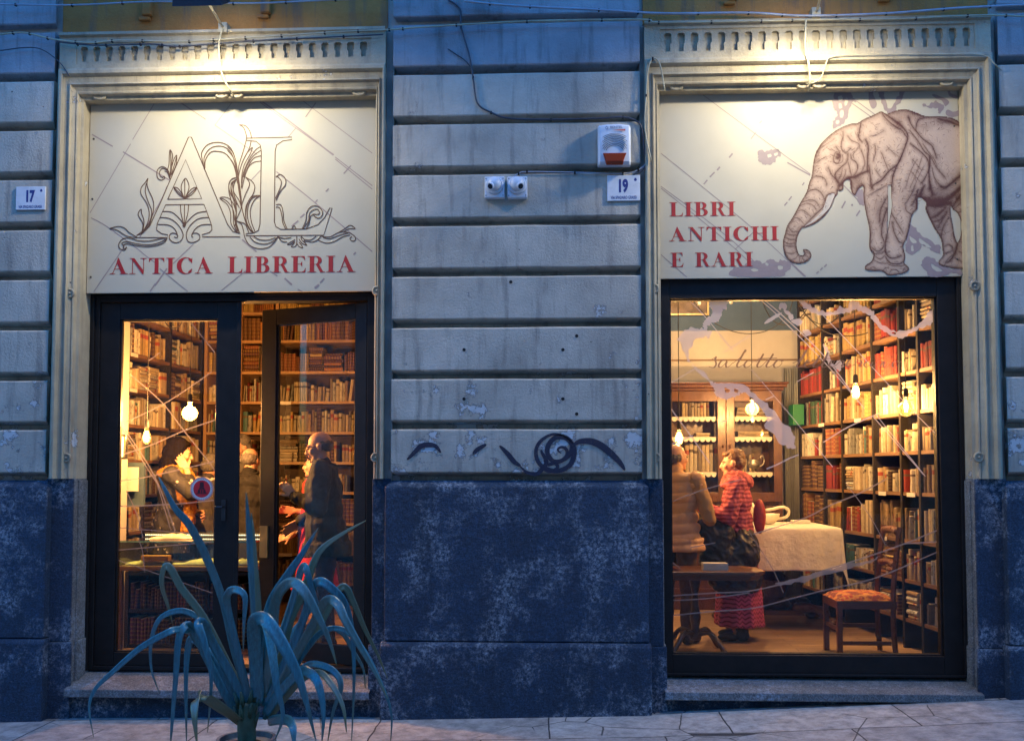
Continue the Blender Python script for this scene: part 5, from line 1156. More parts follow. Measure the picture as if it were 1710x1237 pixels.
# --- left room: case on the left wall, case on the back wall
zb_rows=[P(460,y,3.5).z for y in (973,923,873,821,771,721,670,620,568,521)]
xl=lambda px,y:P(px,700,y).x
A0=(xl(215,1.75)-.02,1.75); A1=(xl(338,3.5),3.5)
d_=math.hypot(A1[0]-A0[0],A1[1]-A0[1])
def at_px(A,B_,px):   # distance along the front line seen at image column px
    lo,hi=0.0,1.0
    for _ in range(40):
        m=(lo+hi)/2; q=Q((A[0]+(B_[0]-A[0])*m,A[1]+(B_[1]-A[1])*m,1.7))[0]
        if q<px: lo=m
        else: hi=m
    return lo*math.hypot(B_[0]-A[0],B_[1]-A[1])
u282=at_px(A0,A1,282)
bookcase('tall dark bookcase running down the left wall behind the closed door leaf',A0,A1,.30,zb_rows,[.016,u282,d_-.02],
   lambda b,r:dict(pal='old' if r not in (7,) else 'old',kind='mix' if r!=6 else 'stack',dens=.97),tags=((.05,zb_rows[7]),(.05,zb_rows[6])),ztop=3.6)
B0=(A1[0]+.012,3.5); B1=(-.50,3.5)
ups=[.016]+[P(px,700,3.5).x-B0[0] for px in (400,461,597)]+[B1[0]-B0[0]-.016]
styL={9:dict(pal='gold',kind='row',h=.8,t=(.018,.03)),8:dict(pal='gold',kind='mix',h=.80),7:dict(pal='lea',kind='stack',h=.72),6:dict(pal='mod',kind='row',h=.70),5:dict(pal='old',kind='row',h=.74),4:dict(pal='old',kind='mix',h=.68,dens=.8),3:dict(pal='mod',kind='row',h=.62,dens=.75),2:dict(pal='lea',kind='stack'),1:dict(pal='bx',kind='row',h=.8),0:dict(pal='bx',kind='row')}
bookcase('long bookcase along the back wall seen through the doorway',B0,B1,.30,zb_rows,ups,lambda b,r:styL[r],shelf_m=m_shelf_light,tags=((ups[2]+.02,zb_rows[6]),(ups[2]+.02,zb_rows[3]),(ups[2]+.05,zb_rows[1])),ztop=3.58,upm=m_shelf_light)
# low case of leather sets below the glass display case
Lz=[P(280,1085,1.0).z,P(280,1017,1.0).z]
LA=(xl(214,1.0),1.0); LB=(xl(425,1.0),1.0)
lo=bookcase('low dark bookcase of leather sets under the glass display case',LA,LB,.32,[max(FZ+.03,Lz[0]),Lz[1]],[.016,(LB[0]-LA[0])/2+.15,LB[0]-LA[0]-.016],lambda b,r:dict(pal='dk',kind='row',h=.76,t=(.024,.034)),ztop=Lz[1]+.30,shelf_m=m_black)
# --- right room: long case on the right wall, running from the back to the window
C0=(P(1334,700,3.62).x,3.62); C1=(2.93,.40)
zr_rows=[P(1334,y,3.62).z for y in (975,925,874,814,762,711.6,661,610,560,509)]
dl=math.hypot(C1[0]-C0[0],C1[1]-C0[1])
upr=[.016]+[at_px(C0,C1,px) for px in (1376,1407,1459,1505,1536,1566)]+[dl-.016]
def fr(b,r):
    q=dict(pal='mod' if (b+r)%3 else 'old',kind='mix',h=.72,dens=.95,t=(.018,.045))
    if b==0: return {5:dict(pal='grn',kind='row',h=.86,t=(.03,.06)),6:dict(pal='red',kind='row',h=.86,t=(.03,.045)),7:dict(pal='yel',kind='stack'),4:dict(pal='mod',kind='row',h=.72),3:dict(pal='dk',kind='row',h=.80,t=(.03,.045)),2:dict(pal='dk',kind='row',h=.8)}.get(r,q)
    if b==1: return {4:dict(pal='rdmix',kind='row',h=.78,t=(.03,.045)),3:dict(pal='red',kind='row',h=.84,t=(.03,.045)),5:dict(pal='mod',dens=.5),2:dict(pal='bx',h=.8,t=(.05,.09)),6:dict(pal='mod',dens=.4,h=.6),1:dict(pal='gold',kind='row')}.get(r,q)
    if b==2: return {8:dict(pal='yel',kind='row',h=.86),7:dict(pal='warm',kind='row',h=.9),6:dict(pal='warm',kind='row',h=.82),5:dict(pal='warm',kind='row',h=.78),2:dict(pal='rdmix',kind='row')}.get(r,q)
    if b==3: return {7:dict(pal='red',kind='stack'),6:dict(pal='rdmix',kind='row',h=.8,t=(.03,.05)),2:dict(pal='bx',h=.8,t=(.03,.05)),1:dict(pal='lea',kind='stack')}.get(r,q)
    return q
rc=bookcase('tall bookcase filling the right wall up to the shop window',C0,C1,.30,zr_rows,upr,fr,shelf_m=m_shelf,tags=((upr[0]+.55,zr_rows[5]),(upr[2]+.3,zr_rows[5]),(upr[3]+.1,zr_rows[3]),(upr[4]+.1,zr_rows[3]),(upr[3]+.1,zr_rows[2])),ztop=4.05)
# ================================================================== FURNITURE AND THINGS IN THE ROOMS
m_mahog=M_('mahogany',(.075,.028,.014),.35,.35,4,.12,60,stretch=(5,5,1))
m_dkwood=M_('dark_wood',(.07,.03,.018),.35,.3,6,.12,60)
m_oak=M_('table_wood',(.13,.055,.022),.35,.3,5,.1,60,stretch=(1,8,8))
# --- glazed cabinet against the back wall of the right room
YC=3.40
cx0,cx1=P(1108,700,YC).x,P(1306,700,YC).x; ct=P(1200,652,YC).z
o=thing('display_cabinet','carved brown wooden cabinet with glazed doors and lace-edged shelves','cabinet',(cx0,YC,FZ))
mb=MB(); D=YB-.03-YC
mb.box(cx0,cx0+.05,YC+.03,YB-.03,FZ,ct); mb.box(cx1-.05,cx1,YC+.03,YB-.03,FZ,ct); mb.box(cx0+.05,cx1-.05,YB-.06,YB-.03,FZ,ct); mb.box(cx0+.05,cx1-.05,YC+.03,YB-.06,ct-.04,ct); 
mb.box(cx0-.03,cx1+.03,YC-.02,YB-.03,FZ,FZ+.12); zlow=P(1250,838,YC).z; mb.box(cx0+.05,cx1-.05,YC+.04,YB-.06,zlow-.03,zlow-.0)
mb.build('carcass',m_mahog,o,bevel=.004)
mb=MB(); mb.box(cx0-.02,cx1+.02,YC-.015,YB-.03,ct+.001,ct+.03); mb.box(cx0-.05,cx1+.05,YC-.045,YB-.03,ct+.0305,ct+.065); mb.box(cx0-.065,cx1+.065,YC-.06,YB-.03,ct+.0655,ct+.085); mb.build('cornice',m_mahog,o,bevel=.008)
doorx=[(cx0+.003,P(1212,700,YC).x),(P(1213,700,YC).x,cx1-.003)]
rows_c=[P(1250,y,YC).z for y in (697,731,790)]
for k,(a,b_) in enumerate(doorx):
    mb=MB(); frame(mb,a,b_,zlow,ct-.002,YC,YC+.028,.085,.085,.11,.09); mb.box(a+.085,b_-.085,YC+.004,YC+.010,zlow+.09,zlow+.10)
    dd=mb.build('door',m_mahog,o,bevel=.006)
    mb=MB(); mb.box(a+.086,b_-.086,YC+.012,YC+.016,zlow+.091,ct-.113); sub(mb.build('pane',glassm('cabinet_glass',(1,1,1),.6)),dd)
    mb=MB(); mb.ell(((b_-.03) if k==0 else (a+.03),YC-.012,(zlow+ct)/2),(.012,.014,.018)); sub(mb.build('knob',m_dkwood),dd)
    mb=MB(); frame(mb,a,b_,FZ+.125,zlow-.035,YC,YC+.028,.09,.09,.09,.09); mb.box(a+.09,b_-.09,YC+.014,YC+.024,FZ+.2,zlow-.12); mb.build('lower_door',m_mahog,o,bevel=.006)
lace=flatm('lace_white',(.62,.58,.50),.8)
for z in rows_c:
    mb=MB(); mb.box(cx0+.052,cx1-.052,YC+.06,YB-.065,z-.014,z); mb.build('shelf',m_mahog,o)
    for a,b_ in doorx:
        a+=.09;b_-=.09; nn=int((b_-a)/.052); pts=[(a,z+.012),(a,z-.012)]
        for i in range(nn): pts+=[(a+(b_-a)*(i+.25)/nn,z-.036),(a+(b_-a)*(i+.5)/nn,z-.040),(a+(b_-a)*(i+.75)/nn,z-.036),(a+(b_-a)*(i+1)/nn,z-.014)]
        pts+=[(b_,z+.012)]
        mb=MB(); mb.poly([pts],YC+.052); mb.build('lace_edging',lace,o)
u_=Vector((1,0,0)); n_=Vector((0,-1,0))
def crow(px0,px1,z,h,t,pal,flat=False,lab='cabinet'):
    x0,x1=P(px0,700,YC+.13).x,P(px1,700,YC+.13).x
    if flat:
        zz_=z
        for i in range(flat): add_book(u_,n_,(x0+rnd.uniform(0,.02),YC+.14,zz_+.001),t-.0015,(x1-x0)*rnd.uniform(.9,1),.18,rnd.choice(PAL[pal]),flat=True,cell=('display_cabinet','glazed wooden cabinet',0 if px0<1212 else 1,int(z*10))); zz_+=t
        return
    s=x0
    while s+t<x1:
        tt=t*rnd.uniform(.85,1.15); add_book(u_,n_,(s,YC+.14,z+.001),tt-.0015,h*rnd.uniform(.94,1.03),.2,rnd.choice(PAL[pal]),cell=('display_cabinet','glazed wooden cabinet',0 if px0<1212 else 1,int(z*10))); s+=tt
crow(1139,1189,rows_c[0],.165,.032,'vel'); crow(1229,1279,rows_c[0],0,.04,'vel',flat=3)
crow(1232,1284,rows_c[1],0,.038,'vel',flat=2); crow(1160,1184,rows_c[1],0,.03,'vel',flat=2); crow(1143,1203,rows_c[2],.31,.045,'vel'); crow(1250,1262,rows_c[2],.2,.03,'vel'); crow(1238,1248,rows_c[2],.16,.03,'old')
cer=M_('cream_ceramic',(.62,.56,.44),.3,.08,8,.03,60)
silver=M_('silver',(.45,.42,.36),.3,.1,8,.03,60,metal=.7)
q=P(1258,786,YC+.16); z=rows_c[2]
o=thing('sugar_bowl','footed silver bowl with a curled handle on the cabinet shelf','bowl',(q.x,q.y,z))
mb=MB(); mb.lathe([(.045,.001),(.045,.008),(.018,.02),(.015,.04),(.05,.06),(.07,.09),(.068,.12),(.05,.135),(.055,.145)],18,c=(q.x+.0,q.y,z)); mb.build('bowl',silver,o,smooth=True)
mb=MB(); mb.tube(crom([(q.x+.06,q.y,z+.075),(q.x+.10,q.y,z+.09),(q.x+.115,q.y,z+.14),(q.x+.095,q.y,z+.185),(q.x+.075,q.y,z+.17),(q.x+.085,q.y,z+.155)],4),.007,6); mb.build('handle',silver,o,smooth=True)
# --- picture on the blue band
o=thing('framed_picture','small gilt framed picture high on the blue wall','picture',(P(1115,500,YB).x,YB,P(1115,526,YB).z))
a=P(1095,455,YB-.03);b_=P(1184,526,YB-.03); mb=MB(); frame(mb,a.x,b_.x,b_.z,a.z,YB-.035,YB-.001,.02,.02,.02,.02); mb.build('frame',M_('gilt',(.38,.27,.12),.4,.2,12,.1,60,metal=.5),o)
mb=MB(); mb.box(a.x+.021,b_.x-.021,YB-.015,YB-.002,b_.z+.021,a.z-.021); mb.build('canvas',M_('old_painting',(.14,.10,.07),.6,.6,7,.1,60),o)
# --- pale hanging drape strip at the end of the bookcase
o=MB(); x0,x1=P(1306,700,YB-.05).x+.02,P(1336,700,YB-.05).x
vs=[];n=26
for i in range(n+1):
    x=x0+(x1-x0)*i/n; y=YB-.05-.02*math.cos(i*1.7)-.01*math.cos(i*.6)
    vs+=[(x,y,FZ+.02),(x,y,P(1320,615,YB).z)]
o.add(vs,[(2*i,2*i+2,2*i+3,2*i+1) for i in range(n)]); o=o.build('curtain',M_('grey_curtain',(.36,.36,.32),.9,.08,6,.1,60),smooth=True)
sol=o.modifiers.new('s','SOLIDIFY'); sol.thickness=.004
tag(o,'pale grey curtain hanging between the cabinet and the bookcase','curtain')
# --- table with white cloth
tx0,tx1=P(1262,900,2.2).x,P(1386,880,2.2).x; ty0,ty1=1.95,2.95; tz=P(1330,880,2.0).z
tcx=(tx0+tx1)/2-.12; hw=(tx1-tx0)/2+.14
o=thing('pedestal_table','dark table on carved claw feet under the white tablecloth','table',(tcx,(ty0+ty1)/2,FZ))
mb=MB(); mb.box(tcx-hw+.02,tcx+hw-.02,ty0+.02,ty1-.02,tz-.04,tz-.006); mb.build('tabletop',m_dkwood,o,bevel=.006)
mb=MB(); mb.lathe([(.13,.16),(.16,.2),(.09,.26),(.12,.36),(.14,.42),(.07,.50),(.11,.62),(.13,tz-FZ-.04)],18,c=(tcx,(ty0+ty1)/2,FZ)); mb.box(tcx-.22,tcx+.22,(ty0+ty1)/2-.22,(ty0+ty1)/2+.22,FZ+.115,FZ+.16); mb.build('pedestal',m_dkwood,o)
for sx in (-1,1):
    for sy in (-1,1):
        cx_,cy_=tcx,(ty0+ty1)/2; mb=MB()
        pts=[(cx_+sx*a,cy_+sy*b,FZ+c) for a,b,c in ((.15,.15,.17),(.28,.26,.19),(.37,.32,.15),(.40,.35,.08),(.45,.38,.045))]
        mb.tube(crom(pts,4),[.045+.012*math.sin(i) for i in range(len(crom(pts,4)))],8); mb.ell((pts[-1][0],pts[-1][1],FZ+.04),(.06,.05,.04)); mb.ell((pts[-1][0]+sx*.04,pts[-1][1],FZ+.025),(.03,.045,.024)); mb.build('leg',m_dkwood,o,smooth=True)
clm,t,b=_nodes('white_cloth'); v=coords(t); nn_=ramp(t,noi(t,v,3,4),.3,.7); t.links.new(mix(t,nn_,(.60,.55,.45),(.70,.66,.57)),b.inputs['Base Color']); b.inputs['Roughness'].default_value=.85; b.inputs['Sheen Weight'].default_value=.2; bump(t,b,noi(t,v,9,6,.6),.7,.03)
mb=MB(); NX,NY=56,56; drop=.58; ex=.40
vs=[]
X0,X1,Y0,Y1=tcx-hw,tcx+hw,ty0,ty1
for j in range(NY+1):
    for i in range(NX+1):
        s=-ex+(X1-X0+2*ex)*i/NX; r_=-ex+(Y1-Y0+2*ex)*j/NY
        x=X0+s; y=Y0+r_
        ox=max(X0-x,0,x-X1); oy=max(Y0-y,0,y-Y1); d=math.hypot(ox,oy)
        px=min(max(x,X0),X1); py=min(max(y,Y0),Y1)
        corner=min(ox,oy)
        flare=.03+.10*(1 if ox>0 and x>X1 else 0)+(.055*math.sin(px*17+py*13)+.03*math.sin(px*41+py*29))*(1 if d>.05 else 0)+.30*corner
        if d>0: 
            dx=(x-px)/d; dy=(y-py)/d; k=min(1,d/.05)
            hor=min(d,.02)+flare*max(0,d-.03)*.55
            z=tz+.002-(d-.012 if d>.03 else d*d*18)*(.985)
            vs.append((px+dx*hor,py+dy*hor,max(z,FZ+.02)))
        else: vs.append((x,y,tz+.002+.0015*noise.noise(Vector((x*6,y*6,0)))))
mb.add(vs,[(j*(NX+1)+i,j*(NX+1)+i+1,(j+1)*(NX+1)+i+1,(j+1)*(NX+1)+i) for j in range(NY) for i in range(NX)])
o=mb.build('tablecloth',clm,smooth=True); sm=o.modifiers.new('sub','SUBSURF'); sm.levels=1; sm.render_levels=1; s2=o.modifiers.new('t','SOLIDIFY'); s2.thickness=.003
tag(o,'white cloth with embroidered corner draped over the pedestal table','tablecloth')
q=P(1390,962,1.85); mb=MB()
for k in range(7):
    a=k*2*math.pi/7; 
# ceramic tureens on the cloth
def swan(px,py,sc,label):
    q=P(px,py,2.35); q.z=tz+.006; o=thing('ceramic_dish',label,'dish',tuple(q),'white ceramics on the tablecloth'); s=sc
    mb=MB(); mb.lathe([(.05*s,0),(.08*s,.01*s),(.12*s,.06*s),(.13*s,.10*s),(.125*s,.10*s),(.11*s,.06*s),(.06*s,.02*s)],20,c=q,sy=.6); mb.build('bowl',cer,o,smooth=True)
    mb=MB(); mb.tube(crom([(q.x+.10*s,q.y,q.z+.05*s),(q.x+.19*s,q.y,q.z+.07*s),(q.x+.21*s,q.y,q.z+.13*s),(q.x+.15*s,q.y,q.z+.16*s),(q.x+.06*s,q.y,q.z+.14*s),(q.x+.0*s,q.y,q.z+.13*s)],5),.014*s,8); mb.build('handle',cer,o,smooth=True)
    for k in range(6):
        mb=MB(); a=-.1-.035*k; mb.tube([(q.x+a*s*.9+.05*s,q.y,q.z+.08*s),(q.x+a*s+.01,q.y,q.z+.19*s+.01*s*math.sin(k))],[.02*s,.010*s],6); mb.build('plume',cer,o,smooth=True)
swan(1279,868,1.0,'white swan-shaped ceramic tureen with plumes behind the pink scarf')
# small dish stack
q=P(1333,870,2.6); mb=MB(); mb.box(q.x-.06,q.x+.10,2.55,2.65,tz+.006,tz+.035); tag(mb.build('paper_stack',m_tag,loc=(q.x,2.6,tz+.006)),'small stack of white papers at the back edge of the tablecloth','papers')
# --- occasional table near the window
TZ=P(1180,950,.95).z; tcx,tcy=P(1172,950,.95).x-.05,.98
o=thing('side_table','small wooden side table with canted corners and tripod foot near the window','table',(tcx,tcy,FZ))
ox_=P(1272,950,.95).x-tcx
def oct_(k,z): 
    a,b_=ox_*k,.26*k; c=.10*k
    return [(tcx-a+c,tcy-b_,z),(tcx+a-c,tcy-b_,z),(tcx+a,tcy-b_+c,z),(tcx+a,tcy+b_-c,z),(tcx+a-c,tcy+b_,z),(tcx-a+c,tcy+b_,z),(tcx-a,tcy+b_-c,z),(tcx-a,tcy-b_+c,z)]
mb=MB(); vs=oct_(1,TZ)+oct_(1.0,TZ-.022)+oct_(.95,TZ-.03)+oct_(.90,TZ-.065); fs=[tuple(range(8)),tuple(range(31,23,-1))]
for l in range(3):
    for k in range(8): fs.append((l*8+k,l*8+(k+1)%8,(l+1)*8+(k+1)%8,(l+1)*8+k)[::-1])
mb.add(vs,fs); mb.build('tabletop',m_oak,o,bevel=.004)
mb=MB(); mb.lathe([(.035,.10),(.055,.14),(.03,.20),(.045,.28),(.028,.36),(.024,.46),(.04,.54),(.05,TZ-FZ-.066)],14,c=(tcx,tcy,FZ)); mb.build('column',m_dkwood,o,smooth=True)
for k in range(4):
    a=R(45+90*k); mb=MB(); mb.tube(crom([(tcx+math.cos(a)*r,tcy+math.sin(a)*r,FZ+z) for r,z in ((.03,.15),(.14,.17),(.23,.09),(.29,.025),(.33,.02))],4),.02,8); mb.build('leg',m_dkwood,o,smooth=True)
# cards and magazines
q=P(1193,944,.9); mb=MB()
for k in range(6): dx=rnd.uniform(-.004,.004); mb.box(q.x-.095+dx,q.x+.095+dx,.84,.96,TZ+.001+k*.009,TZ+.0095+k*.009)
tag(mb.build('card_stack',M_('card_white',(.55,.52,.44),.6,.12,30,.05,60),loc=(q.x,.9,TZ+.001)),'block of white cards lying on the side table','cards')
q=P(1136,925,.85); 
for k,(c_,nm) in enumerate((((.45,.12,.06),'red-orange'),((.50,.35,.28),'pale pink'))):
    mb=MB(); M=Matrix.Translation((q.x-.05+.03*k,.9,TZ+.008))@Matrix.Rotation(R(38),4,'Y'); mb.box(-.20,.01,-.09,.09,.0+.012*k,.010+.012*k,M=Matrix.Translation((.02+.04*k,0,0))@M if False else M)
    tag(mb.build('leaflet',flatm('leaflet_'+nm.replace('-','_').replace(' ','_'),c_,.5),loc=(q.x,.9,TZ+.01)),nm+' leaflet leaning up at the left end of the side table','leaflet')
# --- chair with flowered seat, facing left
o=thing('dining_chair','dark wooden chair with a red and yellow flowered seat beside the bookcase','chair',tuple(P(1447,1088,.95))[:2]+(FZ,))
s0=P(1396,990,.80);s1=P(1497,990,.80); sz=P(1445,1003,.80).z; W=s1.x-s0.x; cxs=(s0.x+s1.x)/2; cys=.98; Dd=.40
mat_seat,t,b=_nodes('flowered_seat'); v=coords(t); vo=N(t,'ShaderNodeTexVoronoi',Scale=26); t.links.new(v,vo.inputs['Vector']); nf=noi(t,v,14,5,.7)
c1=mix(t,ramp(t,vo.outputs['Distance'],.25,.5),(.36,.025,.018),(.48,.20,.035)); c2=mix(t,ramp(t,nf,.48,.56),c1,(.14,.015,.012)); t.links.new(c2,b.inputs['Base Color']); b.inputs['Roughness'].default_value=.8
m_chair=M_('chair_wood',(.11,.035,.018),.35,.3,8,.12,60)
yf,yb_=cys-Dd/2,cys+Dd/2
for (x,y) in ((s0.x+.022,yf+.02),(s0.x+.022,yb_-.02)):
    mb=MB(); mb.box(x-.02,x+.02,y-.02,y+.02,FZ,sz-.001); mb.build('leg',m_chair,o,bevel=.004)
for y in (yf+.02,yb_-.02):
    mb=MB(); mb.tube(crom([(s1.x-.01,y,FZ),(s1.x-.025,y,FZ+.2),(s1.x-.025,y,sz),(s1.x-.01,y,sz+.22),(s1.x+.035,y,sz+.56)],5),[.021]*21,4); mb.build('leg',m_chair,o)
for nm_,(a,b_,c,d,e,f) in dict(seat_rail=(s0.x+.003,s1.x-.003,yf+.002,yb_-.002,sz-.06,sz-.002),).items(): 
    mb=MB(); mb.box(a,b_,c,c+.022,e,f); mb.box(a,b_,d-.022,d,e,f); mb.box(a,a+.022,c+.0225,d-.0225,e,f); mb.box(b_-.022,b_,c+.0225,d-.0225,e,f); mb.build('seat_rail',m_chair,o)
mb=MB(); mb.box(s0.x+.042,s1.x-.046,yf+.012,yf+.028,FZ+.10,FZ+.13); mb.build('stretcher',m_chair,o)
mb=MB(); mb.box(s0.x+.042,s1.x-.046,yb_-.028,yb_-.012,FZ+.18,FZ+.21); mb.build('stretcher',m_chair,o)
mb=MB(); mb.box(s0.x+.014,s0.x+.030,yf+.041,yb_-.041,FZ+.20,FZ+.23); mb.build('stretcher',m_chair,o)
for zz_,hh in ((sz+.52,.06),(sz+.27,.045)):
    xx=s1.x+.028 if hh>.05 else s1.x-.002; mb=MB(); mb.tube(crom([(xx,yf+.042,zz_),(xx+.014,cys,zz_+.014),(xx,yb_-.042,zz_)],5),hh/2,8); mb.build('back_rail',m_chair,o,smooth=True)
mb=MB(); n=14; vs=[]
for j in range(n+1):
    for i in range(n+1):
        a,b_=i/n*2-1,j/n*2-1; h=.055*(1-abs(a)**4)**.6*(1-abs(b_)**4)**.6
        vs.append((cxs+a*(W/2-.006)-.004,cys+b_*(Dd/2-.006),sz+.002+h))
fs=[(j*(n+1)+i,j*(n+1)+i+1,(j+1)*(n+1)+i+1,(j+1)*(n+1)+i) for j in range(n) for i in range(n)]
mb.add(vs,fs); mb.build('seat',mat_seat,o,smooth=True)
# --- green and loose books standing proud at the end of the bookcase
# --- pendant lamps -----------------------------------------------------------------
def bulbglass():
    m=glassm('bulb_glass',(1,.80,.48),1.0,.02,1.35); t=m.node_tree; o_=t.nodes['Material Output']; s_=o_.inputs[0].links[0].from_socket
    tl=N(t,'ShaderNodeBsdfTranslucent'); tl.inputs[0].default_value=(.95,.62,.22,1); x=t.nodes.new('ShaderNodeMixShader'); x.inputs[0].default_value=.018
    t.links.new(s_,x.inputs[1]); t.links.new(tl.outputs[0],x.inputs[2]); t.links.new(x.outputs[0],o_.inputs[0]); return m
m_bulbg=bulbglass()
m_fil=emis('filament',(1,.62,.26),5)
m_cord=flatm('cord_black',(.02,.018,.016),.6)
def pendant(px,py,y,kind,label,ceil,pw=1.0):
    q=P(px,py,y); r=.062 if kind=='globe' else .032
    o=thing('pendant_lamp',label,'lamp',(q.x,q.y,ceil),'bare filament bulbs hanging on cords'); top=.19 if kind=='globe' else .19
    st=q.z+(.095 if kind=='globe' else .085)
    mb=MB(); mb.tube([(q.x,y,ceil),(q.x+.002,y,(ceil+st)/2),(q.x,y,st+.06)],.0035,6); mb.build('cord',m_cord,o)
    mb=MB(); mb.lathe([(.006,.065),(.018,.055),(.021,.0),(.019,-.01)],14,c=(q.x,y,st)); mb.build('socket',m_cord,o,smooth=True)
    mb=MB()
    if kind=='globe': prof=[(.017,0)]+[(r*math.sin(a),-.095-r*math.cos(a)) for a in [R(180-18-k*14) for k in range(12)]]+[(.002,-.095-r)]
    else: prof=[(.015,0),(.016,-.02),(.024,-.05),(.031,-.08),(.031,-.105),(.022,-.13),(.004,-.14)]
    mb.lathe(prof,20,c=(q.x,y,st)); mb.build('bulb',m_bulbg,o,smooth=True)
    mb=MB()
    for k in range(5):
        a=k*2*math.pi/5; mb.tube([(q.x+.006*math.cos(a),y+.006*math.sin(a),st-.035),(q.x+.013*math.cos(a),y+.013*math.sin(a),st-.075),(q.x+.007*math.cos(a),y+.007*math.sin(a),st-.118)],.0028,5)
    mb.build('filament',m_fil,o)
    L=bpy.data.lights.new('bulb_light','POINT'); L.energy=W_BULB*pw*(1.25 if px<600 else 1); L.color=(1,.54,.24) if px<600 else (1,.64,.36); L.shadow_soft_size=.007
    lo_=bpy.data.objects.new('bulb_light',L); COL.objects.link(lo_); lo_.parent=o; lo_.location=(0,0,st-.085-ceil)
pendant(317,690,.95,'globe','globe bulb on a cord above the person in the yellow scarf',3.66,3.0)
pendant(245,730,1.0,'drop','teardrop bulb hanging lowest by the left door leaf',3.66,.42)
pendant(1429,655,1.35,'drop','teardrop bulb in front of the right wall bookcase',4.3,1.5)
pendant(1513,682,.85,'globe','globe bulb nearest the right edge of the window',4.3,.35)
pendant(1256,683,2.6,'globe','globe bulb in front of the glazed cabinet',4.3,1.4)
pendant(1134,732,1.6,'drop','teardrop bulb above the person in the orange quilted vest',4.3,1.0)
# lamp cords looping between the hooks
def loop(pts,y,label):
    q=crom([tuple(P(a,b_,y)) for a,b_ in pts],8); mb=MB(); mb.tube(q,.0045,6); o=mb.build('lamp_cord',m_cord,smooth=True,loc=q[0]); tag(o,label,'cord','lamp cords looped under the ceiling')
loop([(1146,490),(1160,505),(1185,533),(1220,552),(1256,557),(1290,548),(1316,524),(1326,492)],2.4,'black cord looping widest across the blue wall')
loop([(1270,490),(1278,515),(1290,534),(1305,542),(1325,538),(1345,520),(1352,492)],2.2,'short black cord loop left of the right bookcase')
loop([(1330,500),(1345,525),(1375,552),(1410,561),(1450,555),(1480,530),(1500,498)],1.9,'black cord looping in front of the upper right shelves')
loop([(1330,500),(1350,530),(1370,541),(1392,536),(1412,512)],2.1,'small black cord loop at the top of the red bound books')
loop([(272,528),(278,541),(288,548),(300,544),(307,530)],1.9,'black cord loop at the top of the closed door leaf pane')
# --- chandelier of glass drops
cq=P(1192,470,2.3); cz=cq.z+.02
o=thing('chandelier','glass drop chandelier hanging in front of the blue wall','chandelier',(cq.x,2.3,4.3))
cm=M_('chandelier_brass',(.35,.27,.14),.35,metal=.8)
mb=MB(); mb.tube([(cq.x,2.3,4.3),(cq.x,2.3,cz+.18)],.008,8); mb.lathe([(.01,.3),(.04,.25),(.03,.18),(.06,.12),(.03,.05),(.02,0)],16,c=(cq.x,2.3,cz)); mb.build('stem',cm,o,smooth=True)
crys=M_('crystal',(.72,.76,.62),.06,.08,20,0); crys.node_tree.nodes['Principled BSDF'].inputs['Transmission Weight'].default_value=.35
for k in range(8):
    a=2*math.pi*k/8+.2; r=.40; ex_,ey_=cq.x+r*math.cos(a),2.3+r*math.sin(a)
    mb=MB(); mb.tube(crom([(cq.x,2.3,cz+.10),(cq.x+r*.5*math.cos(a),2.3+r*.5*math.sin(a),cz-.02),(ex_,ey_,cz+.02),(ex_,ey_,cz+.08)],4),.007,6); mb.lathe([(.012,.08),(.045,.095),(.05,.105)],10,c=(ex_,ey_,cz)); mb.build('arm',cm,o,smooth=True)
    mb=MB()
    for j in range(6):
        b_=2*math.pi*j/6; x_,y_=ex_+.045*math.cos(b_),ey_+.045*math.sin(b_)
        for i in range(3): mb.ell((x_,y_,cz+.075-i*.024),(.009,.009,.011),n=6)
        mb.ell((x_,y_,cz+.075-3*.024-.022-.01*(j%2)),(.014,.008,.022),n=6)
    for i in range(5): mb.ell((ex_,ey_,cz-.01-i*.024),(.011,.011,.012),n=6)
    mb.ell((ex_,ey_,cz-.155),(.020,.020,.024),n=8); mb.build('crystal_drops',crys,o,smooth=False)
L=bpy.data.lights.new('chandelier_light','POINT'); L.energy=W_CHAND; L.color=(1,.68,.40); L.shadow_soft_size=.18
lo_=bpy.data.objects.new('chandelier_light',L); COL.objects.link(lo_); lo_.parent=o; lo_.location=(0,0,cz+.22-4.3)
# --- wall sconce on the left pillar
p=P(205,746,.98); o=thing('wall_lamp','glowing amber wall lamp on the cream pillar behind the left door leaf','lamp',(p.x,1.0,p.z))
mb=MB(); mb.box(p.x-.035,p.x+.035,.955,.999,p.z-.10,p.z+.10); mb.build('bracket',M_('dark_steel',(.06,.06,.06),.35,metal=.9),o,bevel=.004)
mb=MB(); mb.lathe([(.010,-.085),(.028,-.08),(.030,.08),(.010,.085)],16,c=(p.x,.92,p.z)); mb.build('lamp_shade',emis('amber_glow',(1,.50,.12),.6),o,smooth=True)
L=bpy.data.lights.new('sconce_light','POINT'); L.energy=2; L.color=(1,.52,.18); L.shadow_soft_size=.04
lo_=bpy.data.objects.new('sconce_light',L); COL.objects.link(lo_); lo_.parent=o; lo_.location=(0,-.13,0)
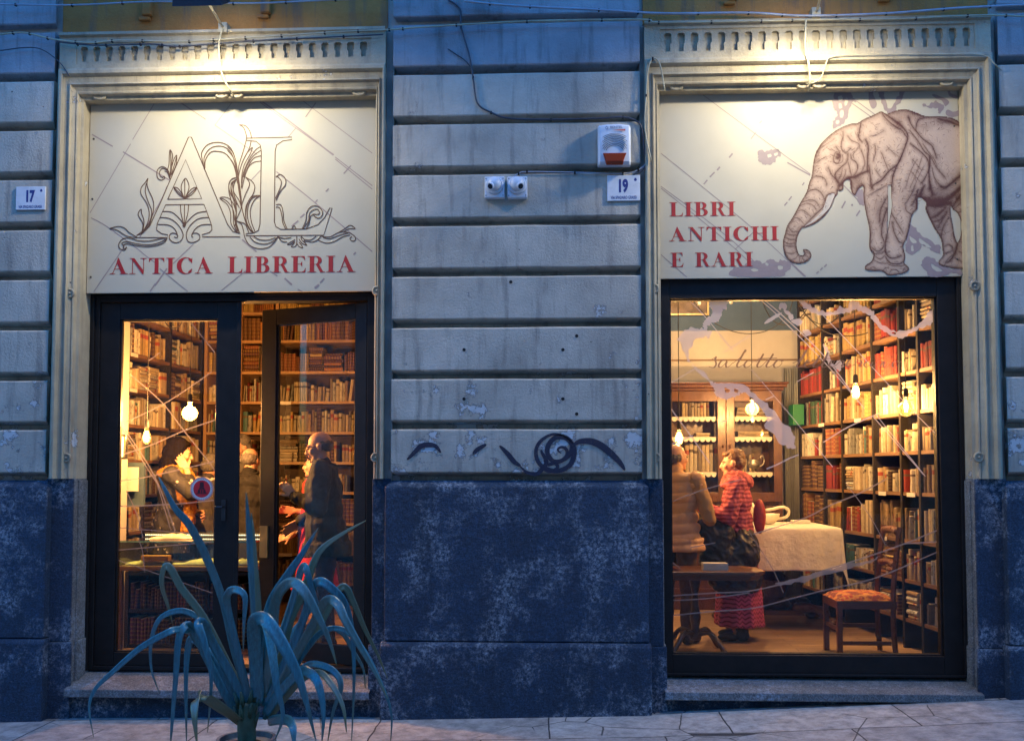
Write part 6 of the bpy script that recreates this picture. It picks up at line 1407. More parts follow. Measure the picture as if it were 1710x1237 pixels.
# --- glass display case near the left door leaf
dz0=P(300,945,.80).z; dz1=P(300,905,.80).z; dx0,dx1=P(198,900,.80).x,P(426,900,.80).x; dy0,dy1=.78,1.30
o=thing('display_case','glass-topped display case with a wooden base and a strip of small lights','display case',(dx0,dy0,FZ))
mb=MB(); mb.box(dx0,dx1,dy0,dy1,dz0-.035,dz0-.003); mb.build('base_board',m_oak,o,bevel=.004)
mb=MB()
for x in (dx0+.02,dx1-.02):
    for y in (dy0+.03,dy1-.03): mb.box(x-.018,x+.018,y-.018,y+.018,FZ,dz0-.036)
mb.build('legs_frame',m_dkwood,o)
mb=MB(); mb.box(dx0,dx1,dy0,dy1,dz1,dz1+.010); mb.build('glass_top',glassm('case_glass_green',(.72,.90,.78),1.4,.02),o)
mb=MB(); mb.box(dx0,dx1,dy0-.001,dy0+.005,dz0,dz1-.001); mb.box(dx0,dx0+.006,dy0+.006,dy1,dz0,dz1-.001); mb.build('glass_side',glassm('case_glass',(.9,.96,.92),1.0,.02),o)
edge=M_('glass_edge_green',(.16,.38,.27),.2,.1,20,0)
mb=MB(); mb.box(dx0,dx1,dy0-.004,dy0-.0015,dz1-.001,dz1+.011); mb.build('glass_edge',edge,o)
mb=MB(); mb.box(dx0+.01,dx1-.01,dy1-.03,dy1-.01,dz1+.012,dz1+.045); mb.build('light_rail',M_('rail_steel',(.06,.07,.055),.5,metal=.2),o)
mb=MB()
for k in range(70): x=dx0+.02+(dx1-dx0-.04)*k/69; mb.box(x-.004,x+.004,dy1-.035,dy1-.0305,dz1+.022,dz1+.032)
mb.build('led_strip',emis('led',(.85,1,.75),.05),o)
def open_book(px,py,y,z,w_,label,col,rot):
    q=P(px,py,y); mb=MB(); n=10; vs=[]
    for j in range(2):
        for i in range(-n,n+1):
            a=i/n; h=.03*(1-abs(a))**.0*math.sin(min(1,abs(a)*1.6+.15)*math.pi)*.8+.012
            vs.append((a*w_,(-.10,.12)[j],h))
    m2=2*n+1; fs=[(i,i+1,m2+i+1,m2+i) for i in range(2*n)]
    k=len(vs); vs+=[(v[0]*1.02,v[1]*1.03,0.001) for v in vs]; fs+=[(i,k+i,k+i+1,i+1) for i in range(2*n)]+[(m2+i,m2+i+1,k+m2+i+1,k+m2+i) for i in range(2*n)]+[(0,m2,k+m2,k),(2*n,k+2*n,k+m2+2*n,m2+2*n)]
    M=Matrix.Rotation(rot,4,'Z'); mb.add([(q.x+p_[0],y+p_[1],z+p_[2]) for p_ in (M@Vector(v) for v in vs)],fs)
    tag(mb.build('open_book',col,smooth=True,loc=(q.x,y,z)),label,'open book','open books in and on the display case')
pg_=M_('open_pages',(.60,.52,.36),.8,.12,50,.1,100)
open_book(250,938,1.02,dz0+.001,.17,'open book at the left inside the glass display case',pg_,.3)
open_book(338,938,1.0,dz0+.001,.20,'open book spread in the middle of the glass display case',pg_,-.1)
open_book(405,938,1.0,dz0+.001,.12,'open book at the right end inside the display case',pg_,.1)
open_book(290,896,1.05,dz1+.012,.16,'open book lying on top of the glass display case',pg_,.15)
q=P(262,934,.95); mb=MB(); mb.box(q.x-.10,q.x+.12,.88,.95,dz0+.03,dz0+.075,M=None); tag(mb.build('orange_box',M_('orange_card',(.55,.20,.06),.5,.1,20,.05,60),bevel=.004,loc=(q.x,.9,dz0+.03)),'orange book-shaped box in the glass display case','box')
# small notice boards / book leaning by pillar
q=P(212,800,1.5); mb=MB(); mb.box(q.x-.06,q.x+.10,1.49,1.51,P(212,820,1.5).z,P(212,780,1.5).z); tag(mb.build('notice_card',m_tag,loc=(q.x,1.5,q.z)),'cream card leaning against the left shelves beside the pillar','card')
q=P(232,795,1.6); mb=MB(); mb.box(q.x-.10,q.x+.06,1.56,1.60,P(232,845,1.6).z,P(232,772,1.6).z); tag(mb.build('folder',M_('folder_blue',(.06,.10,.13),.6,.2,10,.05,60),loc=(q.x,1.6,q.z)),'dark blue folder standing behind the cream card','folder')
# green box file at the corner of the right bookcase, blue box
u0=(Vector((C1[0],C1[1],0))-Vector((C0[0],C0[1],0))).normalized()
a=P(1321,710,3.5);b_=P(1339,676,3.5); mb=MB(); mb.box(a.x,b_.x-.004,3.40,3.60,P(1330,710,3.5).z,b_.z); tag(mb.build('box_file',flatm('file_green',(.01,.14,.05),.5),loc=(a.x,3.5,a.z),bevel=.003),'bright green box file sticking out at the left end of the bookcase','box file')
# ================================================================== PEOPLE
skin,t,b=_nodes('skin'); v=coords(t); t.links.new(mix(t,ramp(t,noi(t,v,25,4),.3,.7),(.50,.27,.17),(.58,.33,.22)),b.inputs['Base Color']); b.inputs['Roughness'].default_value=.5; b.inputs['Subsurface Weight'].default_value=.08; b.inputs['Subsurface Radius'].default_value=(.02,.008,.004)
def cloth(name,c,var=.2,sc=14,rough=.85,bs=.3,bsc=90): return M_(name,c,rough,var,sc,bs,bsc,bd=.003)
def hand_blobs(mb,wr,fd,pn,curl=.5,thumb=1,s=1.0):
    """palm plus five separate bent fingers; fd points along the hand, pn out of the palm, curl in radians per joint"""
    fd=fd.normalized(); pn=(pn-fd*pn.dot(fd)).normalized(); sd=fd.cross(pn)*thumb     # towards the thumb
    k=s
    for i in range(4):
        o=(.030-.020*i)*k; b0=wr+fd*.015*k+sd*o*.7; b1=wr+fd*(.088-(.004,0,.003,.010)[i])*k+sd*o
        mb.cap(b0,.015*k,b1,.0115*k,8)
        d=fd.copy(); p=b1; ln=(.042,.047,.043,.034)[i]*k; r=(.0088,.009,.0087,.0078)[i]*k
        sp=sd*(.16-.11*i)
        for j in range(3):
            a=curl*(j+.6); dd=(fd*math.cos(a)+pn*math.sin(a)+sp*.5).normalized(); q=p+dd*ln; mb.cap(p,r,q,r*.92,8); p=q; ln*=.72; r*=.93
    p=wr+fd*.025*k+sd*.026*k; mb.cap(wr+fd*.01*k+sd*.012*k,.016*k,p,.014*k,8); dd=(fd*.65+sd*.8+pn*.25).normalized(); q=p+dd*.036*k; mb.cap(p,.012*k,q,.0105*k,8)
    dd=(fd*.85+sd*.35+pn*.4).normalized(); mb.cap(q,.0105*k,q+dd*.030*k,.009*k,8)
def person(label,px,ptop,y,face,skinm=None,lean=0.0,H=None,male=True,arms=None,headyaw=0,headpitch=0,hair=None,clothes=(),hairm=None,stout=1.0,group=None,gaze=True,xoff=0,voxel=.0065):
    q=P(px,ptop,y); H=H or q.z-FZ; base=Vector((q.x,y,FZ))
    o=thing('person',label,'person',tuple(base),group)
    Mz=Matrix.Translation(base)@Matrix.Rotation(face,4,'Z')
    s=H/1.70
    hipz=.90*s
    LR_=Matrix.Translation((0,0,hipz))@Matrix.Rotation(-lean,4,'X')@Matrix.Translation((0,0,-hipz))
    U=Mz@LR_          # upper body
    sw=(.185 if male else .165)*s*stout**.5
    V=lambda x,y_,z: Vector((x*s,y_*s,z*s))
    HC=V(0,.025,1.585); HM=U@Matrix.Translation(HC)@Matrix.Rotation(headyaw,4,'Z')@Matrix.Rotation(-headpitch,4,'X')@Matrix.Scale(s*.97,4)
    A=arms or [None,None]
    sh=[];el=[];wr=[]
    for i,sg in enumerate((-1,1)):
        S_=V(0,0,1.395); S_.x=sg*sw
        a=A[i]
        if a is None: E_=V(sg*.235,-.02,1.12);W_=V(sg*.24,.06,.88); 
        else: E_=V(*a[0]);W_=V(*a[1])
        sh.append(U@S_); el.append(U@E_); wr.append(U@W_)
    legs=[]
    for sg in (-1,1):
        legs.append([Mz@V(sg*.095,0,.90),Mz@V(sg*.10,.02,.49),Mz@V(sg*.105,-.015,.08)])
    # ---- body: one surface
    mb=MB()
    for (c,r) in (((0,0,.95),(.155*stout,.11*stout,.12)),((0,0,1.08),(.13*stout,.095*stout,.13)),((0,0,1.24),(.155*stout,.108*stout,.15)),((0,-.01,1.37),(.150,.085,.08))):
        mb.ell(V(*c),[k*s for k in r],M=U,n=18)
    mb.cap(U@V(0,-.01,1.40),.062*s,U@V(0,.012,1.52),.052*s,12)
    for i in (0,1):
        mb.cap(sh[i],.054*s,el[i],.040*s); mb.cap(el[i],.041*s,wr[i],.026*s)
        hp,kn,an=legs[i]; mb.cap(hp,.083*s,kn,.055*s); mb.cap(kn,.055*s,an,.036*s); mb.cap(Mz@(V((-1,1)[i]*.105,-.03,.045)),.038*s,Mz@(V((-1,1)[i]*.115,.15,.03)),.028*s)
        a=A[i]
        if a is not None and len(a)>2: fd=(U.to_3x3()@Vector(a[2])); pn=(U.to_3x3()@Vector(a[3])); cu=a[4]
        else: fd=(wr[i]-el[i]); pn=Mz.to_3x3()@Vector(((1,-1)[i],0,0)); cu=.35
        hand_blobs(mb,wr[i],fd,pn,cu,thumb=(1 if (i==0) else -1)*(a[5] if a is not None and len(a)>5 else 1),s=s*1.0)
    # head
    h=lambda c,r,n=18: mb.ell(c,r,M=HM,n=n)
    h((0,-.018,.035),(.074,.094,.083),20); h((0,.020,-.012),(.062,.074,.088),20); h((0,.048,-.078),(.040,.040,.030)); h((0,.082,-.094),(.019,.015,.015),10)
    h((0,.076,.026),(.052,.018,.010),12)
    for sg in (-1,1): h((sg*.036,.064,-.022),(.024,.024,.026),10); h((sg*.077,-.006,-.006),(.009,.024,.032),10); h((sg*.083,-.012,.004),(.006,.016,.02),8); h((sg*.012,.100,-.030),(.008,.010,.007),8)
    mb.cap(HM@Vector((0,.090,.018)),.008*s,HM@Vector((0,.112,-.024)),.0125*s,8)
    h((0,.093,-.050),(.020,.012,.006),10); h((0,.090,-.061),(.018,.012,.0065),10)
    body=remesh(mb,'body',skinm or skin,o,voxel,2)
    body.location=-o.location
    def part(mb,name,mat,vox=.010,sm=4,fold=None): 
        x=remesh(mb,name,mat,o,vox,sm,fold); x.location=-o.location; return x
    # face details
    if gaze:
        mb=MB()
        for sg in (-1,1): mb.ell((sg*.030,.0875,.006),(.012,.006,.0055),M=HM,n=10)
        mb.build('eyes',flatm('eye_dark',(.035,.02,.015),.2),o,smooth=True)
        mb=MB()
        for sg in (-1,1): mb.tube([HM@Vector((sg*.014,.096,.024)),HM@Vector((sg*.032,.093,.030)),HM@Vector((sg*.048,.080,.024))],.0032*s,5)
        mb.build('eyebrows',flatm('brow_dark',(.05,.03,.02),.8),o)
        mb=MB(); mb.ell((0,.1015,-.0545),(.019,.0045,.0045),M=HM,n=10); mb.build('lips',flatm('lips',(.35,.10,.08),.4),o,smooth=True)
    # hair
    if hair:
        mb=MB()
        for it in hair: mb.ell(it[0],it[1],M=HM,n=16)
        fx=(lambda c,n: .006*noise.noise(c*45)+.004*noise.noise(c*110)) 
        part(mb,'hair',hairm,.007,2,fx)
    rdg=lambda v_:(1-abs(noise.noise(v_))*2.4)
    fold=lambda amp,fr,str_=1.0: (lambda c,n: amp*(.9*noise.noise(Vector((c.x*fr,c.y*fr,c.z*fr*str_)))+.75*rdg(Vector((c.x*fr*1.1+3,c.y*fr*1.1,c.z*fr*1.6*str_+c.x*fr*.5)))+.25*rdg(Vector((c.x*fr*2.7,c.y*fr*2.7,c.z*fr*2.4*str_)))-.5))
    for kind,mat,kw in clothes:
        mb=MB()
        if kind in('jacket','coat','sweater'):
            g=kw.get('g',.020)*s
            lo=kw.get('low',.86)
            for (c,r) in (((0,0,.97),(.165*stout,.125*stout,.14)),((0,0,1.08),(.150*stout,.115*stout,.14)),((0,0,1.24),(.165*stout,.120*stout,.16)),((0,-.01,1.375),(.165,.095,.075))):
                mb.ell(V(*c),[k*s+g*.7 for k in r],M=U,n=18)
            if lo<.86:
                vs=[];n=20
                for j,(z,rx,ry) in enumerate(((1.0,.175,.135),(.85,.19,.15),(lo+.1,.21,.165),(lo,.22,.175))):
                    for k in range(n): a=2*math.pi*k/n; vs.append((U if z>.9 else Mz)@V(rx*stout*math.cos(a),ry*stout*math.sin(a),z))
                fs=[(j*n+k,j*n+(k+1)%n,(j+1)*n+(k+1)%n,(j+1)*n+k)[::-1] for j in range(3) for k in range(n)]+[tuple(range(n)),tuple(3*n+k for k in range(n-1,-1,-1))]
                mb.add(vs,fs)
            mb.cap(U@V(0,-.02,1.41),.078*s,U@V(0,-.005,1.465),.066*s,14)
            for i in (0,1):
                if not kw.get('sleeves',True): 
                    mb.cap(sh[i],.068*s,sh[i]+(el[i]-sh[i])*.08,.066*s); continue
                mb.cap(sh[i],.062*s+g,el[i],.048*s+g); e2=el[i]+(wr[i]-el[i])*kw.get('cuff',.90); mb.cap(el[i],.047*s+g,e2,.033*s+g*.8)
            f=kw.get('fold') or fold(kw.get('amp',.010),kw.get('fr',9),.6)
            part(mb,kw.get('name',kind),mat,.010,3,f)
        if kind=='trousers':
            mb.ell(V(0,0,.94),(.165*s*stout,.125*s*stout,.13*s),M=Mz,n=18)
            for i in (0,1):
                hp,kn,an=legs[i]; mb.cap(hp,.098*s,kn,.073*s); mb.cap(kn,.073*s,an-Vector((0,0,.02)),.060*s)
            part(mb,'trousers',mat,.011,3,fold(.010,10,.7))
        if kind=='skirt':
            vs=[];n=40; zs_=kw.get('zs',((1.02,.14,.11),(.92,.18,.14),(.7,.21,.17),(.4,.25,.21),(kw.get('low',.14),.28,.24)))
            for j,(z,rx,ry) in enumerate(zs_):
                for k in range(n): a=2*math.pi*k/n; w_=1+.06*j/4*math.sin(a*9); vs.append(Mz@V(rx*stout*math.cos(a)*w_,ry*stout*math.sin(a)*w_,z))
            L_=len(zs_); mb.add(vs,[(j*n+k,j*n+(k+1)%n,(j+1)*n+(k+1)%n,(j+1)*n+k)[::-1] for j in range(L_-1) for k in range(n)]+[tuple(range(n)),tuple((L_-1)*n+k for k in range(n-1,-1,-1))])
            part(mb,'skirt',mat,.011,2,fold(.006,12,.3))
        if kind=='shoes':
            for i in (0,1):
                sg=(-1,1)[i]; m2=MB(); m2.ell(V(sg*.108,-.02,.05),(.048*s,.065*s,.052*s),M=Mz); m2.ell(V(sg*.115,.10,.035),(.047*s,.10*s,.037*s),M=Mz); m2.cap(Mz@V(sg*.105,-.02,.08),.05*s,Mz@V(sg*.105,-.02,.13),.045*s)
                x=remesh(m2,'shoe',mat,o,.009,2); x.location=-o.location
        if kind=='scarf':
            for k in range(kw.get('n',3)):
                z=1.40+.035*k; r=(.125-.016*k)*kw.get('r',1); mbp=[U@V(r*math.cos(a)*1.0,-.005+r*.85*math.sin(a),z+.015*math.sin(a*2+k)) for a in [2*math.pi*i/18 for i in range(19)]]; mb.tube(mbp,.034*s,10)
            if kw.get('tail'):
                for tl in kw['tail']:
                    pts=[U@V(*p_) for p_ in tl[0]]; pts=[Vector(p_) for p_ in crom([tuple(p_) for p_ in pts],4)]
                    for a,b_ in zip(pts,pts[1:]): mb.cap(a,tl[1]*s,b_,tl[1]*s,10)
            part(mb,'scarf',mat,.009,2,fold(.012,22,1))
        if kind=='blob':
            for c,r in kw['e']: mb.ell(V(*c),[k*s for k in r],M=U,n=16)
            for c in kw.get('c',()): mb.cap(U@V(*c[0]),c[1]*s,U@V(*c[2]),c[3]*s)
            part(mb,kw['name'],mat,.009,3,kw.get('fold') or fold(kw.get('amp',.012),kw.get('fr',14),.8))
        if kind=='collar':
            pts=[U@V(.085*math.cos(a),-.01+.078*math.sin(a),1.455+.02*math.sin(a)) for a in [R(-250+320*i/16-0) for i in range(17)]]; mb.tube(pts,.018*s,8); part(mb,'collar',mat,.008,2)
        if kind=='glasses':
            for sg in (-1,1):
                mb.tube([HM@Vector((sg*.031+.021*math.cos(a),.104,.004+.017*math.sin(a))) for a in [2*math.pi*i/14 for i in range(15)]],.0016,5); mb.tube([HM@Vector((sg*.052,.102,.008)),HM@Vector((sg*.078,.03,.008)),HM@Vector((sg*.080,-.01,.004))],.0018,5)
            mb.tube([HM@Vector((-.010,.106,.006)),HM@Vector((.010,.106,.006))],.0016,5); mb.build('glasses',mat,o)
    return o
short=[((0,-.030,.052),(.081,.094,.080)),((0,-.050,.0),(.078,.070,.070)),((0,.03,.094),(.062,.052,.030))]
curly=[((0,-.030,.062),(.090,.098,.085)),((0,-.055,.0),(.088,.074,.075)),((0,.03,.105),(.068,.058,.038))]
ring_=[((0,-.062,-.006),(.080,.055,.052)),((-.070,-.028,-.002),(.014,.045,.038)),((.070,-.028,-.002),(.014,.045,.038))]
thin=[((0,-.055,.020),(.080,.066,.070)),((-.070,-.02,.01),(.014,.05,.045)),((.070,-.02,.01),(.014,.05,.045))]
h_dark=M_('hair_dark',(.006,.004,.003),.85,.4,60,.3,160,stretch=(1,1,.2),spec=.06); h_grey=M_('hair_grey',(.12,.11,.10),.7,.3,60,.4,160); h_brown=M_('hair_brown',(.14,.07,.03),.5,.4,60,.6,160)
black=cloth('black_cloth',(.009,.008,.008)); char=cloth('charcoal_cloth',(.05,.042,.038)); 
floral,t,b=_nodes('floral_jacket'); v=coords(t); vo=N(t,'ShaderNodeTexVoronoi',Scale=22); t.links.new(v,vo.inputs['Vector']); nf=ramp(t,noi(t,v,12,3),.55,.62); m1=N(t,'ShaderNodeMath',_operation='MULTIPLY'); t.links.new(ramp(t,vo.outputs['Distance'],.25,.32,1,0),m1.inputs[0]); t.links.new(nf,m1.inputs[1]); t.links.new(mix(t,m1.outputs[0],(.014,.013,.016),(.42,.36,.32)),b.inputs['Base Color']); b.inputs['Roughness'].default_value=.75
yel=cloth('yellow_scarf',(.40,.17,.015),.15,10); jean=cloth('denim',(.04,.07,.14)); redc=cloth('red_cloth',(.48,.015,.02),.12,10)
person('dark-haired person in floral black jacket and yellow scarf resting a hand on the cheek',285,734,1.75,R(-78),male=False,hairm=h_dark,headyaw=R(6),headpitch=R(8),lean=R(5),
  arms=[((-.26,.02,1.12),(-.08,.24,1.06),(.9,.5,.0),(.2,-.9,-.2),.5),((.22,.19,1.25),(.13,.12,1.44),(-.12,-.62,.75),(-1,.1,-.2),.25)],
  hair=[((0,-.035,.060),(.092,.105,.088)),((0,-.075,-.02),(.102,.085,.115)),((0,-.085,-.12),(.110,.075,.10)),((-.075,-.02,-.04),(.030,.06,.12)),((.075,-.02,-.03),(.026,.055,.12)),((0,.030,.098),(.060,.045,.022)),((0,-.09,-.20),(.09,.05,.07))],
  clothes=[('jacket',floral,dict(amp=.012,cuff=.62,low=.7)),('trousers',black,{}),('shoes',black,{}),('scarf',yel,dict(n=2,r=1.08,tail=[([(.05,.10,1.42),(.09,.16,1.30),(.08,.17,1.12),(.09,.16,.92)],.055),([(.12,.05,1.40),(.16,.10,1.30),(.14,.13,1.20)],.07),([(.03,.12,1.40),(.04,.17,1.2),(.05,.17,.95)],.05)]))])
person('grey-haired person with white scarf and dark jacket bending behind the round sticker',332,757,2.15,R(-20),hairm=h_grey,hair=curly,lean=R(14),headpitch=R(12),gaze=False,
  clothes=[('jacket',char,dict(low=.8)),('trousers',jean,{}),('shoes',black,{}),('scarf',cloth('white_scarf',(.55,.53,.50)),dict(n=2,r=.9))])
person('taller person with curly grey hair and charcoal jacket in the doorway gap',403,728,2.75,R(150),hairm=h_grey,hair=curly,clothes=[('jacket',cloth('grey_jacket',(.10,.095,.09)),{}),('trousers',black,{}),('shoes',black,{}),('collar',cloth('white_shirt',(.5,.5,.48)),{})],group=None)
person('person with thinning grey hair and long black coat, back turned, in the doorway gap',417,748,2.05,R(-15),hairm=h_grey,hair=thin,gaze=False,clothes=[('coat',black,dict(low=.45,amp=.010)),('trousers',black,{}),('shoes',black,{}),('collar',black,{})])
person('bald person with glasses in black jacket holding the open door leaf',546,721,.90,R(98),headyaw=R(4),headpitch=R(14),lean=R(3),stout=1.12,hairm=M_('hair_fringe',(.10,.07,.05),.6,.3,60,.6,160),hair=ring_,
  arms=[((-.31,.02,1.12),(-.20,.21,1.22),(-.1,.6,.8),(.9,.5,-.1),.8),((.26,.03,1.10),(.20,.22,1.0))],
  clothes=[('jacket',black,dict(amp=.013,low=.74,g=.024,fr=8)),('trousers',char,{}),('shoes',black,{}),('collar',black,{}),('glasses',flatm('glasses_dark',(.03,.02,.015),.3),{})])
person('person in a red dress and red top standing behind the bald person',530,744,1.75,R(88),male=False,H=1.58,hairm=h_dark,hair=curly,
  arms=[((-.22,.02,1.10),(-.14,.20,.93),(.1,1,-.2),(1,0,-.4),.4),((.22,.06,1.12),(.12,.25,1.15))],
  clothes=[('sweater',redc,dict(cuff=.25,amp=.010)),('skirt',redc,dict(low=.45)),('shoes',black,{})])
# right room
org,t,b=_nodes('orange_quilted'); v=coords(t); t.links.new(mix(t,ramp(t,noi(t,v,12,4),.3,.7),(.55,.30,.13),(.62,.37,.18)),b.inputs['Base Color']); b.inputs['Roughness'].default_value=.55
quilt=lambda c,n: .018*abs(math.sin((c.z+.01*math.sin(c.x*9))*math.pi/.085))**.5+.003*noise.noise(c*30)-.006
person('person in an orange quilted vest over tan sleeves, back turned, behind the side table',1128,742,1.42,R(-35),headyaw=R(-25),skinm=skin,hairm=h_grey,hair=ring_,stout=1.12,
  arms=[((-.28,.06,1.12),(-.14,.26,1.08)),((.30,.02,1.08),(.20,.27,1.02),(-.3,1,.2),(-1,0,0),.5)],
  clothes=[('sweater',cloth('tan_sweater',(.34,.20,.08)),dict(cuff=.95,g=.012)),('jacket',org,dict(name='vest',sleeves=False,fold=quilt,g=.034,low=.80)),('trousers',cloth('brown_trousers',(.09,.05,.03)),{}),('shoes',black,{})])
pink,t,b=_nodes('pink_knit'); v=coords(t); nz=noi(t,v,30,4,.7); wv=N(t,'ShaderNodeTexWave',Scale=9,Distortion=3); wv.bands_direction='Z'; t.links.new(v,wv.inputs['Vector']); t.links.new(mix(t,ramp(t,wv.outputs['Fac'],.35,.65),(.46,.10,.12),(.22,.03,.045)),b.inputs['Base Color']); b.inputs['Roughness'].default_value=.9; bump(t,b,nz,.5,.004)
chev,t,b=_nodes('chevron_skirt'); v=coords(t); sp=t.nodes.new('ShaderNodeSeparateXYZ'); t.links.new(v,sp.inputs[0])
m1=N(t,'ShaderNodeMath',_operation='ADD'); t.links.new(sp.outputs['X'],m1.inputs[0]); t.links.new(sp.outputs['Y'],m1.inputs[1]); pp=N(t,'ShaderNodeMath',_operation='PINGPONG'); pp.inputs[1].default_value=.028; t.links.new(m1.outputs[0],pp.inputs[0]); m2=N(t,'ShaderNodeMath',_operation='MULTIPLY_ADD'); m2.inputs[1].default_value=.8; t.links.new(pp.outputs[0],m2.inputs[0]); t.links.new(sp.outputs['Z'],m2.inputs[2]); p2=N(t,'ShaderNodeMath',_operation='PINGPONG'); p2.inputs[1].default_value=.018; t.links.new(m2.outputs[0],p2.inputs[0]); t.links.new(mix(t,ramp(t,p2.outputs[0],.005,.008),(.20,.02,.05),(.52,.08,.16)),b.inputs['Base Color']); b.inputs['Roughness'].default_value=.85
coat=M_('black_padded',(.022,.016,.013),.4,.4,20,.5,50,bd=.01)
wmn=person('person in pink ruffled scarf and pink zigzag skirt, black padded coat over the arm',1232,752,1.62,R(80),male=False,hairm=h_brown,hair=[((0,-.032,.056),(.083,.097,.082)),((0,-.058,.0),(.080,.066,.070)),((0,.035,.092),(.064,.054,.028)),((.0,.07,.085),(.045,.02,.016))],headpitch=R(4),lean=R(2),
  arms=[((-.24,.08,1.10),(-.17,.30,1.20),(.05,.8,.55),(.9,-.1,.3),.5),((.22,.10,1.10),(.08,.33,1.20),(-.1,.8,.55),(-.9,-.2,.3),.5)],
  clothes=[('sweater',pink,dict(cuff=.93,amp=.012,fr=16,g=.022)),('skirt',chev,dict(low=.13,zs=((1.0,.15,.13),(.88,.19,.15),(.7,.21,.17),(.4,.235,.20),(.13,.25,.22)))),('shoes',black,{}),
   ('scarf',M_('pink_ruffle',(.42,.10,.09),.9,.5,45,.8,90,bd=.012),dict(n=3,r=1.12)),
   ('blob',coat,dict(name='padded_coat',fr=13,amp=.014,e=[((-.16,.27,1.04),(.12,.15,.13)),((-.20,.20,.92),(.10,.17,.20)),((-.18,.16,.74),(.10,.20,.22)),((-.16,.10,.62),(.11,.21,.20)),((-.12,.02,.55),(.16,.22,.17)),((-.10,-.04,.80),(.15,.14,.22))])),
   ('blob',M_('earring',(.6,.5,.3),.3,.1,9,0,9,metal=.8),dict(name='earring',amp=0,e=[((-.080,.010,1.535),(.010,.010,.012))]))])
q=P(1268,835,1.60); mb=MB(); mb.ell((q.x,1.60,P(1268,862,1.6).z),(.055,.04,.15),n=16); bo=remesh(mb,'hand_bag',M_('bag_red_green',(.30,.03,.02),.5,.8,7,.1,40),None,.008,2); bo.location=(0,0,0)
for v_ in bo.data.vertices: v_.co.z-=q.z; v_.co.x-=q.x; v_.co.y-=1.6
bo.location=(q.x,1.6,q.z)
tag(bo,'red and dark green shoulder bag hanging behind the pink-scarfed person','bag')
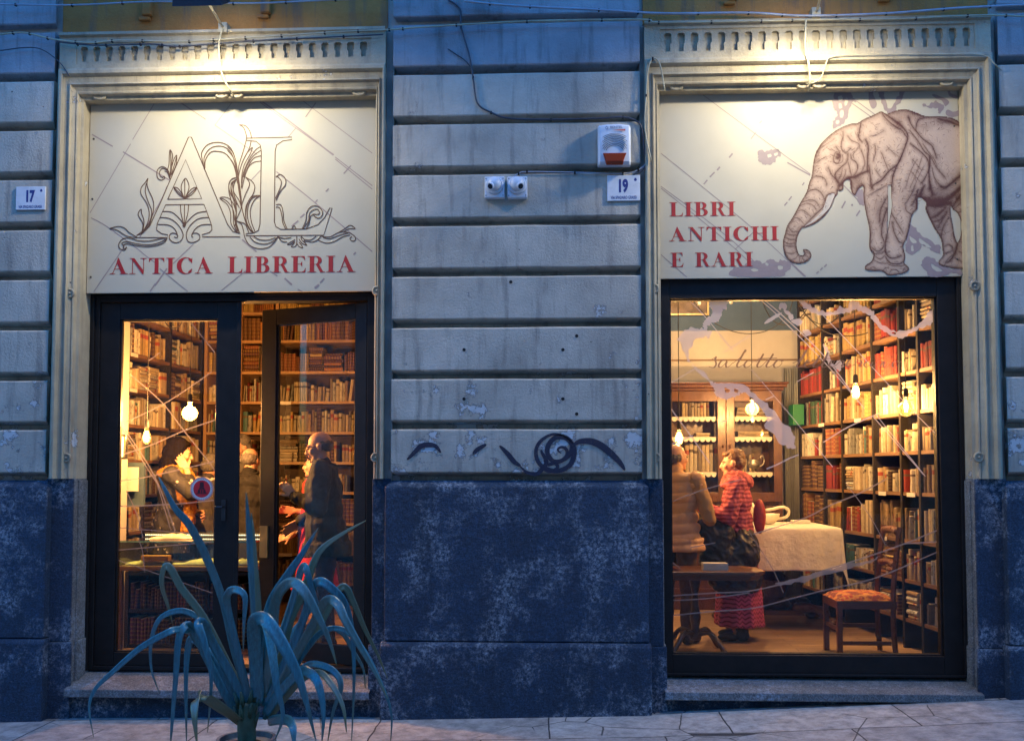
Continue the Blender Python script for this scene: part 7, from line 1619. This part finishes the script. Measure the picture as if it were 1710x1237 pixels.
# ================================================================== PLANT IN FRONT OF THE DOOR
leafm,t,b=_nodes('strap_leaf'); v=coords(t); f=ramp(t,noi(t,coords(t,(14,14,2)),6,4,.6),.3,.7)
at=t.nodes.new('ShaderNodeAttribute'); at.attribute_name='tint'; t.links.new(mix(t,at.outputs['Fac'],mix(t,f,(.012,.085,.10),(.03,.19,.22)),(.16,.15,.06)),b.inputs['Base Color']); b.inputs['Roughness'].default_value=.32; b.inputs['Specular IOR Level'].default_value=.8
bump(t,b,noi(t,coords(t,(60,60,3)),8,3),.15,.003)
pc=P(412,1180,-.95); pl=thing('potted_plant','large potted plant with long arching blue-green strap leaves before the doorway','plant',(pc.x,-.95,gz(pc.x)))
zP=lambda a,b:(140+a/3.196,850+b/3.196)
LV=[([(880,1000),(800,740),(740,480),(650,250),(560,80),(490,0),(430,-110),(398,-175)],40,-.1),([(860,1000),(780,850),(640,580),(520,420),(465,320),(430,308),(415,400),(450,520),(472,610)],38,.15),([(850,1050),(750,800),(660,620),(560,550),(480,545),(400,590),(360,700),(360,850),(405,985)],28,.2),([(840,1080),(720,860),(600,700),(560,650),(500,640),(440,660),(300,740),(140,880),(60,960),(28,1060),(52,1215)],30,-.35),([(830,1080),(760,1000),(660,800),(580,640),(540,620),(505,700),(490,900),(470,1150),(462,1260)],36,-.25),([(870,1050),(770,860),(680,700),(640,610),(610,612),(645,720),(680,900),(660,1190)],42,-.2),([(900,1100),(830,800),(765,520),(775,440),(820,430),(860,470),(855,600),(850,760)],36,-.15),
([(925,900),(915,600),(895,300),(880,100),(866,-90)],44,.05),([(935,900),(925,560),(905,200),(893,20)],34,.1),([(945,950),(940,700),(925,400),(900,60)],32,-.05),([(930,1000),(960,700),(1000,500),(1090,350),(1170,230),(1250,100)],50,.15),([(960,1000),(1050,800),(1100,600),(1180,420),(1220,300),(1270,210),(1380,130),(1505,60)],40,.1),([(930,900),(940,600),(950,400),(1000,280),(1060,245),(1120,248)],26,.3),([(950,1000),(1000,750),(1020,500),(1080,400),(1140,400),(1190,460),(1250,570),(1310,700),(1350,835)],50,-.3),([(960,900),(1060,650),(1130,430),(1160,320),(1182,312),(1210,400),(1260,560),(1292,690)],38,-.1),([(960,1050),(1100,760),(1180,560),(1220,420),(1260,385),(1320,420),(1390,500),(1430,650),(1442,900),(1428,1250)],42,-.2),([(980,1080),(1120,800),(1220,620),(1290,490),(1350,500),(1400,600),(1480,740),(1560,880),(1622,1010)],42,-.3),([(1000,1060),(1150,800),(1290,560),(1360,430),(1400,420),(1440,500),(1500,640),(1570,780),(1622,905)],34,.1),
([(930,1050),(915,800),(905,620),(930,580),(980,600),(1060,720),(1140,880),(1190,1040),(1240,1240)],62,-.4),([(935,1020),(935,700),(960,600),(985,660),(1010,800),(1030,950),(1062,1100),(1020,1230)],40,-.35),([(900,1100),(880,900),(880,800),(920,770),(970,800),(1010,880),(1030,1000),(1060,1110)],38,-.45),([(960,1100),(1060,960),(1150,870),(1200,870),(1250,930),(1278,1080),(1270,1250)],46,-.4),([(960,1120),(1080,960),(1180,840),(1260,830),(1340,870),(1372,950),(1330,1080),(1300,1250)],32,-.2),([(980,1120),(1150,920),(1250,870),(1320,930),(1382,1050),(1402,1190)],30,-.35),([(860,1150),(780,1060),(680,1000),(620,1000),(560,1060),(470,1100),(420,1200),(410,1280)],44,-.3),([(850,1150),(760,1080),(640,1000),(598,1010),(590,1100),(604,1260)],58,-.45),([(850,1170),(740,1100),(684,1080),(690,1180),(678,1260)],34,-.35),([(980,1130),(1060,1120),(1112,1150),(1122,1270)],46,-.5),([(1010,1050),(1180,760),(1300,640),(1380,660),(1440,760),(1490,850),(1502,955)],24,.2),([(990,1080),(1120,860),(1220,700),(1300,640),(1400,650),(1500,760),(1600,960),(1642,1100),(1635,1260)],24,-.1),([(870,1120),(740,860),(600,700),(560,720),(545,900),(548,1260)],38,.25),([(970,1100),(1060,960),(1100,930),(1112,1020),(1112,1270)],36,.2),
([(900,1060),(870,780),(760,640),(720,560),(690,600)],26,.3),([(920,1060),(1000,820),(1080,700),(1160,600),(1230,520),(1300,500)],30,.3),([(880,1100),(760,930),(640,860),(560,800),(530,700)],26,.35),([(980,1100),(1100,930),(1240,760),(1420,650),(1480,700)],22,.35)]
mb=MB(); r7=random.Random(3); TT=[]
for li,(pts,w_,dep) in enumerate(LV):
    if li in (12,20,24,26,31,32,34,35): continue
    n0=len(pts); P3=[]
    for i,(a,b_) in enumerate(pts):
        f=i/(n0-1); y=-.95+dep*math.sin(min(1,f*1.15)*math.pi/2)+.03*math.sin(i)
        P3.append(tuple(P(*zP(a,b_),y)))
    q=[Vector(p) for p in crom(P3,6)]; n=len(q)
    side=Vector((1,0,0)); view=Vector((0,-1,0))
    vs=[]; wm=w_/3.196/280*1.08; cnt0=len(mb.f)
    tw=r7.uniform(-.5,.5)
    for i,p in enumerate(q):
        f=i/(n-1); t_=(q[min(i+1,n-1)]-q[max(i-1,0)]).normalized()
        # leaf width stays roughly horizontal, square to its own run
        sdir=t_.cross(Vector((math.sin(tw)*.6,-1,.25))).normalized()
        if i and sdir.dot(prev)<0: sdir=-sdir
        prev=sdir; nr=t_.cross(sdir).normalized()
        wd=wm*(min(1,(f/.12)**.5+.45) if f<.12 else 1)*(1-max(0,(f-.45)/.55)**1.7)*.5+.0012
        vs+= [p-sdir*wd,p-sdir*wd*.45+nr*wd*.08,p+nr*wd*.16,p+sdir*wd*.45+nr*wd*.08,p+sdir*wd]
    mb.add(vs,[(5*i+k,5*i+k+1,5*i+k+6,5*i+k+5) for i in range(n-1) for k in range(4)])
    tn=r7.choice([0,0,0,.1,.2,.35,.8]) ; TT+= [min(1,tn+(.9*max(0,(i/(n-1))-.86)/.14 if r7.random()<.9 else 0)) for i in range(n-1) for k in range(4)]
mb.t=TT
lf=mb.build('leaves',leafm,pl,smooth=True)
sf=lf.modifiers.new('t','SOLIDIFY'); sf.thickness=.0016
zt_=P(412,1205,-.95).z
mb=MB(); st=[(pc.x+.01,-.95,gz(pc.x)+.03),(pc.x,-.95,zt_),(pc.x+.01,-.95,zt_+.12)]; mb.tube(crom(st,4),[.055]*9,12)
for k in range(16):
    a=k*.9; z=zt_-.03+.011*k; mb.tube([(pc.x+.04*math.cos(a),-.95+.04*math.sin(a),z),(pc.x+.075*math.cos(a),-.95+.075*math.sin(a),z+.09)],[.02,.006],5)
mb.build('stem',M_('stem_green',(.05,.09,.05),.6,.4,20,.3,60),pl,smooth=True)
g0=gz(pc.x)-.012; h=max(.12,P(412,1231,-.95).z-g0)
mb=MB(); mb.lathe([(.13,0),(.16,h-.05),(.175,h-.045),(.175,h),(.155,h),(.15,h-.03)],24,c=(pc.x,-.95,g0)); mb.build('pot',M_('pot_grey',(.12,.14,.15),.6,.3,12,.2,60),pl,smooth=False)
mb=MB(); mb.lathe([(.149,h-.045),(.05,h-.02)],20,c=(pc.x,-.95,g0)); mb.build('soil',M_('soil',(.03,.02,.012),.9,.5,60,.8,120),pl)
# ================================================================== BOOKS: the ones seen become things, the rest one mass
WIN=[(197,360,533,1090),(397,426,505,900),(461,595,545,1085),(1121,1568,498,1092)]
OCC=[(255,312,740,890),(500,595,722,1090),(395,430,745,960),(1120,1168,745,1090),(1190,1262,752,1090),(1262,1400,880,990),(310,358,765,900)]
def proj(B):
    u,n,p=B['u'],B['n'],B['p']; z=Vector((0,0,1))
    if B['flat']: a=[p,p+u*B['h'],p+z*B['t'],p+u*B['h']+z*B['t']]
    else: a=[p,p+u*B['t'],p+z*B['h'],p+u*B['t']+z*B['h']]
    s=[Q(v) for v in a]; xs_=[q[0] for q in s]; ys_=[q[1] for q in s]
    return sum(xs_)/4,sum(ys_)/4,(max(xs_)-min(xs_))*(max(ys_)-min(ys_)),min(xs_)
vis=[]
for i,B in enumerate(BOOKS):
    x,y,a,x0=proj(B); B['px']=x; B['py']=y
    if any(w[0]<x<w[1] and w[2]<y<w[3] for w in WIN) and not any(w[0]<x<w[1] and w[2]<y<w[3] for w in OCC): vis.append((a,i))
vis.sort(reverse=True); top=set(i for a,i in vis[:300]); visi=set(i for a,i in vis)
cells={}
for i in visi: cells.setdefault(BOOKS[i]['cell'],[]).append(i)
case_rows={}
for c in cells: case_rows.setdefault((c[1],c[2]),set()).add(c[3])
bays={}
for c in cells: bays.setdefault(c[1],set()).add(c[2])
ORD=['first','second','third','fourth','fifth','sixth','seventh','eighth','ninth','tenth','eleventh','twelfth','thirteenth','fourteenth','fifteenth','sixteenth','seventeenth','eighteenth','nineteenth','twentieth']
def ordn(k): return ORD[k] if k<20 else str(k+1)+'th'
SHORT={'tall dark bookcase running down the left wall behind the closed door leaf':'left-wall bookcase','long bookcase along the back wall seen through the doorway':'back bookcase','low dark bookcase of leather sets under the glass display case':'low bookcase','tall bookcase filling the right wall up to the shop window':'right-wall bookcase','glazed wooden cabinet':'glazed cabinet'}
labels=set()
for c,ids in cells.items():
    ids.sort(key=lambda i:(round(BOOKS[i]['px']/3),BOOKS[i]['py']))
    rows=sorted(case_rows[(c[1],c[2])],reverse=True); rk=rows.index(c[3]); bl=sorted(bays[c[1]]); bk=bl.index(c[2])
    stacks=0
    for k,i in enumerate(ids):
        B=BOOKS[i]
        if i not in top: continue
        nm=BM[B['c']][0]; how='book lying' if B['flat'] else ('book leaning' if B['lean'] else 'book')
        where=f"{ordn(rk)} shelf, {ordn(bk)} bay, {SHORT.get(c[1],'bookcase')}"
        B['label']=f"{nm} {how}, {ordn(k)} from left, {where}"
for i,B in enumerate(BOOKS):
    if i in top:
        mb=MB(); mb.uv=[]; mb.t=[]; book_geo(B,mb)
        used=sorted(set(mb.m)); mb.m=[used.index(k) for k in mb.m]
        o=mb.build('book',[BMAT[k] for k in used],loc=B['p'])
        tag(o,B['label'],'book','books standing on the shelves')
rest=MB(); rest.uv=[]; rest.t=[]
for i,B in enumerate(BOOKS):
    if i not in top: book_geo(B,rest)
tag(rest.build('books',BMAT),'remaining smaller books filling the shelves of both rooms','books',kind='stuff')
print('books',len(BOOKS),'visible',len(vis))
for ob in SC.objects:
    if '_world' in ob: del ob['_world']
